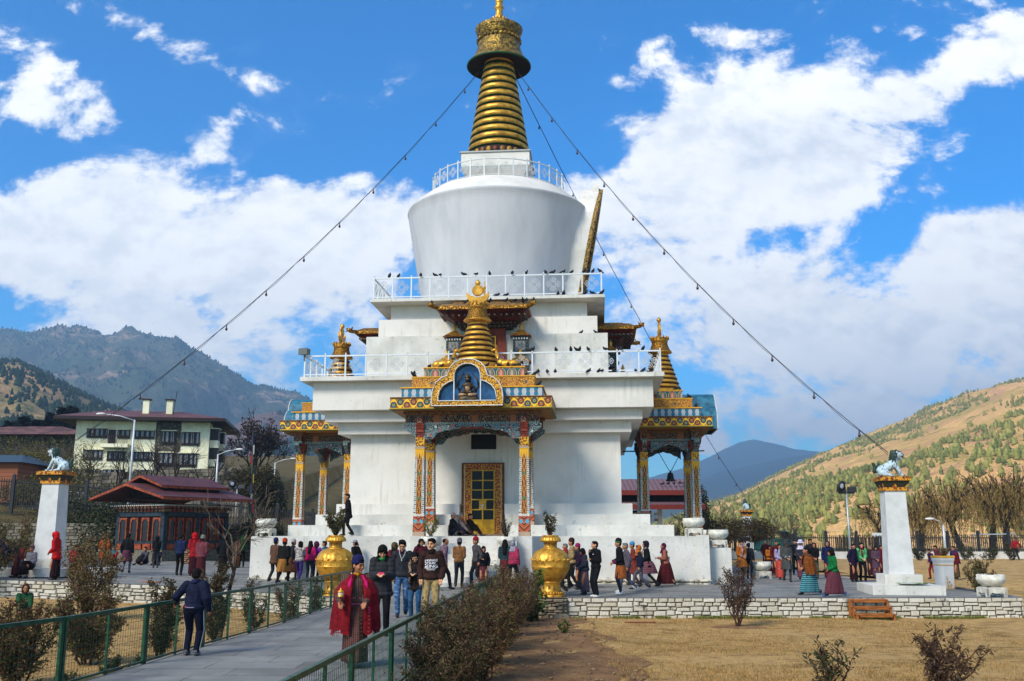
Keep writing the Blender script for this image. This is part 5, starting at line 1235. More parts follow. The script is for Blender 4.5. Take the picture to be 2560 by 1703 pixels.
# left, behind the green fence
shrub('shrub',-8.25,17.0,LZ,1.85,1.45,11000,.065,LEAF['redbrown'],'big brown-leaved shrub at the far left behind the green fence',11,1)
shrub('shrub',-8.2,19.6,LZ,1.95,1.45,11000,.065,LEAF['redbrown'],'tall reddish shrub with bare lower stems behind the fence, second bush from the left edge',10,2)
shrub('shrub',-7.2,20.6,LZ,1.95,.75,8000,.06,LEAF['browngreen'],'narrow dark shrub behind the fence just left of the boy',6,3)
shrub('shrub',-6.75,23.0,LZ,2.1,.8,8000,.06,LEAF['browngreen'],'narrow upright shrub behind the fence just right of the boy',6,4)
shrub('shrub',-6.5,25.4,LZ,1.6,.8,3000,.06,LEAF['browngreen'],'thin brown shrub behind the fence, left of the golden urn',6,5)
shrub('shrub',-5.85,26.6,LZ,1.75,.8,3600,.06,LEAF['redbrown'],'reddish shrub against the fence in front of the left golden urn',6,6)
shrub('shrub',-5.6,28.6,LZ,1.5,.6,2400,.06,LEAF['browngreen'],'small shrub at the fence end below the left golden urn',5,7)
shrub('low_bush',-6.7,15.0,LZ,.62,.7,3000,.045,LEAF['dkgreen'],'low green bush at the foot of the fence, lower left of the boy',8,8,'bush',bare=0)
shrub('low_bush',-6.55,17.2,LZ,.62,.8,3200,.045,LEAF['dkgreen'],'low rounded green bush beside the walkway edge left of the boy',8,9,'bush',bare=0)
shrub('bush',-11.9,28.3,LZ,3.0,1.5,8000,.07,LEAF['tan'],'tall tan and green shrub on a short trunk in front of the left white wall',12,10,'bush',bare=.3,wy=1.2)
shrub('bush',-18.9,34.6,-.3,3.6,3.6,16000,.085,LEAF['olive'],'large olive-brown bush at the left edge hiding seated people',20,11,'bush',bare=.05)
shrub('dry_plant',-24.5,50,.3,3.2,.7,3500,.08,LEAF['tan'],'tall dry yellowish plant climbing left of the small pavilion',5,12,'plant',bare=0)
# right hedge
hz_=[(13.2,.72,1.55,'browngreen','nearest dark olive bush of the hedge by the right fence'),(15.3,.7,1.68,'browngreen','second bush of the hedge along the right fence, green at its foot'),(17.6,.72,1.72,'redbrown','reddish bush in the hedge beside the right fence post'),(20.0,.72,1.7,'redbrown','middle dense red-brown bush of the hedge along the fence'),(22.6,.75,1.7,'browngreen','fourth olive-brown bush of the hedge, under the brown sweater man'),(25.4,.75,1.7,'redbrown','fine-twigged russet bush of the hedge toward the plaza'),(28.2,.7,1.7,'redbrown','last russet bush of the hedge, left of the right golden urn')]
for k,(y,dx,h,l,lab) in enumerate(hz_):
    shrub('hedge_bush',rf(y)+.1+dx*.72,y,LZ,h+.14+(.12 if k%2 else 0),1.4,13000 if y<22 else 8000,.05,LEAF[l],lab,16,20+k,'bush',bare=.0,group='bushes of the hedge along the right fence',wy=2.5,dens=.2)
shrub('hedge_bush',-1.05,12.3,LZ,1.22,.7,5200,.04,LEAF['dkgreen'],'low green-leaved bush at the bottom of the picture right of the dry clump',12,40,'bush',bare=0)
shrub('dry_clump',-1.52,9.7,LZ,1.12,.75,4200,.035,LEAF['dry'],'dry russet clump poking up at the bottom beside the right fence',22,41,'bush',bare=0,wy=1.2)
# right side
shrub('sapling',6.35,28.3,LZ,1.95,1.3,2600,.085,LEAF['curl'],'small sapling with brown hanging leaves standing in bare earth on the right lawn',11,50,'sapling',bare=.38,lw=.28,droop=.1)
shrub('withered_plant',7.15,16.9,LZ,1.12,1.5,1500,.1,LEAF['curl'],'withered plant with curled dark leaves at the bottom right',16,51,'plant',bare=.1,lw=.3,droop=.7)
shrub('leafy_plant',5.2,16.6,LZ,.95,.95,420,.11,LEAF['dkgreen'],'sparse green rosette plant at the bottom, left of the withered plant',8,52,'plant',bare=.35,lw=.3)
x,y,_=gnd(2428,1478); shrub('bush',x+.3,34.3,-.12,1.6,.95,2600,.07,LEAF['olive'],'upright olive bush behind the right corner planter',9,53,'bush',bare=.15)
for k,px in enumerate((2300,2415,2480,2530,2590)):
    a=atY(px,1400,72+k*.3); shrub('conical_bush',a[0],72+k*.3,0,1.35 if k else 1.1,1.1,900,.12,LEAF['dkgreen'],['small round bush in front of the white wall beside the short street lamp','dim conical bush in front of the white wall above the corner planter','conical bush in front of the white wall, second from the right','conical bush in front of the white wall near the far right edge','conical bush cut by the right edge of the picture'][k],9,60+k,'bush',bare=0,dens=.25)
# weedy stalk by the urn
shrub('tall_weed',.72,29.9,LZ,1.95,.42,190,.17,LEAF['green'],'tall green weed with broad leaves in front of the right golden urn',3,70,'weed',bare=.0,lw=.7)
shrub('tall_weed',.55,29.7,LZ,.75,.6,330,.14,LEAF['dkgreen'],'leafy weed clump at the base of the stone plinth',5,71,'weed',bare=0,lw=.8)
shrub('tiny_weed',1.35,26.2,LZ,.38,.3,60,.1,LEAF['green'],'tiny green weed growing in the bare soil below the urn',3,72,'weed',bare=0,lw=.6)
# plants in urns and planters
shrub('urn_shrub',1.23,31.75,1.86,.88,.62,900,.065,LEAF['dkgreen'],'thin leafy twigs growing from the right golden urn',9,80,'plant',bare=.2,droop=-.1,dens=.13)
shrub('urn_shrub',ul[0],32.2,1.9,1.0,.85,2600,.065,LEAF['olive'],'bushy green shrub growing from the left golden urn',12,81,'plant',bare=.2)
x,y=gp(8.52,-8.3); shrub('potted_shrub',x,y,2.2,.4,.7,700,.06,LEAF['yg'],'yellow-green shrub in the planter on the right end of the terrace',8,82,'plant',bare=0)
x,y=gp(-8.55,-8.3); shrub('potted_shrub',x,y,2.2,.6,.7,700,.06,LEAF['olive'],'dull shrub in the planter on the left end of the terrace',8,83,'plant',bare=0)
x,y=gp(-1.48,-10.4); shrub('potted_plant',x,y,1.8,1.0,.75,420,.07,LEAF['yg'],'ragged plant with dry red stalks left of the doorway',12,84,'plant',bare=.1,dens=.2)
x,y=gp(1.4,-10.4); shrub('potted_plant',x,y,1.8,.85,.62,330,.06,LEAF['olive'],'sparse plant with bare stalks right of the doorway',10,85,'plant',bare=.1,dens=.2)
shrub('potted_plant',15.2,31.75,.35,.5,.75,700,.06,LEAF['redbrown'],'dark reddish plant in the right corner planter',8,86,'plant',bare=0)
shrub('potted_grass',hx,hy,1.15,.35,.5,400,.12,LEAF['tan'],'dry grass in the hexagonal pedestal planter',10,87,'plant',bare=0,lw=.12)
# ---- bare trees
def baretree(name,x,y,z,h,label,seed,lean=(0,0,1),r=.12,depth=5,spread=.6,lm=None,nl=0,ls=.1,curl=.22,up=.12,nb=(2,3),trunk=.3,mt=None,cat='tree',minr=.012,drp=0.):
    rn=random.Random(seed); t=thing(name,label,cat,(x,y,z)); b=MB(); tips=[]
    tl=h*trunk; pts=[Vector((0,0,-.2))]; d=Vector(lean).normalized()
    for i in range(4): d=(d+Vector((rn.gauss(0,.08),rn.gauss(0,.08),.05))).normalized(); pts.append(pts[-1]+d*(tl/4+.05))
    b.smooth=True; b.tube(pts,[r*1.15,r,r*.92,r*.86,r*.8],8,False); b.build('trunk',mt or BARK,t)
    b=MB()
    for k in range(rn.randint(3,4)):
        a=rn.uniform(0,6.28); grow(b,pts[-1] if k else pts[-1],(d.x+cos(a)*spread,d.y+sin(a)*spread,d.z+.2),h*(1-trunk)*.34,r*.6,depth-1,spread,tips,rn,curl,up,nb,.66,4,minr)
    b.build('crown',mt or BARK,t)
    if nl:
        r_=np.random.RandomState(seed); tp=[q for q in tips if q[2]<=1]; i=r_.randint(0,len(tp),nl)
        P=np.array([list(tp[k][0]) for k in i])+r_.normal(0,.1*h/8,(nl,3)); D=np.array([list(tp[k][1]) for k in i])+r_.normal(0,.5,(nl,3))
        V,F=leaves(P,D,ls,ls*.5,r_,droop=drp); obj('foliage',fastmesh('foliage',V,F,lm),t)
    return t
baretree('bare_sapling',-6.95,23.8,LZ,4.4,'leaning bare young tree with pale grey trunk behind the green fence, left of the urn',5,(.32,0,1),.055,5,.75,curl=.2,up=.05,trunk=.42,minr=.005)
a=atY(200,1200,84)
for k,(px,Y,h,lab) in enumerate(((215,86,6.5,'bare leafless tree in front of the left end of the cream building'),(275,87,5.5,'bare twiggy tree in front of the cream building, second from the left'),(385,87,6.0,'spreading bare tree in front of the middle of the cream building'),(430,86.5,6.2,'dark bare tree in front of the right half of the cream building'),(500,87.5,5.0,'low bare tree at the right corner of the cream building'))):
    a=atY(px,1300,Y); baretree('bare_tree',a[0],Y,3.6,h+2.2,lab,90+k,(rnd.uniform(-.1,.1),0,1),.13,4,.8,trunk=.3,nb=(3,3),minr=.013,mt=BARKD)
a=atY(640,1300,92); baretree('purplish_tree',a[0],92,3.0,11.5,'tall dark tree with sparse purplish leaves beside the prayer flag pole',98,(0,0,1),.2,5,.5,leafmat('purplish_leaf','3a2c2a','241c1e','4c443c',.9),2000,.3,trunk=.28,mt=BARKD,nb=(3,3),minr=.025)
# ivy on the corner of the high wall
def crownmass(name,label,cat,blobs,n,ls,lm,seed,loc=(0,0,0),kind=None,droop=.3,part='foliage',trunk=None,lw=.55):
    r=np.random.RandomState(seed); t=thing(name,label,cat,loc) 
    tot=sum(b_[3]*b_[4]*b_[5] for b_ in blobs); PP=[];DD=[]
    for (x,y,z,rx,ry,rz) in blobs:
        k=int(n*rx*ry*rz/tot); v=r.normal(size=(k,3)); v/=np.linalg.norm(v,axis=1)[:,None]; q=r.rand(k)**.45
        cl=.75+.5*fbm(v[:,0]*2.5+x+5,v[:,2]*2.5+v[:,1]+z+5,3); P=v*(q*cl)[:,None]*np.array([rx,ry,rz])+np.array([x,y,z]); PP.append(P); DD.append(v+r.normal(0,.7,(k,3)))
    P=np.concatenate(PP); D=np.concatenate(DD); V,F=leaves(P,D,ls,ls*lw,r,droop=droop); obj(part,fastmesh(part,V,F,lm),t)
    if trunk: b=MB(); b.smooth=True; [b.tube(p,rr,7,False) for p,rr in trunk]; b.build('trunk',BARKD,t)
    return t
IVY=leafmat('ivy_leaf','4c4626','2a2a18','5a4a2c')
crownmass('ivy','mass of dark ivy over the right corner of the high stone wall','ivy',[(-23.2,87.6,6.6,2.2,.7,1.4),(-22.0,88.5,5.3,1.3,.8,2.6),(-21.2,89,4.0,.9,.8,2.2)],9000,.22,IVY,7)
OLV=leafmat('bamboo_olive_leaf','5c5620','3a3a16','6c5c2c'); 
for k,(px,py,Y,rx,rz,lab) in enumerate(((60,1190,76,3.6,1.9,'dense olive bush on the bank above the timber hut'),(135,1165,80,3.4,2.6,'tall olive bamboo thicket behind the left snow lion'),(20,1150,84,3.5,2.2,'olive thicket at the left edge below the long-roofed house'),(110,1225,70,3.0,1.2,'low olive bush on the bank behind the left pillar'))):
    a=atY(px,py,Y); crownmass('thicket',lab,'bush',[(0,0,0,rx,1.6,rz),(rx*.5,.3,-rz*.4,rx*.7,1.4,rz*.8),(-rx*.5,.3,-rz*.3,rx*.7,1.4,rz*.8)],6500,.24,OLV,200+k,a,lw=.25)
for k,(px,py,Y,rx,rz,lab) in enumerate(((200,1290,64,3.2,1.4,'dark hedge above the lower stone wall, right of the left pillar'),(300,1255,68,2.8,1.3,'olive shrubbery behind the left end of the pavilion roof'),(270,1330,58.5,1.8,1.9,'dark leafy shrub against the left side of the small pavilion'),(560,1345,63,.9,.5,'small bush on the wall right of the small pavilion'),(655,1325,60,1.3,.8,'round dull shrub behind the left terrace planter'))):
    a=atY(px,py,Y); crownmass('shrubbery',lab,'bush',[(0,0,0,rx,1.2,rz),(rx*.4,0,-rz*.3,rx*.6,1,rz*.7)],4200,.16,LEAF['olive' if k in(1,3) else 'dkgreen'],230+k,a)
# conifers behind the houses
def conifer(x,y,z,h,w_,label,seed,lm):
    r=np.random.RandomState(seed); t=thing('conifer',label,'tree',(x,y,z),group='dark conifers on the left hillside')
    n=2600; q=r.rand(n)**.7; zz=h*(.12+.88*q); rad=w_*(1-q)**.85*(.55+.45*np.sin(q*h*5+r.rand(n)*2.))*r.rand(n)**.35; a=r.rand(n)*6.283
    P=np.stack([rad*np.cos(a),rad*np.sin(a),zz],1); D=np.stack([np.cos(a),np.sin(a),np.full(n,-.15)],1)+r.normal(0,.25,(n,3)); V,F=leaves(P,D,.9,.3,r,droop=.2); obj('crown',fastmesh('crown',V,F,lm),t)
    tubeobj('trunk',[(0,0,0),(0,0,h*.95)],[.25,.05],BARKD,t,6)
CONL=leafmat('conifer_needles','141c14','0b110d')
for k,(px,py,Y,lab) in enumerate(((-20,1075,140,'dark conifer cut by the left edge'),(28,1055,138,'dark conifer above the long-roofed house, first from the left edge'),(62,1042,142,'dark pointed conifer, second from the left edge'),(95,1050,139,'dark conifer, third from the left edge'),(130,1035,140,'tall dark conifer, fourth from the left edge'),(160,1020,138,'tallest dark conifer beside the left end of the cream building roof'),(182,1015,142,'dark conifer touching the roof end of the cream building'))):
    a=atY(px,py,Y); zb=9.; conifer(a[0],Y,zb,a[2]-zb,3.1,lab,300+k,CONL)
# prayer flag pole
a=atY(641,1075,86); t=thing('prayer_flag_pole','thin pole with a vertical strip of coloured prayer flags beside the purplish tree','flag pole',(a[0],86,3)); hgt=a[2]-3
tubeobj('pole',[(0,0,0),(-.3,0,hgt)],.05,DARKM,t)
for k,cn in enumerate(('1c2854','a8a8a4','7c1c1c','24502e','8c7c28','1c2854','a8a8a4','7c1c1c','24502e','8c7c28')):
    b=MB(); z1=hgt-.5-k*.85; b.box(-.14,.02,-.012,.012,z1-.8,z1); b.xf(Matrix.Translation((.0-.3*z1/hgt+.05+.1*sin(k*2.1),0,0))); b.build('flag',mat('flag_'+cn,lin(cn),.8),t)
# willows on the right
WIL=leafmat('willow_brown_leaf','8c6a38','54442a','948040')
def willow(x,y,h,w_,label,seed,lean=0,nst=520,lm=WIL):
    rn=random.Random(seed); r=np.random.RandomState(seed); t=thing('willow',label,'tree',(x,y,-.2),group='brown willows behind the right fence'); b=MB(); tips=[]
    b.smooth=True; pts=[Vector((0,0,0)),Vector((lean*.3,0,h*.12)),Vector((lean*.7,.1,h*.25)),Vector((lean,.0,h*.36))]; b.tube(pts,[.42,.34,.3,.26],8,False); b.build('trunk',BARKD,t)
    b=MB()
    for k in range(5): a=k*1.26+rn.uniform(-.3,.3); grow(b,pts[-1],(cos(a)*.7,sin(a)*.5,1),h*.24,.17,3,.5,tips,rn,.18,.06,(2,3),.66,4,.03)
    b.build('limbs',BARKD,t)
    tp=[q for q in tips if q[2]<=2]; PP=[];DD=[]
    for s in range(nst):
        p,d,_=tp[rn.randrange(len(tp))]; p=Vector(p)+Vector((rn.gauss(0,.35),rn.gauss(0,.35),rn.gauss(0,.3))); L_=rn.uniform(.8,1)*min(p.z-.6,rn.uniform(1.2,4.4))
        ox,oy=rn.gauss(0,.5),rn.gauss(0,.5); m=int(10+L_*9)
        for i in range(m):
            s_=i/m; PP.append((p.x+ox*sin(s_*1.6),p.y+oy*sin(s_*1.6),p.z+.35*sin(s_*3.14)*.6-L_*s_**1.3)); DD.append((ox*.3+rn.gauss(0,.4),oy*.3+rn.gauss(0,.4),-1.))
    V,F=leaves(np.array(PP),np.array(DD),.26,.05,r); obj('crown',fastmesh('crown',V,F,lm),t)
for k,(px,py,Y,w_,lean,lab) in enumerate(((2395,1200,92,4.5,-1.0,'large spreading brown willow right of the tall pillar'),(2290,1235,95,3.2,.3,'smaller brown willow just right of the tall pillar'),(2462,1185,94,3.6,.4,'upright willow with clear dark trunk, second from the right edge'),(2500,1200,90,3.2,.2,'thin-trunked willow near the right edge'),(2570,1195,91,4.,.5,'willow cut by the right edge of the picture'),(2190,1260,98,2.6,.2,'low brown willow partly behind the tall pillar'))):
    a=atY(px,py,Y); willow(a[0],Y,a[2]+1.3,w_,lab,400+k,lean,(230 if k<5 else 160))
# bare and bushy trees behind the terrace on the right
for k,(px,py,Y,lab,nl,lm) in enumerate(((1815,1235,84,'bare tree between the right portico and the distant pillar',0,None),(1745,1250,78,'dark shrubby tree right of the side portico',1800,'dkgreen'),(1850,1250,86,'twiggy bare tree just left of the distant pillar',300,'tan'),(1915,1250,87,'bare tree right of the distant pillar',0,None),(1965,1265,89,'low bare tree in front of the sunlit slope',250,'tan'),(1690,1270,80,'bare tree seen through the right portico',0,None),(1590,1195,84,'bare tree seen between the stupa wall and right portico',0,None))):
    a=atY(px,py,Y); baretree('roadside_tree',a[0],Y,-.2,a[2]+.2,lab,500+k,(0,0,1),.12,4,.6,LEAF[lm] if lm else None,nl//2,.16,trunk=.22,nb=(3,3),minr=.014,mt=BARK)
for k,(px,py,Y,rx,rz,lab) in enumerate(((1790,1330,72,2.2,1.0,'brown-green shrubs behind the right end of the terrace'),(1880,1325,74,1.8,.9,'shrubs at the foot of the distant pillar'),(1745,1275,76,.9,1.9,'dark conical shrub beside the right portico'))):
    a=atY(px,py,Y); crownmass('shrubbery',lab,'bush',[(0,0,0,rx,1.2,rz)],3200,.17,LEAF['browngreen' if k<2 else 'dkgreen'],260+k,a)
# grass blades: lawn tufts and green fringe
def blades(name,pts,n,h,mt,seed,label,spread=.0):
    r=np.random.RandomState(seed); P=pts(r,n); k=len(P); D=r.normal(0,.35,(k,3)); D[:,2]=1; V,F=leaves(P,D,h,h*.16,r); o=obj(name,fastmesh(name,V,F,mt)); tag(o,label,'grass',kind='stuff')
DRYG=leafmat('dry_grass_blade','b8955a','8a6c3c','6c5c30',.9); GRG=leafmat('green_grass_blade','5c6a24','3f4c1c','8a8440',.9)
def lawnpts(x0,x1,y0,y1,dens=.0):
    def f(r,n):
        x=r.uniform(x0,x1,n); y=y0+(y1-y0)*r.rand(n)**1.5; k=fbm(x*.8+40,y*.8+9,4); ok=k+r.uniform(-.2,.2,n)>.46+dens; x,y=x[ok],y[ok]
        z=np.array([lz(a,b_) for a,b_ in zip(x,y)]); return np.stack([x,y,z-.01],1)
    return f
blades('dry_grass',lawnpts(1.9,13,16.5,31),90000,.06,DRYG,1,'short dry grass of the right lawn'); blades('dry_grass',lawnpts(-16,-6.1,15,33),36000,.055,DRYG,2,'short dry grass of the left lawn')
def fringe(r,n):
    x=r.uniform(1.8,16,n); y=31.05-np.abs(r.normal(0,.16,n))-(x<2.6)*r.rand(n)*1.2; k=fbm(x*1.7+4,y*.5,3); ok=(k>.45); x,y=x[ok],y[ok]; return np.stack([x,y,np.full(len(x),-.6)],1)
blades('green_grass',fringe,9000,.09,GRG,3,'green grass fringe along the foot of the right white wall')
def edgepts(r,n):
    t=r.rand(n); y=14+16.5*t; x=np.interp(y,[c[1] for c in CURB],[c[0] for c in CURB])-np.abs(r.normal(0,.1,n))-.03; return np.stack([x,y,np.full(n,-.6)],1)
blades('green_grass',edgepts,5000,.12,GRG,4,'green grass along the left edge of the walkway')
# earth ring round the sapling
b=MB(); b.smooth=True; b.lathe([(.85,-.03),(.7,.02),(.35,.05),(.02,.04)],28,sx=1.1,sy=.8); o=b.build('soil_ring',SOIL,None,(6.35,28.3,lz(6.35,28.3)+.0)); o['kind']='structure'
# scattered clods and pebbles on the bare soil
r=np.random.RandomState(11); b=MB()
for i in range(420):
    y=14+16*r.rand()**1.3; x=r.uniform(-.4,2.4); s=r.uniform(.012,.04); b.ball((x,y,lz(x,y)+.03),(s*r.uniform(.8,1.5),s,s*.6),5,4)
tag(b.build('pebbles',mat('pale_clod',lambda:cmix(island(),lin('8c7458'),lin('4c3a2a')),.95)),'scattered clods and pebbles on the bare soil','pebbles',kind='stuff')
# ============================================================ people
from mathutils.bvhtree import BVHTree
SKIN=mat('skin_brown',lin('a06a4a'),.55,bump=lambda:noise(ocoord(),60,2),bs=.1,bd=.003); SKINL=mat('skin_light',lin('c08c68'),.55)
HAIRK=mat('black_hair',lambda:cmix(sstep(noise(vmul(ocoord(),(30,30,4)),2,2),.4,.7),(.004,.0035,.003),(.012,.01,.009)),.8,spec=.08); HAIRG=mat('grey_hair',var('5c5a58',.3,30),.7)
EYEM=mat('eye_dark',(.008,.006,.005),.2); LIPM=mat('lip_tone',lin('7c3a34'),.5)
CL={}
def cloth(c,pat=None,c2=None,k=1.):
    key='cloth_%s_%s_%s_%g'%(c,pat,c2,k)
    if key in CL: return CL[key]
    def f():
        o=ocoord(); x,y,z=sep(o); n=noise(o,14,4,.7); a=lin(c); lo=tuple(v*.5 for v in a)
        base=cmix(sstep(n,.35,.65),lo,a)
        if pat is None: return base
        b_=lin(c2 or '000000'); ang=S.math('ARCTAN2',x,y)
        if pat=='v': return cmix((sfr(ang*(5.2*k))<.38),base,b_)
        if pat=='h': return cmix((sfr(z*(14*k))<.35),base,b_)
        if pat=='p': return cmix(smin((sfr(ang*(4.5*k))<.2)+(sfr(z*(11*k))<.2),1.)*.85,base,b_)
        if pat=='t': return cmix((sfr(x*(22*k))<.3)*(sfr(z*(20*k))<.65),base,b_)
        if pat=='puff': return cmix((sfr(z*(11*k))<.16)*.7,base,tuple(v*.35 for v in a))
        if pat=='knit': return cmix(sstep(noise(vmul(o,(1,1,3)),9*k,3),.5,.55),base,b_)
        if pat=='camo': return cmix(sstep(noise(o,12,2),.48,.52),base,b_)
    m=mat(key,f,.85,bump=(lambda:noise(vmul(ocoord(),(1,1,.5)),9,3,.6)+ (S.math('ABSOLUTE',ssin(sep(ocoord())[2]*34.))*.5 if pat=='puff' else noise(ocoord(),60,2)*.1)),bs=.55,bd=.03,spec=.15 if pat!='puff' else .5)
    CL[key]=m; return m
def V3(*a): return Vector(a)
def ik(a,c,l1,l2,pole):
    a,c=Vector(a),Vector(c); d=c-a; L_=min(d.length,(l1+l2)*.995); d=d.normalized(); c=a+d*L_
    x=(l1*l1-l2*l2+L_*L_)/(2*L_); h=math.sqrt(max(0,l1*l1-x*x)); p=Vector(pole); p=(p-d*p.dot(d)).normalized(); return a+d*x+p*h,c
ARMS={ # wrist targets for left(-x image side=person's right) and right, in the upper-body frame
 'down':((-.25,-.03,.90),(.25,-.03,.90)),'swingA':((-.25,-.24,.98),(.24,.2,.93)),'swingB':((-.24,.2,.93),(.25,-.24,.98)),'phone':((-.06,-.27,1.17),(.07,-.27,1.17)),
 'belly':((-.07,-.22,1.04),(.07,-.22,1.02)),'pocket':((-.21,-.1,.93),(.21,-.1,.93)),'back':((-.05,.17,.96),(.05,.18,.95)),'chin':((-.03,-.19,1.37),(.05,-.2,1.17)),
 'face':((-.06,-.24,1.42),(.07,-.24,1.42)),'wheel':((-.27,-.26,1.06),(.13,-.27,1.05)),'beads':((-.1,-.3,1.1),(.1,-.26,1.02)),'knees':((-.14,-.42,1.02),(.14,-.42,1.02)),'fence':((-.27,-.06,.9),(.4,-.14,1.04)),'oneup':((-.1,-.26,1.2),(.24,.0,.92))}
def skel(legs,arms,lean=0,hy=0,hp=0):
    P=.93; st=0
    if legs=='stand': an=((-.1,.02,.08),(.1,-.03,.08)); fp=(0,0)
    elif legs=='walk': an=((-.08,-.29,.09),(.08,.33,.15)); P=.9; fp=(10,-35); st=1
    elif legs=='walkB': an=((-.08,.33,.15),(.08,-.29,.09)); P=.9; fp=(-35,10); st=1
    elif legs=='step': an=((-.08,-.16,.08),(.09,.18,.11)); P=.92; fp=(0,-20); st=.5
    elif legs=='stepB': an=((-.09,.18,.11),(.08,-.16,.08)); P=.92; fp=(-20,0); st=.5
    elif legs=='sit': an=((-.12,-.46,.08),(.12,-.42,.08)); P=.5; fp=(0,0)
    elif legs=='floor': an=((-.16,-.62,.07),(.2,-.5,.07)); P=.14; fp=(0,0)
    elif legs=='squat': an=((-.12,-.1,.08),(.12,-.14,.08)); P=.3; fp=(0,0)
    T=Matrix.Translation((0,0,P))@Matrix.Rotation(R(lean),4,'X')@Matrix.Translation((0,0,-.93))
    S_={'T':T,'st':st,'P':P,'legs':[],'arms':[]}
    for s,a,f in ((-1,an[0],fp[0]),(1,an[1],fp[1])):
        hip=T@V3(s*.09,0,.91); kn,ak=ik(hip,a,.43,.43,(s*.08,-1,.35 if legs in('floor','sit','squat') else 0)); S_['legs'].append((hip,kn,ak,f))
    for s,w in zip((-1,1),ARMS[arms]):
        sh=V3(s*.16,.0,1.40); el,wr=ik(sh,w,.285,.255,(s*.4,.65,-.6)); S_['arms'].append((sh,el,wr))
    S_['H']=T@Matrix.Translation((0,-.005,1.5))@Matrix.Rotation(R(hy),4,'Z')@Matrix.Rotation(R(hp),4,'X')@Matrix.Translation((0,-.012,.108))@Matrix.Scale(1.1,4)
    return S_
def handprims(wr,el,s,curl,r,T):
    d=(wr-el).normalized(); up=V3(0,0,1) if abs(d.z)<.8 else V3(0,-1,0)
    side=d.cross(up).normalized(); n=side.cross(d)*-1; side=side*(1 if s<0 else -1)
    if abs(d.z)>.8: n=V3(-s,0,0)*1.; side=d.cross(n)
    o=[]; C=lambda a,b,p,q:o.append(('c',T@a,T@b,p,q))
    for k in (-1,1): C(wr+side*k*.014,wr+d*.075+side*k*.022,.02,.019)
    for i in range(4):
        b=wr+d*.085+side*(i-1.5)*.0195; L_=(.062,.072,.068,.052)[i]; dd=(d*cos(curl)+n*sin(curl)).normalized(); d2=(d*cos(curl*2.1)+n*sin(curl*2.1)).normalized()
        C(b-d*.02,b+dd*L_*.55,r,r*.95); C(b+dd*L_*.55,b+dd*L_*.55+d2*L_*.6,r*.95,r*.8)
    tb=wr+d*.03+side*-.03; C(tb,tb+(d*.7-side*.55+n*.35)*.045,r*1.2,r); C(tb+(d*.7-side*.55+n*.35)*.045,tb+(d*.7-side*.55+n*.35)*.045+(d*.9+n*.5)*.03,r,r*.85)
    return o
CACHE={}
def get(key,fn):
    if key not in CACHE: CACHE[key]=fn()
    return CACHE[key]
def bodymesh(S_,key,near,skin,curl=.5,dress=False):
    T=S_['T']; RT=T.to_3x3(); H_=S_['H']; RH=H_.to_3x3()
    def f():
        p=[('e',T@V3(0,0,.95),(.15,.105,.12),RT),('e',T@V3(0,0,1.1),(.13,.095,.15),RT),('e',T@V3(0,0,1.28),(.16,.1,.15),RT),('c',T@V3(-.14,0,1.405),T@V3(.14,0,1.405),.05,.05),('c',T@V3(0,.005,1.42),H_@V3(0,.012,-.06),.052,.047),
           ('e',H_@V3(0,.005,.0),(.072,.09,.102),RH),('e',H_@V3(0,-.03,-.05),(.052,.055,.052),RH),('c',H_@V3(0,-.08,.005),H_@V3(0,-.1,-.022),.011,.016),('e',H_@V3(0,-.075,-.052),(.024,.02,.012),RH),('e',H_@V3(0,-.072,-.085),(.022,.018,.018),RH),('c',H_@V3(-.035,-.076,.03),H_@V3(.035,-.076,.03),.014,.014),
           ('e',H_@V3(-.075,.008,-.005),(.012,.022,.033),RH),('e',H_@V3(.075,.008,-.005),(.012,.022,.033),RH)]
        for s in (-1,1): p.append(('e',H_@V3(s*.042,-.058,-.025),(.026,.025,.026),RH))
        for s,(sh,el,wr) in zip((-1,1),S_['arms']):
            p+=[('c',T@sh,T@el,.046,.038),('c',T@el,T@wr,.038,.024)]; p+=handprims(wr,el,s,curl,.0088 if near else .0105,T)
        for (h,k,a,fp) in S_['legs']:
            p+=[('c',h,k,.082,.054),('c',k,a,.052,.036)]; fd=Matrix.Rotation(R(fp),3,'X')@V3(0,-1,0); p.append(('c',a+V3(0,.02,-.03),a+fd*.14+V3(0,0,-.045),.034,.028))
        return bake(p,.0075 if near else .0135,2 if near else 1,[skin],'body')
    return get(('body',key,near,skin.name),f)
def topmesh(kind,S_,key,near,m,fat=0):
    T=S_['T']; RT=T.to_3x3()
    def f():
        hem={'jacket':.86,'coat':.70,'gho':.99,'puffer':.84,'poncho':.9,'blouse':.97}[kind]; sl=.02+fat*.01; p=[]
        g={'gho':.03,'puffer':.03,'coat':.015,'blouse':.015}.get(kind,.01)+fat*.02
        p.append(('e',T@V3(0,0,1.28),(.158+g,.115+g,.16),RT)); p.append(('c',T@V3(-.125,0,1.395),T@V3(.125,0,1.395),.064+g*.5,.064+g*.5)); p.append(('c',T@V3(0,0,1.42),T@V3(0,.0,1.475),.075,.062))
        zz=1.2
        while zz>hem+.1: p.append(('e',T@V3(0,0,zz),(.16+g+(1.2-zz)*.07,.118+g+(1.2-zz)*.05,.12),RT)); zz-=.07
        p.append(('e',T@V3(0,0,hem+.09),(.165+g+(1.2-hem)*.09,.125+g+(1.2-hem)*.06,.1),RT))
        for sh,el,wr in S_['arms']:
            w2=el.lerp(wr,.97); p+=[('c',T@sh,T@el,.062+sl+g*.3,.05+sl+g*.6),('c',T@el,T@w2,.05+sl+g*.6,.036+sl*.7+g*.3)]
        return bake(p,.0105 if near else .017,3,[m],'jacket')
    r=get(('top',kind,key,near,fat),f)
    if r.materials[0]!=m: r=r.copy(); r.materials.clear(); r.materials.append(m)
    return r
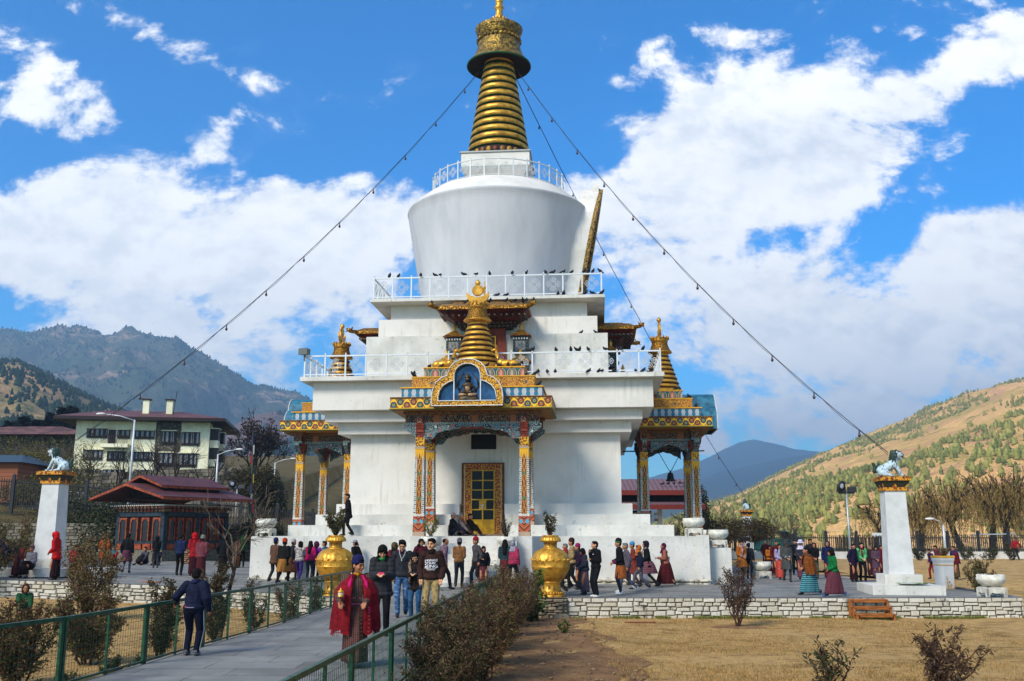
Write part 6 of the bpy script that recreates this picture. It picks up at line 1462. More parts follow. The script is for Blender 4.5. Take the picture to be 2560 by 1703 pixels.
def trousermesh(S_,key,near,m,fat=0):
    T=S_['T']; RT=T.to_3x3()
    def f():
        p=[('e',T@V3(0,0,.96),(.165+fat*.02,.12+fat*.02,.12),RT),('e',T@V3(0,0,.9),(.165,.125,.1),RT)]
        for (h,k,a,fp) in S_['legs']: p+=[('c',h,k,.1+fat*.01,.07),('c',k,a+(k-a)*.06,.07,.058)]
        return bake(p,.0105 if near else .017,3,[m],'trousers')
    r=get(('tr',key,near,fat),f)
    if r.materials[0]!=m: r=r.copy(); r.materials.clear(); r.materials.append(m)
    return r
def skirtmesh(S_,z0,z1,m,rx0=.165,ry0=.125,rx1=.2,ry1=.17,folds=9,seed=0,top=True):
    rn=random.Random(seed); b=MB(); b.smooth=True; N=44; M_=14; T=S_['T']; st=S_['st']; ph=rn.uniform(0,6); vs=[];fs=[]
    if S_['P']<.6:   # seated: drape over thighs and shins
        (h0,k0,a0,_),(h1,k1,a1,_)=S_['legs']; path=[T@V3(0,0,1.0),T@V3(0,-.02,.93),(h0+h1)/2+V3(0,-.05,.02),(k0+k1)/2+V3(0,.02,.01),(k0+k1)/2+V3(0,-.03,-.06),(a0+a1)/2*.8+(k0+k1)/2*.2+V3(0,0,.0)]; rr=[.15,.17,.19,.19,.17,.19]
        b.tube(path,rr,20); b.v=[tuple((x,y,max(z,.02))) for x,y,z in b.v]; return b.mesh('skirt',m)
    for i in range(M_+1):
        t=i/M_; z=z0+(z1-z0)*t; rx=rx0+(rx1-rx0)*t**.8; ry=ry0+(ry1-ry0)*t**.8+(.17 if st<1 else .22)*(st>0)*t**.65; cy=-st*.03*t
        for k in range(N):
            a=2*PI*k/N; f=1+t*(.06*sin(folds*a+ph)+.045*sin((folds+4)*a+ph*2+t*2)); p=V3(rx*f*cos(a),cy+ry*f*sin(a),z)
            if z>.85: p=T@p if T[2][3]!=0 else p
            vs.append(p)
    for i in range(M_):
        for k in range(N): fs.append((i*N+k,i*N+(k+1)%N,(i+1)*N+(k+1)%N,(i+1)*N+k))
    fs.append(tuple(range(N))[::-1]); fs.append(tuple(M_*N+k for k in range(N))); b.add(vs,fs); return b.mesh('skirt',m)
def capemesh(S_,m,a0,a1,zh,rx=.34,ry=.27,seed=0,neck=.085,fr=11,skew=0.,rag=.02):
    """cloth draped round the shoulders, open in front between angles a0..a1 (degrees from straight ahead)"""
    rn=random.Random(seed); T=S_['T']; prof=[(1.475,neck,neck*.95),(1.462,neck+.05,neck*.95+.025),(1.43,.19,.13),(1.36,.262,.18),(1.2,rx*.93,ry*.92),(1.0,rx*.95,ry*.95),(.8,rx,ry),(zh,rx*1.02,ry*1.04)]; N=46; vs=[];fs=[]; ph=rn.uniform(0,6)
    A0,A1=R(a1),R(360+a0)
    L_=len(prof)*3-2; PR_=[]
    for i in range(L_):
        q=i/3; j=min(int(q),len(prof)-2); u=q-j; PR_.append(tuple(prof[j][c]*(1-u)+prof[j+1][c]*u for c in range(3)))
    for i,(z,x_,y_) in enumerate(PR_):
        t=i/(L_-1)
        for k in range(N+1):
            a=A0+(A1-A0)*k/N; f=1+t*t*(.06*sin(fr*a+ph)+.04*sin(fr*1.7*a+2*ph)); zz=z+ (t**3)*(skew*sin(a)+rag*sin(a*7+ph)+rag*.6*sin(a*23)); vs.append(T@V3(sin(a)*x_*f,-cos(a)*y_*f,zz))
    for i in range(L_-1):
        for k in range(N): o=i*(N+1)+k; fs.append((o,o+1,o+N+2,o+N+1))
    n=len(vs); vs+= [v*1.0+Vector((0,0,0)) for v in vs]
    # inner layer, 12 mm inside
    c=T@V3(0,0,1.2)
    for i in range(n):
        v=vs[i]; d=Vector((c.x-v.x,c.y-v.y,0)); vs[n+i]=v+(d.normalized()*.012 if d.length>.02 else Vector((0,0,-.012)))
    fs+=[tuple(n+i for i in f)[::-1] for f in fs[:]]
    for k in range(N): o=(L_-1)*(N+1)+k; fs.append((o+1,o,n+o,n+o+1))
    for i in range(L_-1):
        for k in (0,N): o=i*(N+1)+k; q=o+N+1; fs.append((o,q,n+q,n+o) if k==0 else (q,o,n+o,n+q))
    b=MB(); b.smooth=True; b.add(vs,fs); return b.mesh('shawl',m)
def headgear(par,S_,hd,near):
    H_=S_['H']; RH=H_.to_3x3(); n,mm=(20,14) if near else (12,9)
    def E(b,c,r): b.ball(H_@V3(*c),r,n,mm,RH)
    def add(name,fn,m):
        b=MB(); b.smooth=True; fn(b); b.build(name,m,par)
    for h in hd:
        k=h[0]; m=h[1] if len(h)>1 else HAIRK
        if isinstance(m,tuple): m=cloth(*m)
        if isinstance(m,str): m=cloth(m,*(h[2:]))
        if k=='short': add('hair',lambda b:(E(b,(0,.016,.03),(.079,.09,.085)),E(b,(0,.035,-.01),(.077,.066,.08)),E(b,(0,-.045,.082),(.06,.04,.028))),m)
        elif k=='quiff': add('hair',lambda b:(E(b,(0,.016,.03),(.081,.09,.088)),E(b,(0,-.04,.095),(.07,.05,.035)),E(b,(0,.035,-.01),(.078,.066,.08)),E(b,(.03,-.06,.09),(.04,.035,.03)),E(b,(-.03,-.03,.11),(.04,.04,.025))),m)
        elif k=='bald': add('hair',lambda b:(E(b,(0,.03,.01),(.078,.075,.075)),),m)
        elif k=='bob': add('hair',lambda b:(E(b,(0,.014,.03),(.088,.098,.09)),E(b,(0,.04,-.04),(.088,.075,.1)),E(b,(.07,-.02,-.03),(.024,.05,.085)),E(b,(-.07,-.02,-.03),(.024,.05,.085)),E(b,(-.02,-.07,.06),(.06,.03,.04)),E(b,(.045,-.06,.03),(.03,.03,.05))),m)
        elif k=='long': add('hair',lambda b:(E(b,(0,.014,.03),(.086,.096,.09)),E(b,(0,.05,-.06),(.085,.06,.13)),[b.tube([H_@V3(s*.06,.02,0),H_@V3(s*.085,.0,-.12),H_@V3(s*.08,-.04,-.26),H_@V3(s*.07,-.05,-.34)],[.035,.04,.035,.012],8) for s in (-1,1)],b.tube([H_@V3(0,.06,0),H_@V3(0,.1,-.18),H_@V3(0,.11,-.36),H_@V3(0,.1,-.46)],[.06,.08,.07,.02],10)),m)
        elif k=='curly': add('hair',lambda b:(E(b,(0,.02,.02),(.1,.11,.1)),[E(b,(.09*cos(i*1.1),.05+.05*sin(i*1.7),-.02-.03*i),(.055,.055,.055)) for i in range(9)],[E(b,(.05*cos(i*2.1),.09,-.05-.035*i),(.06,.05,.05)) for i in range(8)]),m)
        elif k=='pony': add('hair',lambda b:(E(b,(0,.016,.03),(.08,.092,.085)),E(b,(0,.035,-.01),(.077,.066,.08)),b.tube([H_@V3(0,.09,.03),H_@V3(0,.14,-.05),H_@V3(0,.12,-.28)],[.03,.035,.012],8)),m)
        elif k=='bun': add('hair',lambda b:(E(b,(0,.016,.03),(.08,.092,.085)),E(b,(0,.035,-.01),(.077,.066,.08)),E(b,(0,.1,.02),(.035,.03,.035))),m)
        elif k=='beanie': add('knitted_hat',lambda b:(b.lathe([(.083,.0),(.089,.01),(.09,.035),(.084,.04),(.086,.07),(.072,.105),(.045,.128),(.01,.138)],24,cap=True,sy=1.12,M=H_@Matrix.Translation((0,.012,.028))@Matrix.Rotation(R(-10),4,'X')),),m)
        elif k=='band': add('hat_band',lambda b:(b.lathe([(.091,.0),(.093,.005),(.093,.028),(.091,.032)],24,cap=False,sy=1.12,M=H_@Matrix.Translation((0,.012,.028))@Matrix.Rotation(R(-10),4,'X')),),m)
        elif k=='hood': add('hood',lambda b:(E(b,(0,.04,.015),(.098,.105,.122)),E(b,(0,.035,-.075),(.1,.09,.07)),b.tube([H_@V3(-.06,-.035,.09),H_@V3(-.09,-.05,.0),H_@V3(-.07,-.055,-.09),H_@V3(0,-.06,-.12),H_@V3(.07,-.055,-.09),H_@V3(.09,-.05,.0),H_@V3(.06,-.035,.09),H_@V3(0,-.035,.115),H_@V3(-.06,-.035,.09)],.024,8)),m)
        elif k=='veil': add('headscarf',lambda b:(E(b,(0,.03,.015),(.09,.1,.11)),b.lathe([(.09,-.05),(.12,-.12),(.17,-.19),(.19,-.24)],20,cap=False,sy=.8,M=H_)),m)
        elif k=='sunhat': add('sun_hat',lambda b:(b.lathe([(.2,-.0),(.19,.015),(.095,.03),(.093,.05),(.088,.1),(.05,.13),(.01,.135)],28,M=H_@Matrix.Translation((0,.0,.02))),),m)
        elif k=='cap': add('cap',lambda b:(b.lathe([(.084,.03),(.087,.06),(.075,.1),(.03,.13),(.005,.132)],20,sy=1.12,M=H_@Matrix.Translation((0,.01,.0))),b.prism([(-.06,-.14),(.06,-.14),(.075,-.08),(-.075,-.08)],.035,.045,'z') if 0 else b.ball(H_@V3(0,-.115,.045),(.062,.07,.009),14,7,RH)),m)
        elif k=='scarf': add('scarf',lambda b:(b.lathe([(.055,-.05),(.085,-.045),(.1,-.0),(.085,.04),(.06,.045)],24,cap=False,M=S_['T']@Matrix.Translation((0,-.005,1.475))),b.tube([S_['T']@V3(-.03,-.1,1.46),S_['T']@V3(-.04,-.165,1.35),S_['T']@V3(-.04,-.185,1.12)],[.035,.04,.03],8)),m)
        elif k=='collar': add('collar',lambda b:(b.lathe([(.06,-.05),(.085,-.05),(.09,-.01),(.075,.035),(.058,.04)],24,cap=False,M=S_['T']@Matrix.Translation((0,-.003,1.47))),),m)
        elif k=='hoodback': add('hood_folded',lambda b:(b.ball(S_['T']@V3(0,.1,1.45),(.12,.07,.07),14,9),b.tube([S_['T']@V3(-.1,.05,1.47),S_['T']@V3(-.1,-.04,1.45),S_['T']@V3(-.05,-.09,1.42)],[.035,.035,.02],8),b.tube([S_['T']@V3(.1,.05,1.47),S_['T']@V3(.1,-.04,1.45),S_['T']@V3(.05,-.09,1.42)],[.035,.035,.02],8)),m)
def face(par,S_,near):
    H_=S_['H']; RH=H_.to_3x3()
    b=MB(); b.smooth=True
    for s in (-1,1): b.ball(H_@V3(s*.031,-.083,.006),(.014,.006,.0065),8,6,RH)
    b.build('eyes',EYEM,par)
    if near:
        b=MB(); b.smooth=True
        for s in (-1,1): b.tube([H_@V3(s*.015,-.093,.027),H_@V3(s*.032,-.094,.034),H_@V3(s*.05,-.082,.027)],[.0035,.004,.0025],5)
        b.build('eyebrows',HAIRK,par)
        b=MB(); b.smooth=True; b.tube([H_@V3(-.024,-.088,-.052),H_@V3(0,-.0975,-.05),H_@V3(.024,-.088,-.052)],[.003,.006,.003],6); b.build('mouth',LIPM,par)
SHOEK=mat('black_shoe',(.015,.014,.014),.4); SHOEW=mat('white_shoe',lin('c8c8c4'),.6); SHOEB=mat('brown_boot',lin('4a3a28'),.6)
def person(px,yh,yf,rz,legs,arms,up,lo,hd,label,near=0,lean=4,hy=0,hp=0,skin=None,shoe=None,cuff=None,xy=None,z=None,h=None,fat=0,socks=None,group=None,extra=None,curl=.5,wid=1.):
    skin=skin or SKIN; shoe=shoe or SHOEK
    if xy: X,Y=xy; Z=gz(X,Y) if z is None else z
    else:
        X,Y,Z=gnd(px,yf)
        for _ in range(60):   # nobody stands inside the terrace or the stair
            dx,dy=X-SC[0],Y-SC[1]; lx=dx*cos(SA)-dy*sin(SA); ly=dx*sin(SA)+dy*cos(SA)
            if (abs(lx)<9.3 and -9.32<ly<9) or (-1.9<lx<1.9 and -11.5<ly<0) or (9<lx<10.2 and -8.8<ly<6.5): X*=.995; Y*=.995
            else: break
        Z=gz(X,Y)
    if h is None: h=max(1.35,min(1.86,atY(px,yh,Y)[2]-Z))
    S_=skel(legs,arms,lean,hy,hp); sc=h/1.715
    t=thing('person',label,'person',(X,Y,Z),R(rz),group); t.scale=(sc*wid,sc*wid,sc)
    key=(legs,arms,lean,hy,hp,curl)
    bd=obj('body',bodymesh(S_,key,near,skin,curl),t)
    face(bd,S_,near)
    cm=lambda s: cloth(*s) if isinstance(s,tuple) else cloth(s)
    kind=up[0]; um=cm(up[1])
    k2=key[:3]
    if kind=='gho':
        obj('robe_top',topmesh('gho',S_,k2,near,um,fat),t); obj('robe_skirt',skirtmesh(S_,1.03,.52,um,.185,.145,.215,.19,8,abs(hash(label))%99),t)
        b=MB(); b.smooth=True; b.lathe([(.192,0),(.196,.02),(.192,.045)],28,cap=False,sy=.79,M=S_['T']@Matrix.Translation((0,0,.99))); b.build('belt',cloth('1c1a1a'),t)
    elif kind!='none': obj('puffer_jacket' if kind=='puffer' else ('coat' if kind=='coat' else 'jacket'),topmesh(kind,S_,k2,near,um,fat),t)
    if cuff:
        b=MB(); b.smooth=True
        for sh,el,wr in S_['arms']: a=el.lerp(wr,.68); c_=el.lerp(wr,.99); b.tube([S_['T']@a,S_['T']@c_],[.062,.066],14)
        b.build('white_cuffs',cloth(cuff),t)
    if lo[0]=='trousers': obj('trousers',trousermesh(S_,(legs,lean),near,cm(lo[1]),fat),t)
    elif lo[0]=='kira': obj('long_skirt',skirtmesh(S_,1.02,.1,cm(lo[1]),.17,.13,.2 if S_['st']<1 else .19,.16,7,abs(len(label))%99),t)
    elif lo[0]=='skirt': obj('knee_skirt',skirtmesh(S_,1.0,lo[2] if len(lo)>2 else .5,cm(lo[1]),.175,.135,.22,.19,9,len(label)),t)
    if socks or lo[0]=='skirt' and len(lo)>3:
        sm_=cloth(socks or lo[3]); b=MB(); b.smooth=True
        for (h_,k_,a_,fp) in S_['legs']: capsule(b,h_.lerp(k_,.5),k_,.075,.062,12); capsule(b,k_,a_,.06,.044,12)
        b.build('leggings',sm_,t)
    for (h_,k_,a_,fp) in S_['legs']:
        b=MB(); b.smooth=True; M=Matrix.Rotation(R(fp),3,'X'); b.ball(a_+M@V3(0,-.055,-.035),(.046,.135,.042),12,7,M); b.ball(a_+V3(0,.015,0),(.046,.055,.055),10,7); b.build('shoe',shoe,t)
    headgear(bd,S_,hd,near)
    if extra: extra(t,S_)
    return t
# ---- things carried (each a thing of its own, placed in the hands)
def hold(t,S_,pt): sc=t.scale; M=Matrix.LocRotScale(t.location,t.rotation_euler,t.scale); return M@(S_['T']@V3(*pt))
def phone(t,S_,col,label):
    w0=S_['arms'][0][2]; w1=S_['arms'][1][2]; c=(w0+w1)/2+V3(0,-.06,.03); p=hold(t,S_,tuple(c)); b=MB(); b.box(-.055,.055,-.006,.006,-.032,.032); o=b.build('mobile_phone',mat('phone_'+col,lin(col),.25,spec=.6),None,p,t.rotation_euler.z); o.rotation_euler=(R(-50),0,t.rotation_euler.z); tag(o,label,'phone')
def bag(t,S_,label,side=1,cols=('c8c0b8','a02030')):
    p=hold(t,S_,(side*.27,.0,.86)); b=MB(); b.frus(-.05,.05,-.15,.15,0,-.06,.06,-.18,.18,.3); x=b.build('bag',cloth(cols[0],'h',cols[1],.9),None,p,t.rotation_euler.z); tag(x,label,'bag')
    b=MB(); b.tube([(0,-.12,.3),(0,-.06,.48),(0,.06,.48),(0,.12,.3)],.012,5); b.build('handle',cloth(cols[0]),x)
def beads(t,S_,side,label,L_=.32):
    w=S_['arms'][0 if side<0 else 1][2]; p=hold(t,S_,tuple(w+V3(0,-.06,-.02))); b=MB(); n=34
    for k in range(n): a=2*PI*k/n; b.ball((.055*sin(a)*(1+.3*cos(a)),.0,-L_/2+L_/2*cos(a)),.007,5,4)
    o=b.build('prayer_beads',mat('bead_wood',lin('7c5a4c'),.4),None,p,t.rotation_euler.z); tag(o,label,'beads')
def wheel(t,S_,label):
    w=S_['arms'][0][2]; p=hold(t,S_,tuple(w+V3(.0,-.085,.0))); o=thing('prayer_spinner',label,'prayer wheel',p,t.rotation_euler.z,sc=.8)
    tubeobj('handle',[(0,0,-.14),(0,0,.1)],.012,REDB,o); b=MB(); b.smooth=True; b.lathe([(.05,.1),(.058,.105),(.058,.12),(.05,.125),(.05,.185),(.06,.19),(.058,.205),(.02,.225),(.012,.25),(.004,.27)],24); b.build('drum',GOLD,o); b=MB(); b.smooth=True; b.lathe([(.051,.13),(.052,.18)],24,cap=False); b.build('drum_band',mat('ivory_band',lin('c8b890'),.5),o)
P=person
# --- foreground group on the walkway
def w_extra(t,S_):
    obj('shawl',capemesh(S_,cloth('780e18'),-17,17,.58,.38,.31,3,skew=.0,rag=.035),t)
    b=MB(); b.smooth=True
    b.tube([S_['T']@V3(-.08,-.1,1.46),S_['T']@V3(-.12,-.165,1.36),S_['T']@V3(-.15,-.19,1.2)],[.014,.03,.03],8); b.tube([S_['T']@V3(.08,-.1,1.46),S_['T']@V3(.13,-.165,1.36),S_['T']@V3(.16,-.19,1.2),S_['T']@V3(.2,-.26,.9)],[.014,.03,.03,.02],8); b.build('magenta_lining',cloth('c81464'),t)
    b=MB(); b.smooth=True; b.lathe([(.181,0),(.187,.02),(.188,.11),(.181,.13)],32,cap=False,sy=.8,M=Matrix.Translation((0,0,.97))); b.build('sash',cloth('b8606c','h','3c3460',3.2),t)
    b=MB(); b.smooth=True; b.lathe([(.176,0),(.18,.03)],32,cap=False,sy=.8,M=Matrix.Translation((0,0,.945))); b.build('sash_edge',cloth('8fb0a8'),t)
    b=MB(); b.smooth=True; b.lathe([(.052,-.02),(.066,-.02),(.062,.03),(.052,.035)],20,cap=False,M=S_['T']@Matrix.Translation((0,-.005,1.46))); b.build('yellow_collar',cloth('c88a14'),t)
    b=MB(); b.tube([S_['T']@(S_['arms'][0][1].lerp(S_['arms'][0][2],.55)),S_['T']@(S_['arms'][0][1].lerp(S_['arms'][0][2],.9))],[.058,.05],14); b.build('green_sleeve',cloth('3f9a2c'),t)
    r=NR; b=MB()
    for k in range(46):
        a=R(40+k*6.1); p=S_['T']@V3(sin(a)*.39,-cos(a)*.325,.58); b.tube([p,p+V3(rnd.uniform(-.01,.01),0,-.07)],.004,3)
    b.tube([S_['T']@V3(sin(R(24+k*8))*.39,-cos(R(24+k*8))*.325,.582) for k in range(40)],.006,4); b.build('fringe',cloth('8c1220'),t)
    wheel(t,S_,'hand-held prayer wheel with ivory drum held by the woman in the red shawl'); beads(t,S_,1,'long string of prayer beads hanging from the hand of the woman in the red shawl',.62)
P(886,1395,1668,12,'step','wheel',('blouse',('4a3430','t','6f5a50',1.6)),('kira',('4c302c','t','6c4a40',1.5)),[('short',),('beanie','1a1c4c')],'person in a bright red shawl and dark blue knitted hat holding a prayer wheel',1,3,38,4,fat=.3,extra=w_extra,wid=1.0)
def ph_extra(t,S_): phone(t,S_,'c01850','pink phone held by the person with the green turtleneck')
P(952,1362,1590,2,'stand','phone',('coat',('16171c','puff',None,1.1)),('trousers','100f12'),[('bob',),('collar','1a9a3c'),('hoodback',('16171c'))],'person in a black puffer coat and green turtleneck looking down at a pink phone',1,4,4,24,skin=SKINL,extra=ph_extra,fat=.4)
def gr_extra(t,S_):
    b=MB(); T=S_['T']; b.tube([T@V3(-.07,-.05,1.53),T@V3(-.06,-.13,1.42),T@V3(-.02,-.17,1.32),T@V3(-.01,-.175,1.26)],.0045,5); b.tube([T@V3(.07,-.05,1.53),T@V3(.06,-.13,1.42),T@V3(.01,-.17,1.32),T@V3(-.01,-.175,1.26)],.0045,5); b.build('earphone_cord',WPAINT,t)
    b=MB(); H_=S_['H']
    for s in (-1,1): b.tube([H_@V3(s*(.031+.024*cos(a)),-.097,.004+.018*sin(a)) for a in [i*PI/6 for i in range(13)]],.0018,4)
    b.tube([H_@V3(-.055,-.095,.006),H_@V3(-.08,.0,.01)],.0018,4); b.tube([H_@V3(.055,-.095,.006),H_@V3(.08,.0,.01)],.0018,4); b.build('glasses',DARKM,t)
P(1003,1349,1543,4,'step','pocket',('jacket','2c2e33'),('trousers',('3c5c84','knit','5c7ca4',.5)),[('quiff',),('collar','4a1c3c')],'person in a grey leather jacket and blue jeans with white earphones, glasses and spiky hair',1,3,-4,20,skin=SKINL,extra=gr_extra)
def hg_extra(t,S_):
    phone(t,S_,'1c1c20','black phone held by the long-haired person in the brown fur-trimmed coat')
    b=MB(); b.smooth=True; T=S_['T']
    for s in (-1,1): b.tube([T@V3(s*.1,.04,1.5),T@V3(s*.13,-.08,1.4),T@V3(s*.1,-.17,1.2),T@V3(s*.12,-.19,.95)],[.045,.05,.045,.03],9)
    b.build('fur_trim',cloth('5c4a3c','knit','8c7c6c',2),t)
P(1037,1379,1550,-6,'stand','phone',('coat','241a17'),('trousers',('2c5478')),[('long',),('collar','3c3028')],'person with very long black hair and dark brown fur-trimmed coat looking at a phone',1,4,6,28,skin=SKINL,extra=hg_extra)
BSW=[None]
def ts_extra(t,S_):
    me=[c for c in t.children if c.name.startswith('jacket')][0].data
    bv=BVHTree.FromPolygons([v.co[:] for v in me.vertices],[p.vertices[:] for p in me.polygons])
    dg=bpy.context.evaluated_depsgraph_get
    par=[c for c in t.children if c.name.startswith('jacket')][0]
    for txt,x,z,sz,rot,sx in (('BIG',-.058,1.115,.098,90,1.18),('WAVE',-.048,1.262,.062,0,.98),('SURF',-.048,1.208,.062,0,1.0),('ING',-.048,1.138,.078,0,1.28),('CALIFORNIA',-.09,1.088,.022,0,1.25)):
        cu=bpy.data.curves.new('t','FONT'); cu.body=txt; cu.size=sz*1.05; cu.offset=.0012 if len(txt)<6 else .0004; cu.fill_mode='BOTH'; cu.resolution_u=3
        o=bpy.data.objects.new('tmp',cu); COL.objects.link(o); m2=bpy.data.meshes.new_from_object(o.evaluated_get(dg())); bpy.data.objects.remove(o)
        m2.transform(Matrix.Diagonal((sx,1,1,1)))
        m2.transform(Matrix.Translation((x,0,z))@Matrix.Rotation(PI/2,4,'X')@Matrix.Rotation(R(rot),4,'Z'))
        for v in m2.vertices:
            h_=bv.ray_cast(Vector((v.co.x,-.6,v.co.z)),Vector((0,1,0)))[0]
            v.co.y=(h_.y if h_ else -.16)-.006
        m2.materials.clear(); m2.materials.append(mat('print_white',lin('d8d6d8'),.7)); obj('printed_word',m2,par)
    b=MB()
    for i in range(16):
        x0=-.1+i*.0125; z_=1.117; pts=[]
        for xx in (x0,x0+.0125):
            for zz in (1.112,1.12):
                h_=bv.ray_cast(Vector((xx,-.6,zz)),Vector((0,1,0)))[0]; pts.append((xx,(h_.y if h_ else -.16)-.006,zz))
        b.add(pts,[(0,2,3,1)])
    b.build('printed_line',MATS['print_white'],par)
P(1077,1347,1563,-2,'stand','pocket',('jacket','35201a'),('trousers','a08a5c'),[('short',),('collar','2a1814')],'person in a dark brown sweater with white printed lettering and beige trousers facing us',1,2,-16,2,skin=SKINL,extra=ts_extra)
def boy_extra(t,S_):
    b=MB(); b.smooth=True; T=S_['T']
    for s,(h_,k_,a_,fp) in zip((-1,1),S_['legs']): b.tube([h_+V3(s*.098,.0,-.02),k_+V3(s*.073,0,0),a_+V3(s*.06,0,.04)],.006,5)
    for s,(sh,el,wr) in zip((-1,1),S_['arms']): b.tube([T@(sh+V3(s*.07,0,.03)),T@(el+V3(s*.068,0,0)),T@(wr+V3(s*.05,0,0))],.006,5)
    b.build('white_piping',WPAINT,t)
    me=[c for c in t.children if c.name.startswith('jacket')][0].data; bv=BVHTree.FromPolygons([v.co[:] for v in me.vertices],[p.vertices[:] for p in me.polygons])
    def mark(nm,x0,x1,z0,z1,m):   # illegible faded print at the back hem: a red sweep and a pale underline
        b=MB(); n=8
        for i in range(n+1):
            x=x0+(x1-x0)*i/n
            for z in (z0,z1):
                h_=bv.ray_cast(Vector((x,.6,z)),Vector((0,-1,0)))[0]; b.v.append((x,(h_.y if h_ else .15)+.006,z))
        for i in range(n): b.f.append((2*i,2*i+1,2*i+3,2*i+2)); b.m.append(0); b.sm.append(False)
        b.build(nm,m,t)
    mark('red_mark',.09,.12,.955,.99,mat('faded_red_print',lin('8a3040'),.8)); mark('pale_underline',-.06,.085,.955,.965,mat('faded_print',lin('8a8aa0'),.8))
P(477,1424,1640,176,'stand','fence',('jacket','141a33'),('trousers','10142a'),[('short',),('collar','1a2040')],'boy from behind in a navy tracksuit with white piping, hand on the green fence',1,2,8,4,extra=boy_extra,h=1.38,fat=.2,wid=1.12,shoe=mat('grey_trainer',two('6c6a70','2c2a30',30),.6))
# --- walkers in front of the stupa wall, left part
P(683,1347,1456,150,'step','belly',('coat','5c4030'),('trousers','2a2426'),[('short',),('beanie','1c2050')],'person in a brown coat and blue knitted hat, leftmost along the stupa wall')
P(706,1347,1463,165,'walk','belly',('coat','14120f'),('skirt',('6a3c1c','v','b07c34',1.6),.5,'161414'),[('short',),('beanie','b83a1c')],'person with orange-red hat, black jacket and striped brown knee skirt',fat=.6)
P(727,1350,1450,120,'step','down',('coat','1c1f26'),('skirt','5c3424',.35,'3a2a26'),[('short',),('beanie','b0a8a8')],'person with a pale pinkish hat and dark coat behind the orange-hatted walker')
P(746,1352,1457,175,'walkB','face',('jacket',('b8b0ac','knit','5c5450',1.)),('trousers','3c2c6c'),[('bob',)],'person in a patterned white sweater and purple trousers raising both hands to the face',lean=6)
P(772,1353,1455,172,'stand','down',('jacket','a81458'),('trousers','1c2a3a'),[('long',)],'person in a bright pink jacket with long black hair and jeans')
P(787,1355,1452,175,'stand','down',('coat','6c1c80'),('trousers','241c2c'),[('hood','5c1a48')],'person in a purple jacket with a reddish hood beside the pink jacket')
P(812,1353,1446,-100,'stand','down',('jacket','3a5a74'),('trousers','1a1c20'),[('short',)],'person whose dark hair and blue jacket show behind the left golden urn')
P(888,1351,1452,-120,'step','down',('coat','14110f'),('trousers','1a181a'),[('short',),('cap','8c8c98'),('pony',)],'person in black with a pale cap and ponytail behind the red-shawled person')
P(982,1357,1478,160,'step','down',('jacket','6c1420'),('trousers','244a80'),[('long',),('hood','5c4a30')],'person with an olive-brown hood, red top and blue trousers behind the leather jacket')
P(1050,1348,1475,20,'stand','down',('coat','4c1420'),('trousers','181618'),[('curly',)],'person with big curly black hair in maroon behind the brown sweater')
P(1107,1343,1475,112,'walkB','down',('jacket',('5c4454','knit','76606c',1.5)),('trousers','2c2228'),[('bald',)],'balding person in a mauve speckled shirt striding to the right',lean=5)
P(1147,1348,1467,172,'step','belly',('jacket','7c5430'),('trousers','2c3034'),[('short',),('beanie',('6a6a70','knit','3c3c44',2))],'person from behind in a tan leather jacket, grey beanie and grey trousers',shoe=SHOEB)
P(1192,1345,1453,-60,'step','down',('jacket','4a4648'),('trousers','1c1c20'),[('short',),('beanie','96121e')],'person in a grey jacket and bright red knitted hat in front of the stair')
def cam_extra(t,S_): phone(t,S_,'141414','black phone raised as camera by the person in front of the stair')
P(1208,1366,1462,8,'stand','oneup',('jacket','15131a'),('kira','5c2a30'),[('bob',)],'person in a black jacket and maroon skirt holding a black phone up to the mouth')
P(1262,1349,1468,175,'step','belly',('coat',('14242c','p','2c4a4a',1.)),('kira','5a1820'),[('long',)],'person with long black hair in a dark green checked coat and maroon skirt')
P(1281,1351,1470,150,'walk','down',('puffer',('a01a48','puff',None,1.5)),('trousers','1c2234'),[('veil','8c8c98')],'person in a magenta quilted jacket and grey headscarf left of the right golden urn')
# --- walkers right of the urn
P(1393,1361,1484,-88,'walk','down',('coat','1e2236'),('skirt',('6c2a20','v','3c1814',1.),.5,'2a2a20'),[('short',HAIRG)],'grey-haired person in a navy coat leaning on a white stick beside the right urn',lean=10,shoe=SHOEB)
P(1418,1359,1470,-85,'step','belly',('coat','7c1a1e'),('trousers','1e1a22'),[('short',HAIRG),('scarf','a8141c')],'grey-haired person with a red scarf and red coat behind the tan vest')
P(1434,1348,1472,-95,'step','belly',('puffer',('a08458','puff',None,1.1)),('trousers','121316'),[('short',),('beanie','3a1c18')],'tall person in a tan and navy puffer jacket with a brown knitted hat',fat=.7)
P(1449,1362,1474,-88,'stand','down',('coat','241c30'),('kira','14121a'),[('short',),('beanie','8c1450')],'person with a magenta knitted hat mostly hidden in the group')
def bd_extra(t,S_): beads(t,S_,-1,'prayer beads dangling from the hand of the small person with a maroon scarf',.36)
P(1463,1371,1487,-78,'stand','beads',('puffer',('161c34','puff',None,1.)),('kira','5c4a56'),[('bob',),('scarf','6c1438')],'short person in a dark blue jacket, maroon scarf and mauve skirt holding prayer beads',hp=14,extra=bd_extra,fat=.5)
def bl_extra(t,S_):
    b=MB(); b.ball(S_['T']@V3(.1,-.165,1.33),(.028,.006,.014),8,5); b.build('chest_emblem',WPAINT,t)
P(1491,1354,1494,-58,'stand','chin',('jacket','101014'),('trousers','12141a'),[('short',),('collar','15151a')],'tall person in black jacket and trousers with white shoes, hand at the chin',1,2,-22,-4,shoe=SHOEW,extra=bl_extra,skin=SKINL)
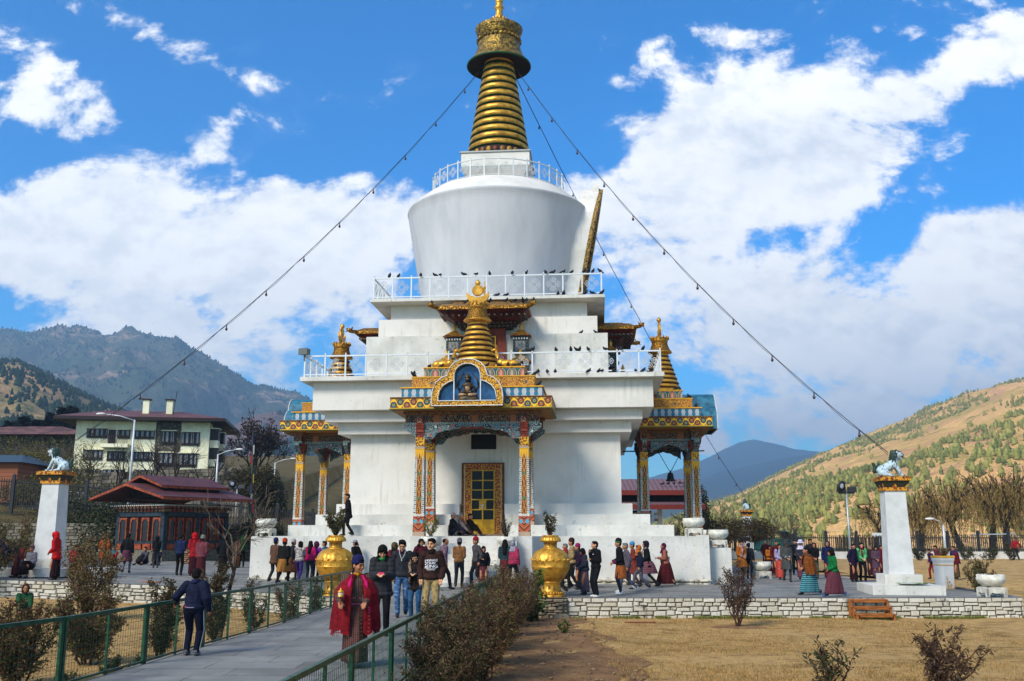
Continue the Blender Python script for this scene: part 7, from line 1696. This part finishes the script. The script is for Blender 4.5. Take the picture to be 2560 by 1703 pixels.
P(1553,1350,1487,-84,'stand','belly',('jacket','0f0f12'),('skirt','9a5424',.5,'1c2030'),[('short',),('beanie','16181a'),('band','1c6a34')],'person with a black and green knitted hat, black sweater and rust-orange knee robe',shoe=SHOEW,cuff='5c1c50')
P(1570,1356,1481,-86,'walkB','down',('jacket',('5c5660','h','4a444e',1.)),('trousers','4c5464'),[('short',HAIRG)],'person in a grey-mauve jacket and grey trousers striding behind the rust robe',shoe=SHOEW)
P(1586,1357,1463,-88,'step','belly',('poncho',('84382c','p','5c2420',1.3)),('skirt',('84382c','p','5c2420',1.3),.45,'4a3a34'),[('short',),('beanie','3c84b8')],'person with a light blue knitted hat and rust checked robe holding white papers')
P(1602,1362,1474,-95,'walk','down',('jacket','161c30'),('trousers','5a5660'),[('short',),('veil','b0601c')],'person with an orange neck scarf, navy jacket and grey trousers')
P(1621,1352,1468,-88,'walk','belly',('coat','0f1010'),('skirt',('5c3038','p','7c5460',1.2),.5,'2a2422'),[('short',),('hood','1e1620'),('scarf','a89a94')],'person in a dark hood and black jacket with pale neck scarf and checked robe',lean=5)
def bg_extra(t,S_): bag(t,S_,'red and white striped bag carried by the last walker on the right wall',-1)
P(1666,1357,1466,-90,'walk','phone',('jacket','9c5c4a'),('kira','4c1418'),[('veil','4a1030')],'person in a maroon headscarf, salmon jacket and long maroon skirt with a striped bag',lean=6,extra=bg_extra)
# --- on the terrace
P(857,1237,1340,-72,'step','belly',('coat','0e0d10'),('trousers','0e0d10'),[('short',)],'person in black standing on the terrace behind the left urn shrub, looking left',xy=loc2w(-5.2,-8.2)[:2],z=1.866,h=1.68)
P(0,0,0,78,'floor','knees',('jacket','121218'),('trousers','16182c'),[('short',HAIRG),('cap','b8a8a0')],'person in a black jacket and pale cap sitting on the ground left of the doorway',xy=loc2w(-1.0,-8.2)[:2],z=1.87,h=1.66,lean=4)
P(0,0,0,72,'floor','knees',('jacket','8c8078'),('trousers','2a2420'),[('short',HAIRG),('scarf','9a5020')],'grey-haired person with an orange scarf sitting in front of the doorway, middle of three',xy=loc2w(-.72,-7.75)[:2],z=1.87,h=1.66)
P(0,0,0,70,'floor','knees',('jacket','15120f'),('trousers','121014'),[('short',)],'dark-clothed person sitting nearest the door leaf, last of three',xy=loc2w(-.42,-7.35)[:2],z=1.87,h=1.64)
# --- plaza left
P(0,0,0,-92,'stand','belly',('coat','b01216'),('kira','24080f'),[('hood','c81418')],'person in a bright red hooded jacket standing in front of the left pillar',xy=(atY(137,1440,35.5)[0],35.5),h=1.66,fat=.5,lean=6,hp=14)
P(257,1338,1421,178,'stand','down',('gho','b0480f'),('none',),[('short',)],'person from behind in an orange robe with white cuffs',cuff='c8c4c8',socks='2a1c1c')
P(314,1334,1433,180,'step','down',('jacket','101214'),('skirt',('4c2434','p','6c3c50',1.),.5,'6c7078'),[('short',),],'person from behind in a black jacket, checked knee robe and grey stockings')
P(388,1341,1420,-160,'stand','belly',('jacket','0d0e10'),('trousers','34363c'),[('hood','101012')],'person in a black hooded jacket and grey trousers near the rubble pier')
P(446,1337,1439,178,'stand','belly',('jacket','1a2448'),('trousers','0e1016'),[('short',)],'person from behind in a navy jacket and black trousers in front of the small pavilion')
P(482,1333,1440,-150,'stand','belly',('coat','94141c'),('kira','3a1018'),[('hood','c01418')],'person in a red hooded coat behind the maroon quilted jacket')
P(500,1341,1452,175,'stand','belly',('puffer',('6c2430','puff',None,1.)),('kira','4a1820'),[('short',),('beanie','7c7c74')],'person in a maroon quilted jacket and grey beanie seen from behind',fat=.7)
P(555,1337,1437,170,'stand','down',('coat','0d0e12'),('kira','1c1014'),[('hood','0e0f14')],'person in a long black hooded coat with a pink scarf end, between pavilion and terrace')
P(603,1340,1419,-170,'stand','belly',('jacket','103c1c'),('trousers','101214'),[('hood','1a5c24')],'person in a green and black hooded jacket near the left end of the terrace')
P(590,1345,1420,150,'stand','down',('coat','5c4030'),('kira','6c4024'),[('short',)],'person in brown half hidden beside the green hood')
P(80,0,0,-70,'stand','knees',('jacket','1a1440'),('kira',('3a1a1e','p','5a2c30',1.)),[('hood','241a60')],'person in a dark purple jacket bending forward at the left, maroon checked skirt',xy=(-17.9,36.0),h=1.62,lean=62)
P(0,0,0,-20,'sit','belly',('jacket','a81a1a'),('trousers','1c1a20'),[('short',),('scarf','c0501c')],'person with an orange and red top sitting at the far left behind the olive bush',xy=(-19.6,37.2),h=1.66)
P(0,0,0,10,'sit','knees',('jacket','3c2c24'),('trousers','241f1e'),[('short',)],'seated person with dark trousers, middle of the bench behind the olive bush',xy=(-19.0,37.4),h=1.66)
P(0,0,0,0,'sit','knees',('jacket','6c1c1c'),('trousers','4c6c70'),[('short',)],'seated person with pale teal trousers behind the olive bush',xy=(-18.5,37.4),h=1.64)
P(0,0,0,-10,'sit','belly',('jacket','8c8890'),('kira','180c10'),[('short',),('beanie','6c5c5c')],'person in pale grey and dark skirt sitting on the plinth of the left pillar',xy=(-17.35,36.0),h=1.5)
P(0,0,0,25,'sit','belly',('coat','8c1420'),('trousers','15110f'),[('short',)],'person in a red coat sitting right of the left pillar and looking down',xy=(-16.15,36.9),h=1.64,hp=22,lean=14)
P(0,0,0,0,'floor','knees',('jacket','9c1a1c'),('kira','6c1418'),[('veil','2c6c74')],'person in red sitting on the ground behind the orange robe',xy=(-19.2,48),h=1.6)
P(0,0,0,-20,'floor','knees',('jacket','44424c'),('kira','1c1a22'),[('short',)],'person in grey sitting on the ground beside the rubble pier, left of two',xy=(-18.1,49.2),h=1.6)
P(0,0,0,10,'floor','knees',('jacket','241a2c'),('kira','1a1420'),[('bob',)],'person in dark purple sitting beside the rubble pier, right of two',xy=(-17.6,49.4),h=1.62)
# --- on the lawn at the left edge
P(0,0,0,60,'squat','knees',('jacket','1a1418'),('trousers','15131a'),[('short',),('beanie','5c1428')],'person in black with a maroon hat crouching at the left edge below the white wall',xy=(-16.1,30.2),z=-.38,h=1.66)
P(0,0,0,30,'squat','knees',('jacket','1c4a2c'),('trousers','1c1a18'),[('hood','4c342c')],'crouching person in green with a brown hood behind the big brown shrub',xy=(-13.6,28.0),z=-.45,h=1.6)
# --- plaza right
def cuffn(c): return c
P(1856,1352,1448,14,'step','belly',('gho',('b8701c','v','6c2c10',1.4)),('none',),[('short',),('beanie','1c1418'),('scarf','c8a0b0')],'person in an orange and brown striped robe at the right end of the terrace',socks='1a1616',cuff='6c8cb8',near=0)
P(1874,1358,1447,150,'stand','down',('jacket','1c2026'),('trousers','2a2e36'),[('short',)],'person in a dark jacket turned away beside the striped robe')
P(1915,1352,1417,5,'stand','down',('coat','4c1216'),('kira','3a0e14'),[('bald',)],'monk-like person in maroon and yellow near the teal shed')
P(1926,1366,1439,8,'stand','phone',('jacket','b86a14'),('kira','40141c'),[('bob',)],'small person in an orange-yellow jacket and dark maroon skirt')
P(1944,1352,1440,0,'stand','down',('coat','5c1420'),('kira','3c1018'),[('short',)],'person in maroon standing behind the lavender top')
P(1951,1360,1449,4,'step','belly',('jacket','9c94b4'),('kira','b8483c'),[('long',)],'person in a lavender top and coral-red long skirt walking toward us')
P(1969,1352,1455,2,'stepB','belly',('gho',('3a3c3c','v','4c4e4c',1.)),('none',),[('short',),('sunhat','3c3c40')],'person in a dark grey robe with white cuffs and a grey hat walking toward us',socks='4a3a2c',cuff='c8ccd4',fat=.5)
P(1990,1350,1437,-5,'stand','belly',('jacket','121318'),('trousers','101116'),[('short',)],'broad person in black behind the grey robe',fat=.8)
P(2006,1352,1449,-15,'stand','belly',('puffer',('1a1e30','puff',None,1.)),('kira',('4c2434','v','7c4450',2.)),[('veil','c8c0d4'),('sunhat','d0c8dc')],'person with a wide white sun hat, navy jacket and striped skirt')
P(2029,1348,1440,10,'stand','down',('jacket','26262c'),('trousers','1c1c20'),[('short',)],'tall person in dark grey behind the white sun hat')
P(2039,1358,1448,-8,'stand','belly',('jacket','101012'),('trousers',('5c5c44','camo','3a3c30')),[('hood','14141a')],'person in a black hooded jacket and camouflage trousers')
def br_extra(t,S_): obj('shawl',capemesh(S_,cloth('7c4418'),-14,14,.78,.3,.25,7,skew=.0,rag=.05),t)
P(2027,1366,1488,-80,'walk','belly',('blouse','5c3820'),('kira',('1c5460','h','5c98a0',1.)),[('bun',)],'person in an orange-brown shawl and teal horizontally striped skirt walking left',extra=br_extra,lean=7,fat=.4)
def cam2(t,S_):
    p=hold(t,S_,(-.02,-.3,1.0)); b=MB(); b.box(-.05,.05,-.03,.03,-.035,.035); b.smooth=True; b.lathe([(.028,0),(.03,.06),(.01,.061)],12,M=Matrix.Translation((0,-.03,0))@Matrix.Rotation(PI/2,4,'X')); tag(b.build('photo_camera',DARKM,None,p,t.rotation_euler.z),'small black camera held by the person in the green jacket','camera')
P(2089,1371,1492,-82,'walk','belly',('jacket','0e6a34'),('kira',('40141c','v','74404c',1.8)),[('bob',)],'person in a bright green jacket and dark red striped skirt walking left',lean=6,fat=.4,shoe=mat('blue_shoe',lin('1c4a7c'),.6),extra=cam2)
P(2074,1354,1450,-20,'stand','down',('coat','16204a'),('kira','5c141c'),[('hood','1a2050')],'person in a navy hooded coat behind the green jacket')
P(2136,1360,1455,30,'stand','down',('coat','1c1530'),('kira','2c0f14'),[('short',)],'person in dark purple mostly hidden behind the lime-green jacket')
P(2158,1357,1454,0,'stand','belly',('jacket','5cb070'),('trousers','1c0f18'),[('long',),('scarf','8c1420')],'person in a lime-green jacket with a red scarf and dark trousers',skin=SKINL)
P(2179,1372,1442,4,'stand','down',('coat','2c2024'),('kira','3a1c24'),[('short',HAIRG)],'grey-haired person beside the lime-green jacket')
P(2193,1368,1446,-2,'stand','belly',('gho',('3a2434','h','6c5060',1.4)),('kira',('3a2434','h','6c5060',1.2)),[('bob',)],'person in a dark purple woven dress just left of the tall right pillar')
P(2207,1366,1440,0,'stand','down',('coat','5c1018'),('kira','4c0f16'),[('short',)],'person in dark red partly behind the tall right pillar')
P(2272,1362,1405,0,'stand','down',('coat','8c1424'),('kira','5c1018'),[('short',)],'person in crimson peeking out right of the tall pillar',h=1.6)
P(2335,1376,1448,-80,'step','belly',('jacket','3c1c44'),('trousers','7c1c1c'),[('short',)],'child in dark purple leaning left beside the pedestal planter',h=1.25,lean=14)
P(2350,1364,1440,-85,'stand','belly',('jacket',('5c2038','p','7c3c50',1.)),('kira','4a2420'),[('short',)],'person in a purple checked top with a brown bag behind the pedestal planter',lean=12)
P(2392,1369,1448,-75,'stand','belly',('jacket','24306c'),('kira','54432f'),[('short',)],'person in blue with a maroon shawl and brown skirt right of the pedestal planter',extra=lambda t,S_:obj('shawl',capemesh(S_,cloth('5c1420'),-40,30,.85,.28,.22,9),t))
P(2542,1368,1400,-60,'step','swingA',('jacket','9c1c24'),('trousers','2a2430'),[('short',)],'distant person in red at the far right in front of the white wall',h=1.6)
# white stick
a=gnd(1386,1478); tag(tubeobj('walking_stick',[(a[0]+.05,a[1],.02),(a[0]-.12,a[1]+.02,.95)],.013,WPAINT,None,6),'white walking stick of the grey-haired person in navy beside the right urn','walking stick')
b=MB(); b.box(-21,-15.0,36.9,37.9,.2,.72); tag(b.build('stone_bench',WHITE_D),'low white ledge behind the left pillar where people sit','bench')
# ============================================================ pigeons
def pigeonmesh(v):
    b=MB(); b.smooth=True; u=.25 if v==0 else -.1
    b.ball((0,0,.1),(.065,.12,.06),10,7,Matrix.Rotation(R(-35 if v==0 else -8),3,'X')); b.ball((0,-.09,.2 if v==0 else .17),(.032,.038,.034),8,6); b.tube([(0,-.07,.14),(0,-.085,.19 if v==0 else .16)],[.045,.032],8)
    b.tube([(0,.08,.05 if v==0 else .09),(0,.2,.0 if v==0 else .08)],[.045,.02],6); b.tube([(0,-.12,.2 if v==0 else .17),(0,-.15,.19 if v==0 else .16)],[.01,.003],5)
    for s in (-1,1): b.ball((s*.05,.03,.1),(.022,.12,.045),8,6,Matrix.Rotation(R(-35 if v==0 else -8),3,'X')); b.tube([(s*.025,0,.05),(s*.025,-.01,.0)],.006,4)
    return b.mesh('pigeon',mat('pigeon_slate',two('1c1e26','0d0e12',9),.6))
PG=[pigeonmesh(0),pigeonmesh(1)]; prn=random.Random(5)
def pig(lx,ly,z,label,group,flip=None):
    w_=loc2w(lx,ly,z); o=obj('pigeon',PG[prn.random()<.35],None,w_,prn.choice((0,PI,1.2,-1.2,2.4,.5))+prn.uniform(-.3,.3),prn.uniform(.82,1.0)); tag(o,label,'pigeon',group)
def Lx(px,py,ly):
    d=ray(px,py); n=(sin(SA),cos(SA)); t=(ly+SC[0]*n[0]+SC[1]*n[1])/(d[0]*n[0]+d[1]*n[1]); X,Y=d[0]*t-SC[0],d[1]*t-SC[1]; return X*cos(SA)-Y*sin(SA)
for px in (974,997,1052,1087,1101,1159,1191,1224,1281,1316,1364,1383,1408,1430,1460,1471,1483,1500): pig(Lx(px,690,-5.14),-5.14,13.37,'dark pigeon perched on the top rail of the upper gallery','pigeons on the upper gallery rail')
for px in (1395,1409,1463,1480,1505,1266,1243): pig(Lx(px,728,-5.2),-5.2,12.36,'dark pigeon standing on the floor edge of the upper gallery','pigeons on the upper gallery floor')
for px in (1325,1332,1390,1427,1440,1449,1470,1513,1546,1552,1608): pig(Lx(px,865,-7.48),-7.48,9.39,'dark pigeon perched on the top rail of the lower gallery','pigeons on the lower gallery rail')
for px in (1345,1368,1388,1472,1497,1505,1536,1589,1608,1629,1035): pig(Lx(px,925,-7.56),-7.56,8.46,'dark pigeon standing on the slab edge of the lower gallery','pigeons on the lower gallery slab')
for px,py in ((1080,745),(1168,745),(1223,741),(1224,749),(1265,744),(1288,745),(1307,746),(1316,745),(1333,742)): pig(Lx(px,py,-6.6),-6.6,11.75 if 1100<px<1325 else 11.72,'dark pigeon perched on the gilded roof hood of the upper doorway','pigeons on the gilded roof hood')
for px,ly,z in ((1074,-8.9,8.51),(1103,-8.95,8.51),(1150,-9.0,8.51),(1218,-9.0,8.51),(1247,-9.0,8.51),(1270,-9.0,8.51),(1286,-8.9,8.51),(1299,-8.9,8.51),(1312,-9.1,8.07),(1034,-9.5,8.07),(1338,-9.5,8.07),(1347,-9.85,7.6)): pig(Lx(px,915,ly),ly,z,'dark pigeon perched on the stepped roof of the front portico','pigeons on the front portico roof')
for lx,ly,z in ((8.55,-1.8,8.51),(8.72,-1.7,8.51),(9.1,-2.2,8.07),(9.0,-1.9,8.07),(9.35,-2.6,7.6)): pig(lx,ly,z,'dark pigeon perched on the roof of the right side portico','pigeons on the right portico roof')
for px,py in ((1453,830),(1489,826)): pig(Lx(px,py,-5.1),-5.1,10.6,'dark pigeon on the ledge of the white upper tier','pigeons on the upper tier ledge')
a=atY(1690,1205,73)
for k in range(6): o=obj('pigeon',PG[1],None,(a[0]-1.2+k*.42,73-1.3,5.42+.02*k),prn.uniform(0,6),1.3); tag(o,'pigeon resting on the pinkish roof seen through the right portico','pigeon','pigeons on the shelter roof')
# ============================================================ strings of bulbs from the spire to the lion pillars
def cable(p0,p1,sag,nb,label,bn):
    t=thing('bulb_string',label,'cable',p0); A=Vector(p0); d=Vector(p1)-A; n=40; pts=[]
    for i in range(n+1): s=i/n; pts.append(d*s+Vector((0,0,-sag*4*s*(1-s))))
    b=MB(); b.smooth=True; b.tube(pts,.014,5); b.tube([p+Vector((.0,0,-.09*abs(sin(i*.9)))) for i,p in enumerate(pts)],.009,4); b.build('cord',DARKM,t)
    q=MB(); q.smooth=True; q.tube([(0,0,0),(0,0,-.12)],.022,6); q.ball((0,0,-.18),(.055,.055,.075),8,6); bm=q.mesh('bulb',mat('dark_red_bulb',lin('3a1c1c'),.25,spec=.6))
    for k in range(nb): s=(k+.7)/(nb+.3); obj('bulb',bm,t,d*s+Vector((0,0,-sag*4*s*(1-s)-.03)))
top=loc2w(-.6,-.5,26.15); 
cable(loc2w(-.75,-.3,26.1),(PLx+.2,37.3,4.75+gz(PLx,37.3)),1.3,11,'string of bulbs running from the spire down to the left snow lion','l')
cable(loc2w(.75,-.3,26.1),(PR[0]-.05,33.6,4.7),1.3,11,'string of bulbs running from the spire down to the right snow lion','r')
cable(loc2w(.7,.5,26.1),(19.25,81,4.9),1.2,9,'string of bulbs running behind the stupa to the distant right pillar','b')

# ============================================================ sky, sun, air, camera
w=bpy.data.worlds.new('World'); scene.world=w; w.use_nodes=True; nt=w.node_tree; S.nt=nt; nt.nodes.clear()
SUN_EL,SUN_AZ=R(38),R(-140)      # azimuth measured clockwise from +Y (view direction): behind-left
sky=nt.nodes.new('ShaderNodeTexSky'); sky.sky_type='NISHITA'; sky.sun_disc=False; sky.sun_elevation=SUN_EL; sky.sun_rotation=SUN_AZ; sky.altitude=2300; sky.dust_density=.3; sky.ozone_density=2.5; sky.air_density=1.0
SKYK=.12
def worldcol():
    g=ocoord('Generated'); x,y,z=sep(g)
    yy=smax(y,.06); u=x/yy; v=z/yy
    blobs=[ # centre px,py ; radii px ; rot deg ; weight
     (160,560,330,150,0,1.15),(330,450,160,90,0,1.0),(560,600,260,150,8,1.1),(760,620,250,170,5,1.1),(90,620,200,120,0,1),(500,740,420,120,0,1.0),(120,260,200,110,20,.95),(70,120,190,60,25,.7),(330,60,260,50,28,.55),(820,900,300,90,0,.8),(950,560,150,110,0,.9),
     (515,350,70,60,60,.55),(720,215,150,45,10,.5),(860,40,45,22,0,.5),(620,120,60,25,0,.42),(860,455,90,30,-15,.5),
     (1960,330,420,190,8,1.2),(1800,420,330,180,-8,1.1),(2160,250,260,140,10,1.0),(2420,170,260,90,-28,.9),(1500,100,60,40,0,.42),(1560,200,55,60,50,.5),(1640,150,50,70,40,.45),(1820,90,120,45,0,.6),(2480,680,240,190,-15,1.2),(1700,700,300,110,0,.75),(2050,660,230,90,-20,.85),(2000,820,560,120,0,.95),(1650,900,420,130,0,.85),(2300,950,420,150,0,1.0),(2450,800,240,90,0,1.1),(1950,1060,330,90,0,1.0),(1500,560,160,150,0,.8),(950,800,160,160,0,.6),(330,860,500,60,0,.75),(1850,500,420,120,-10,.9)]
    acc=None
    for (px,py,rx,ry,rt,wt) in blobs:
        d=ray(px,py); cu,cv=d[0]/d[1],d[2]/d[1]; k=d[1]; a=rx/FL/k; b_=ry/FL/k*1.0; t=R(-rt)
        du=u-cu; dv=v-cv
        p=(du*cos(t)+dv*sin(t))*(1/a); q=(dv*cos(t)-du*sin(t))*(1/b_)
        f=smax(1.-(p*p+q*q)*.62,0.)*wt
        acc=f if acc is None else smax(acc,f)+smin(acc,f)*.35
    cv3=comb(u*1.0,v*1.35,0.)
    n1=noise(cv3,6.,10,.62,dist=.3); n2=noise(cv3,17.,8,.65)
    field=acc*.84+(n1-.5)*3.0+(n2-.5)*1.1
    front=sstep(field,.3,.72)
    veil=sstep(n1+acc*.25,.55,.95)*.3
    n3=noise(vmul(g,(1,1,2.2)),2.6,8,.6); back=sstep(n3,.46,.6)
    isf=sstep(y,.05,.2)
    n1b=noise(comb(u+.012,v*1.35-.034,0.),6.,10,.62,dist=.3); n2b=noise(comb(u+.006,v*1.35-.014,0.),17.,8,.65)
    rel=sstep((n1b-n1)*2.2+(n2b-n2)*1.1+.5,.3,.85)
    mask=front*isf+back*(1.-isf)
    mask=smin(smax(mask,veil*isf),1.)
    low=sstep(z,.2,.0)*.35
    # thick parts shade towards grey-blue on the underside
    n4=noise(comb(u,v*1.35+.05,3.1),5.5,6,.55)
    sh=sstep(n4+(acc-.6)*.25,.56,1.0)
    cc=cmix(smin(sh*.45+rel*.45*isf,1.),(1.08,1.07,1.05),(.60,.66,.76)); 
    return mask,cc,low
mask,cc,low=worldcol()
skc=S.nt.nodes.new('ShaderNodeVectorMath'); skc.operation='MULTIPLY'; nt.links.new(hsv(sky.outputs[0],.5,1.45,1.0),skc.inputs[0]); skc.inputs[1].default_value=(.16,1.14,1.2); skc=skc.outputs[0]
bg1=nt.nodes.new('ShaderNodeBackground'); nt.links.new(skc,bg1.inputs[0]); bg1.inputs[1].default_value=SKYK
bg2=nt.nodes.new('ShaderNodeBackground'); nt.links.new(cc,bg2.inputs[0]); bg2.inputs[1].default_value=.74
mx=nt.nodes.new('ShaderNodeMixShader'); mm=smin(mask+low*(1.-mask),1.); nt.links.new(mm.k,mx.inputs[0]); nt.links.new(bg1.outputs[0],mx.inputs[1]); nt.links.new(bg2.outputs[0],mx.inputs[2])
out=nt.nodes.new('ShaderNodeOutputWorld'); nt.links.new(mx.outputs[0],out.inputs[0])
w.cycles.sampling_method='MANUAL'; w.cycles.sample_map_resolution=512
sl=bpy.data.lights.new('sun','SUN'); sl.energy=2.9; sl.angle=R(18); sl.color=(1,.93,.81)
so=bpy.data.objects.new('sun',sl); COL.objects.link(so)
sd=Vector((sin(SUN_AZ)*cos(SUN_EL),cos(SUN_AZ)*cos(SUN_EL),sin(SUN_EL)))
so.rotation_euler=sd.to_track_quat('Z','Y').to_euler()
cam=bpy.data.cameras.new('camera'); cam.sensor_width=36; cam.lens=FL/2560*36; cam.clip_end=30000; cam.clip_start=.1
co=bpy.data.objects.new('camera',cam); COL.objects.link(co); co.location=(0,0,EYE); co.rotation_euler=(PI/2+TH,0,0); scene.camera=co
scene.view_settings.view_transform='Standard'; scene.view_settings.look='None'; scene.view_settings.exposure=EXPO; scene.view_settings.gamma=1
c=scene.cycles; c.use_denoising=True; c.max_bounces=6; c.diffuse_bounces=3; c.glossy_bounces=3; c.transparent_max_bounces=8; c.volume_bounces=0; c.caustics_reflective=False; c.caustics_refractive=False
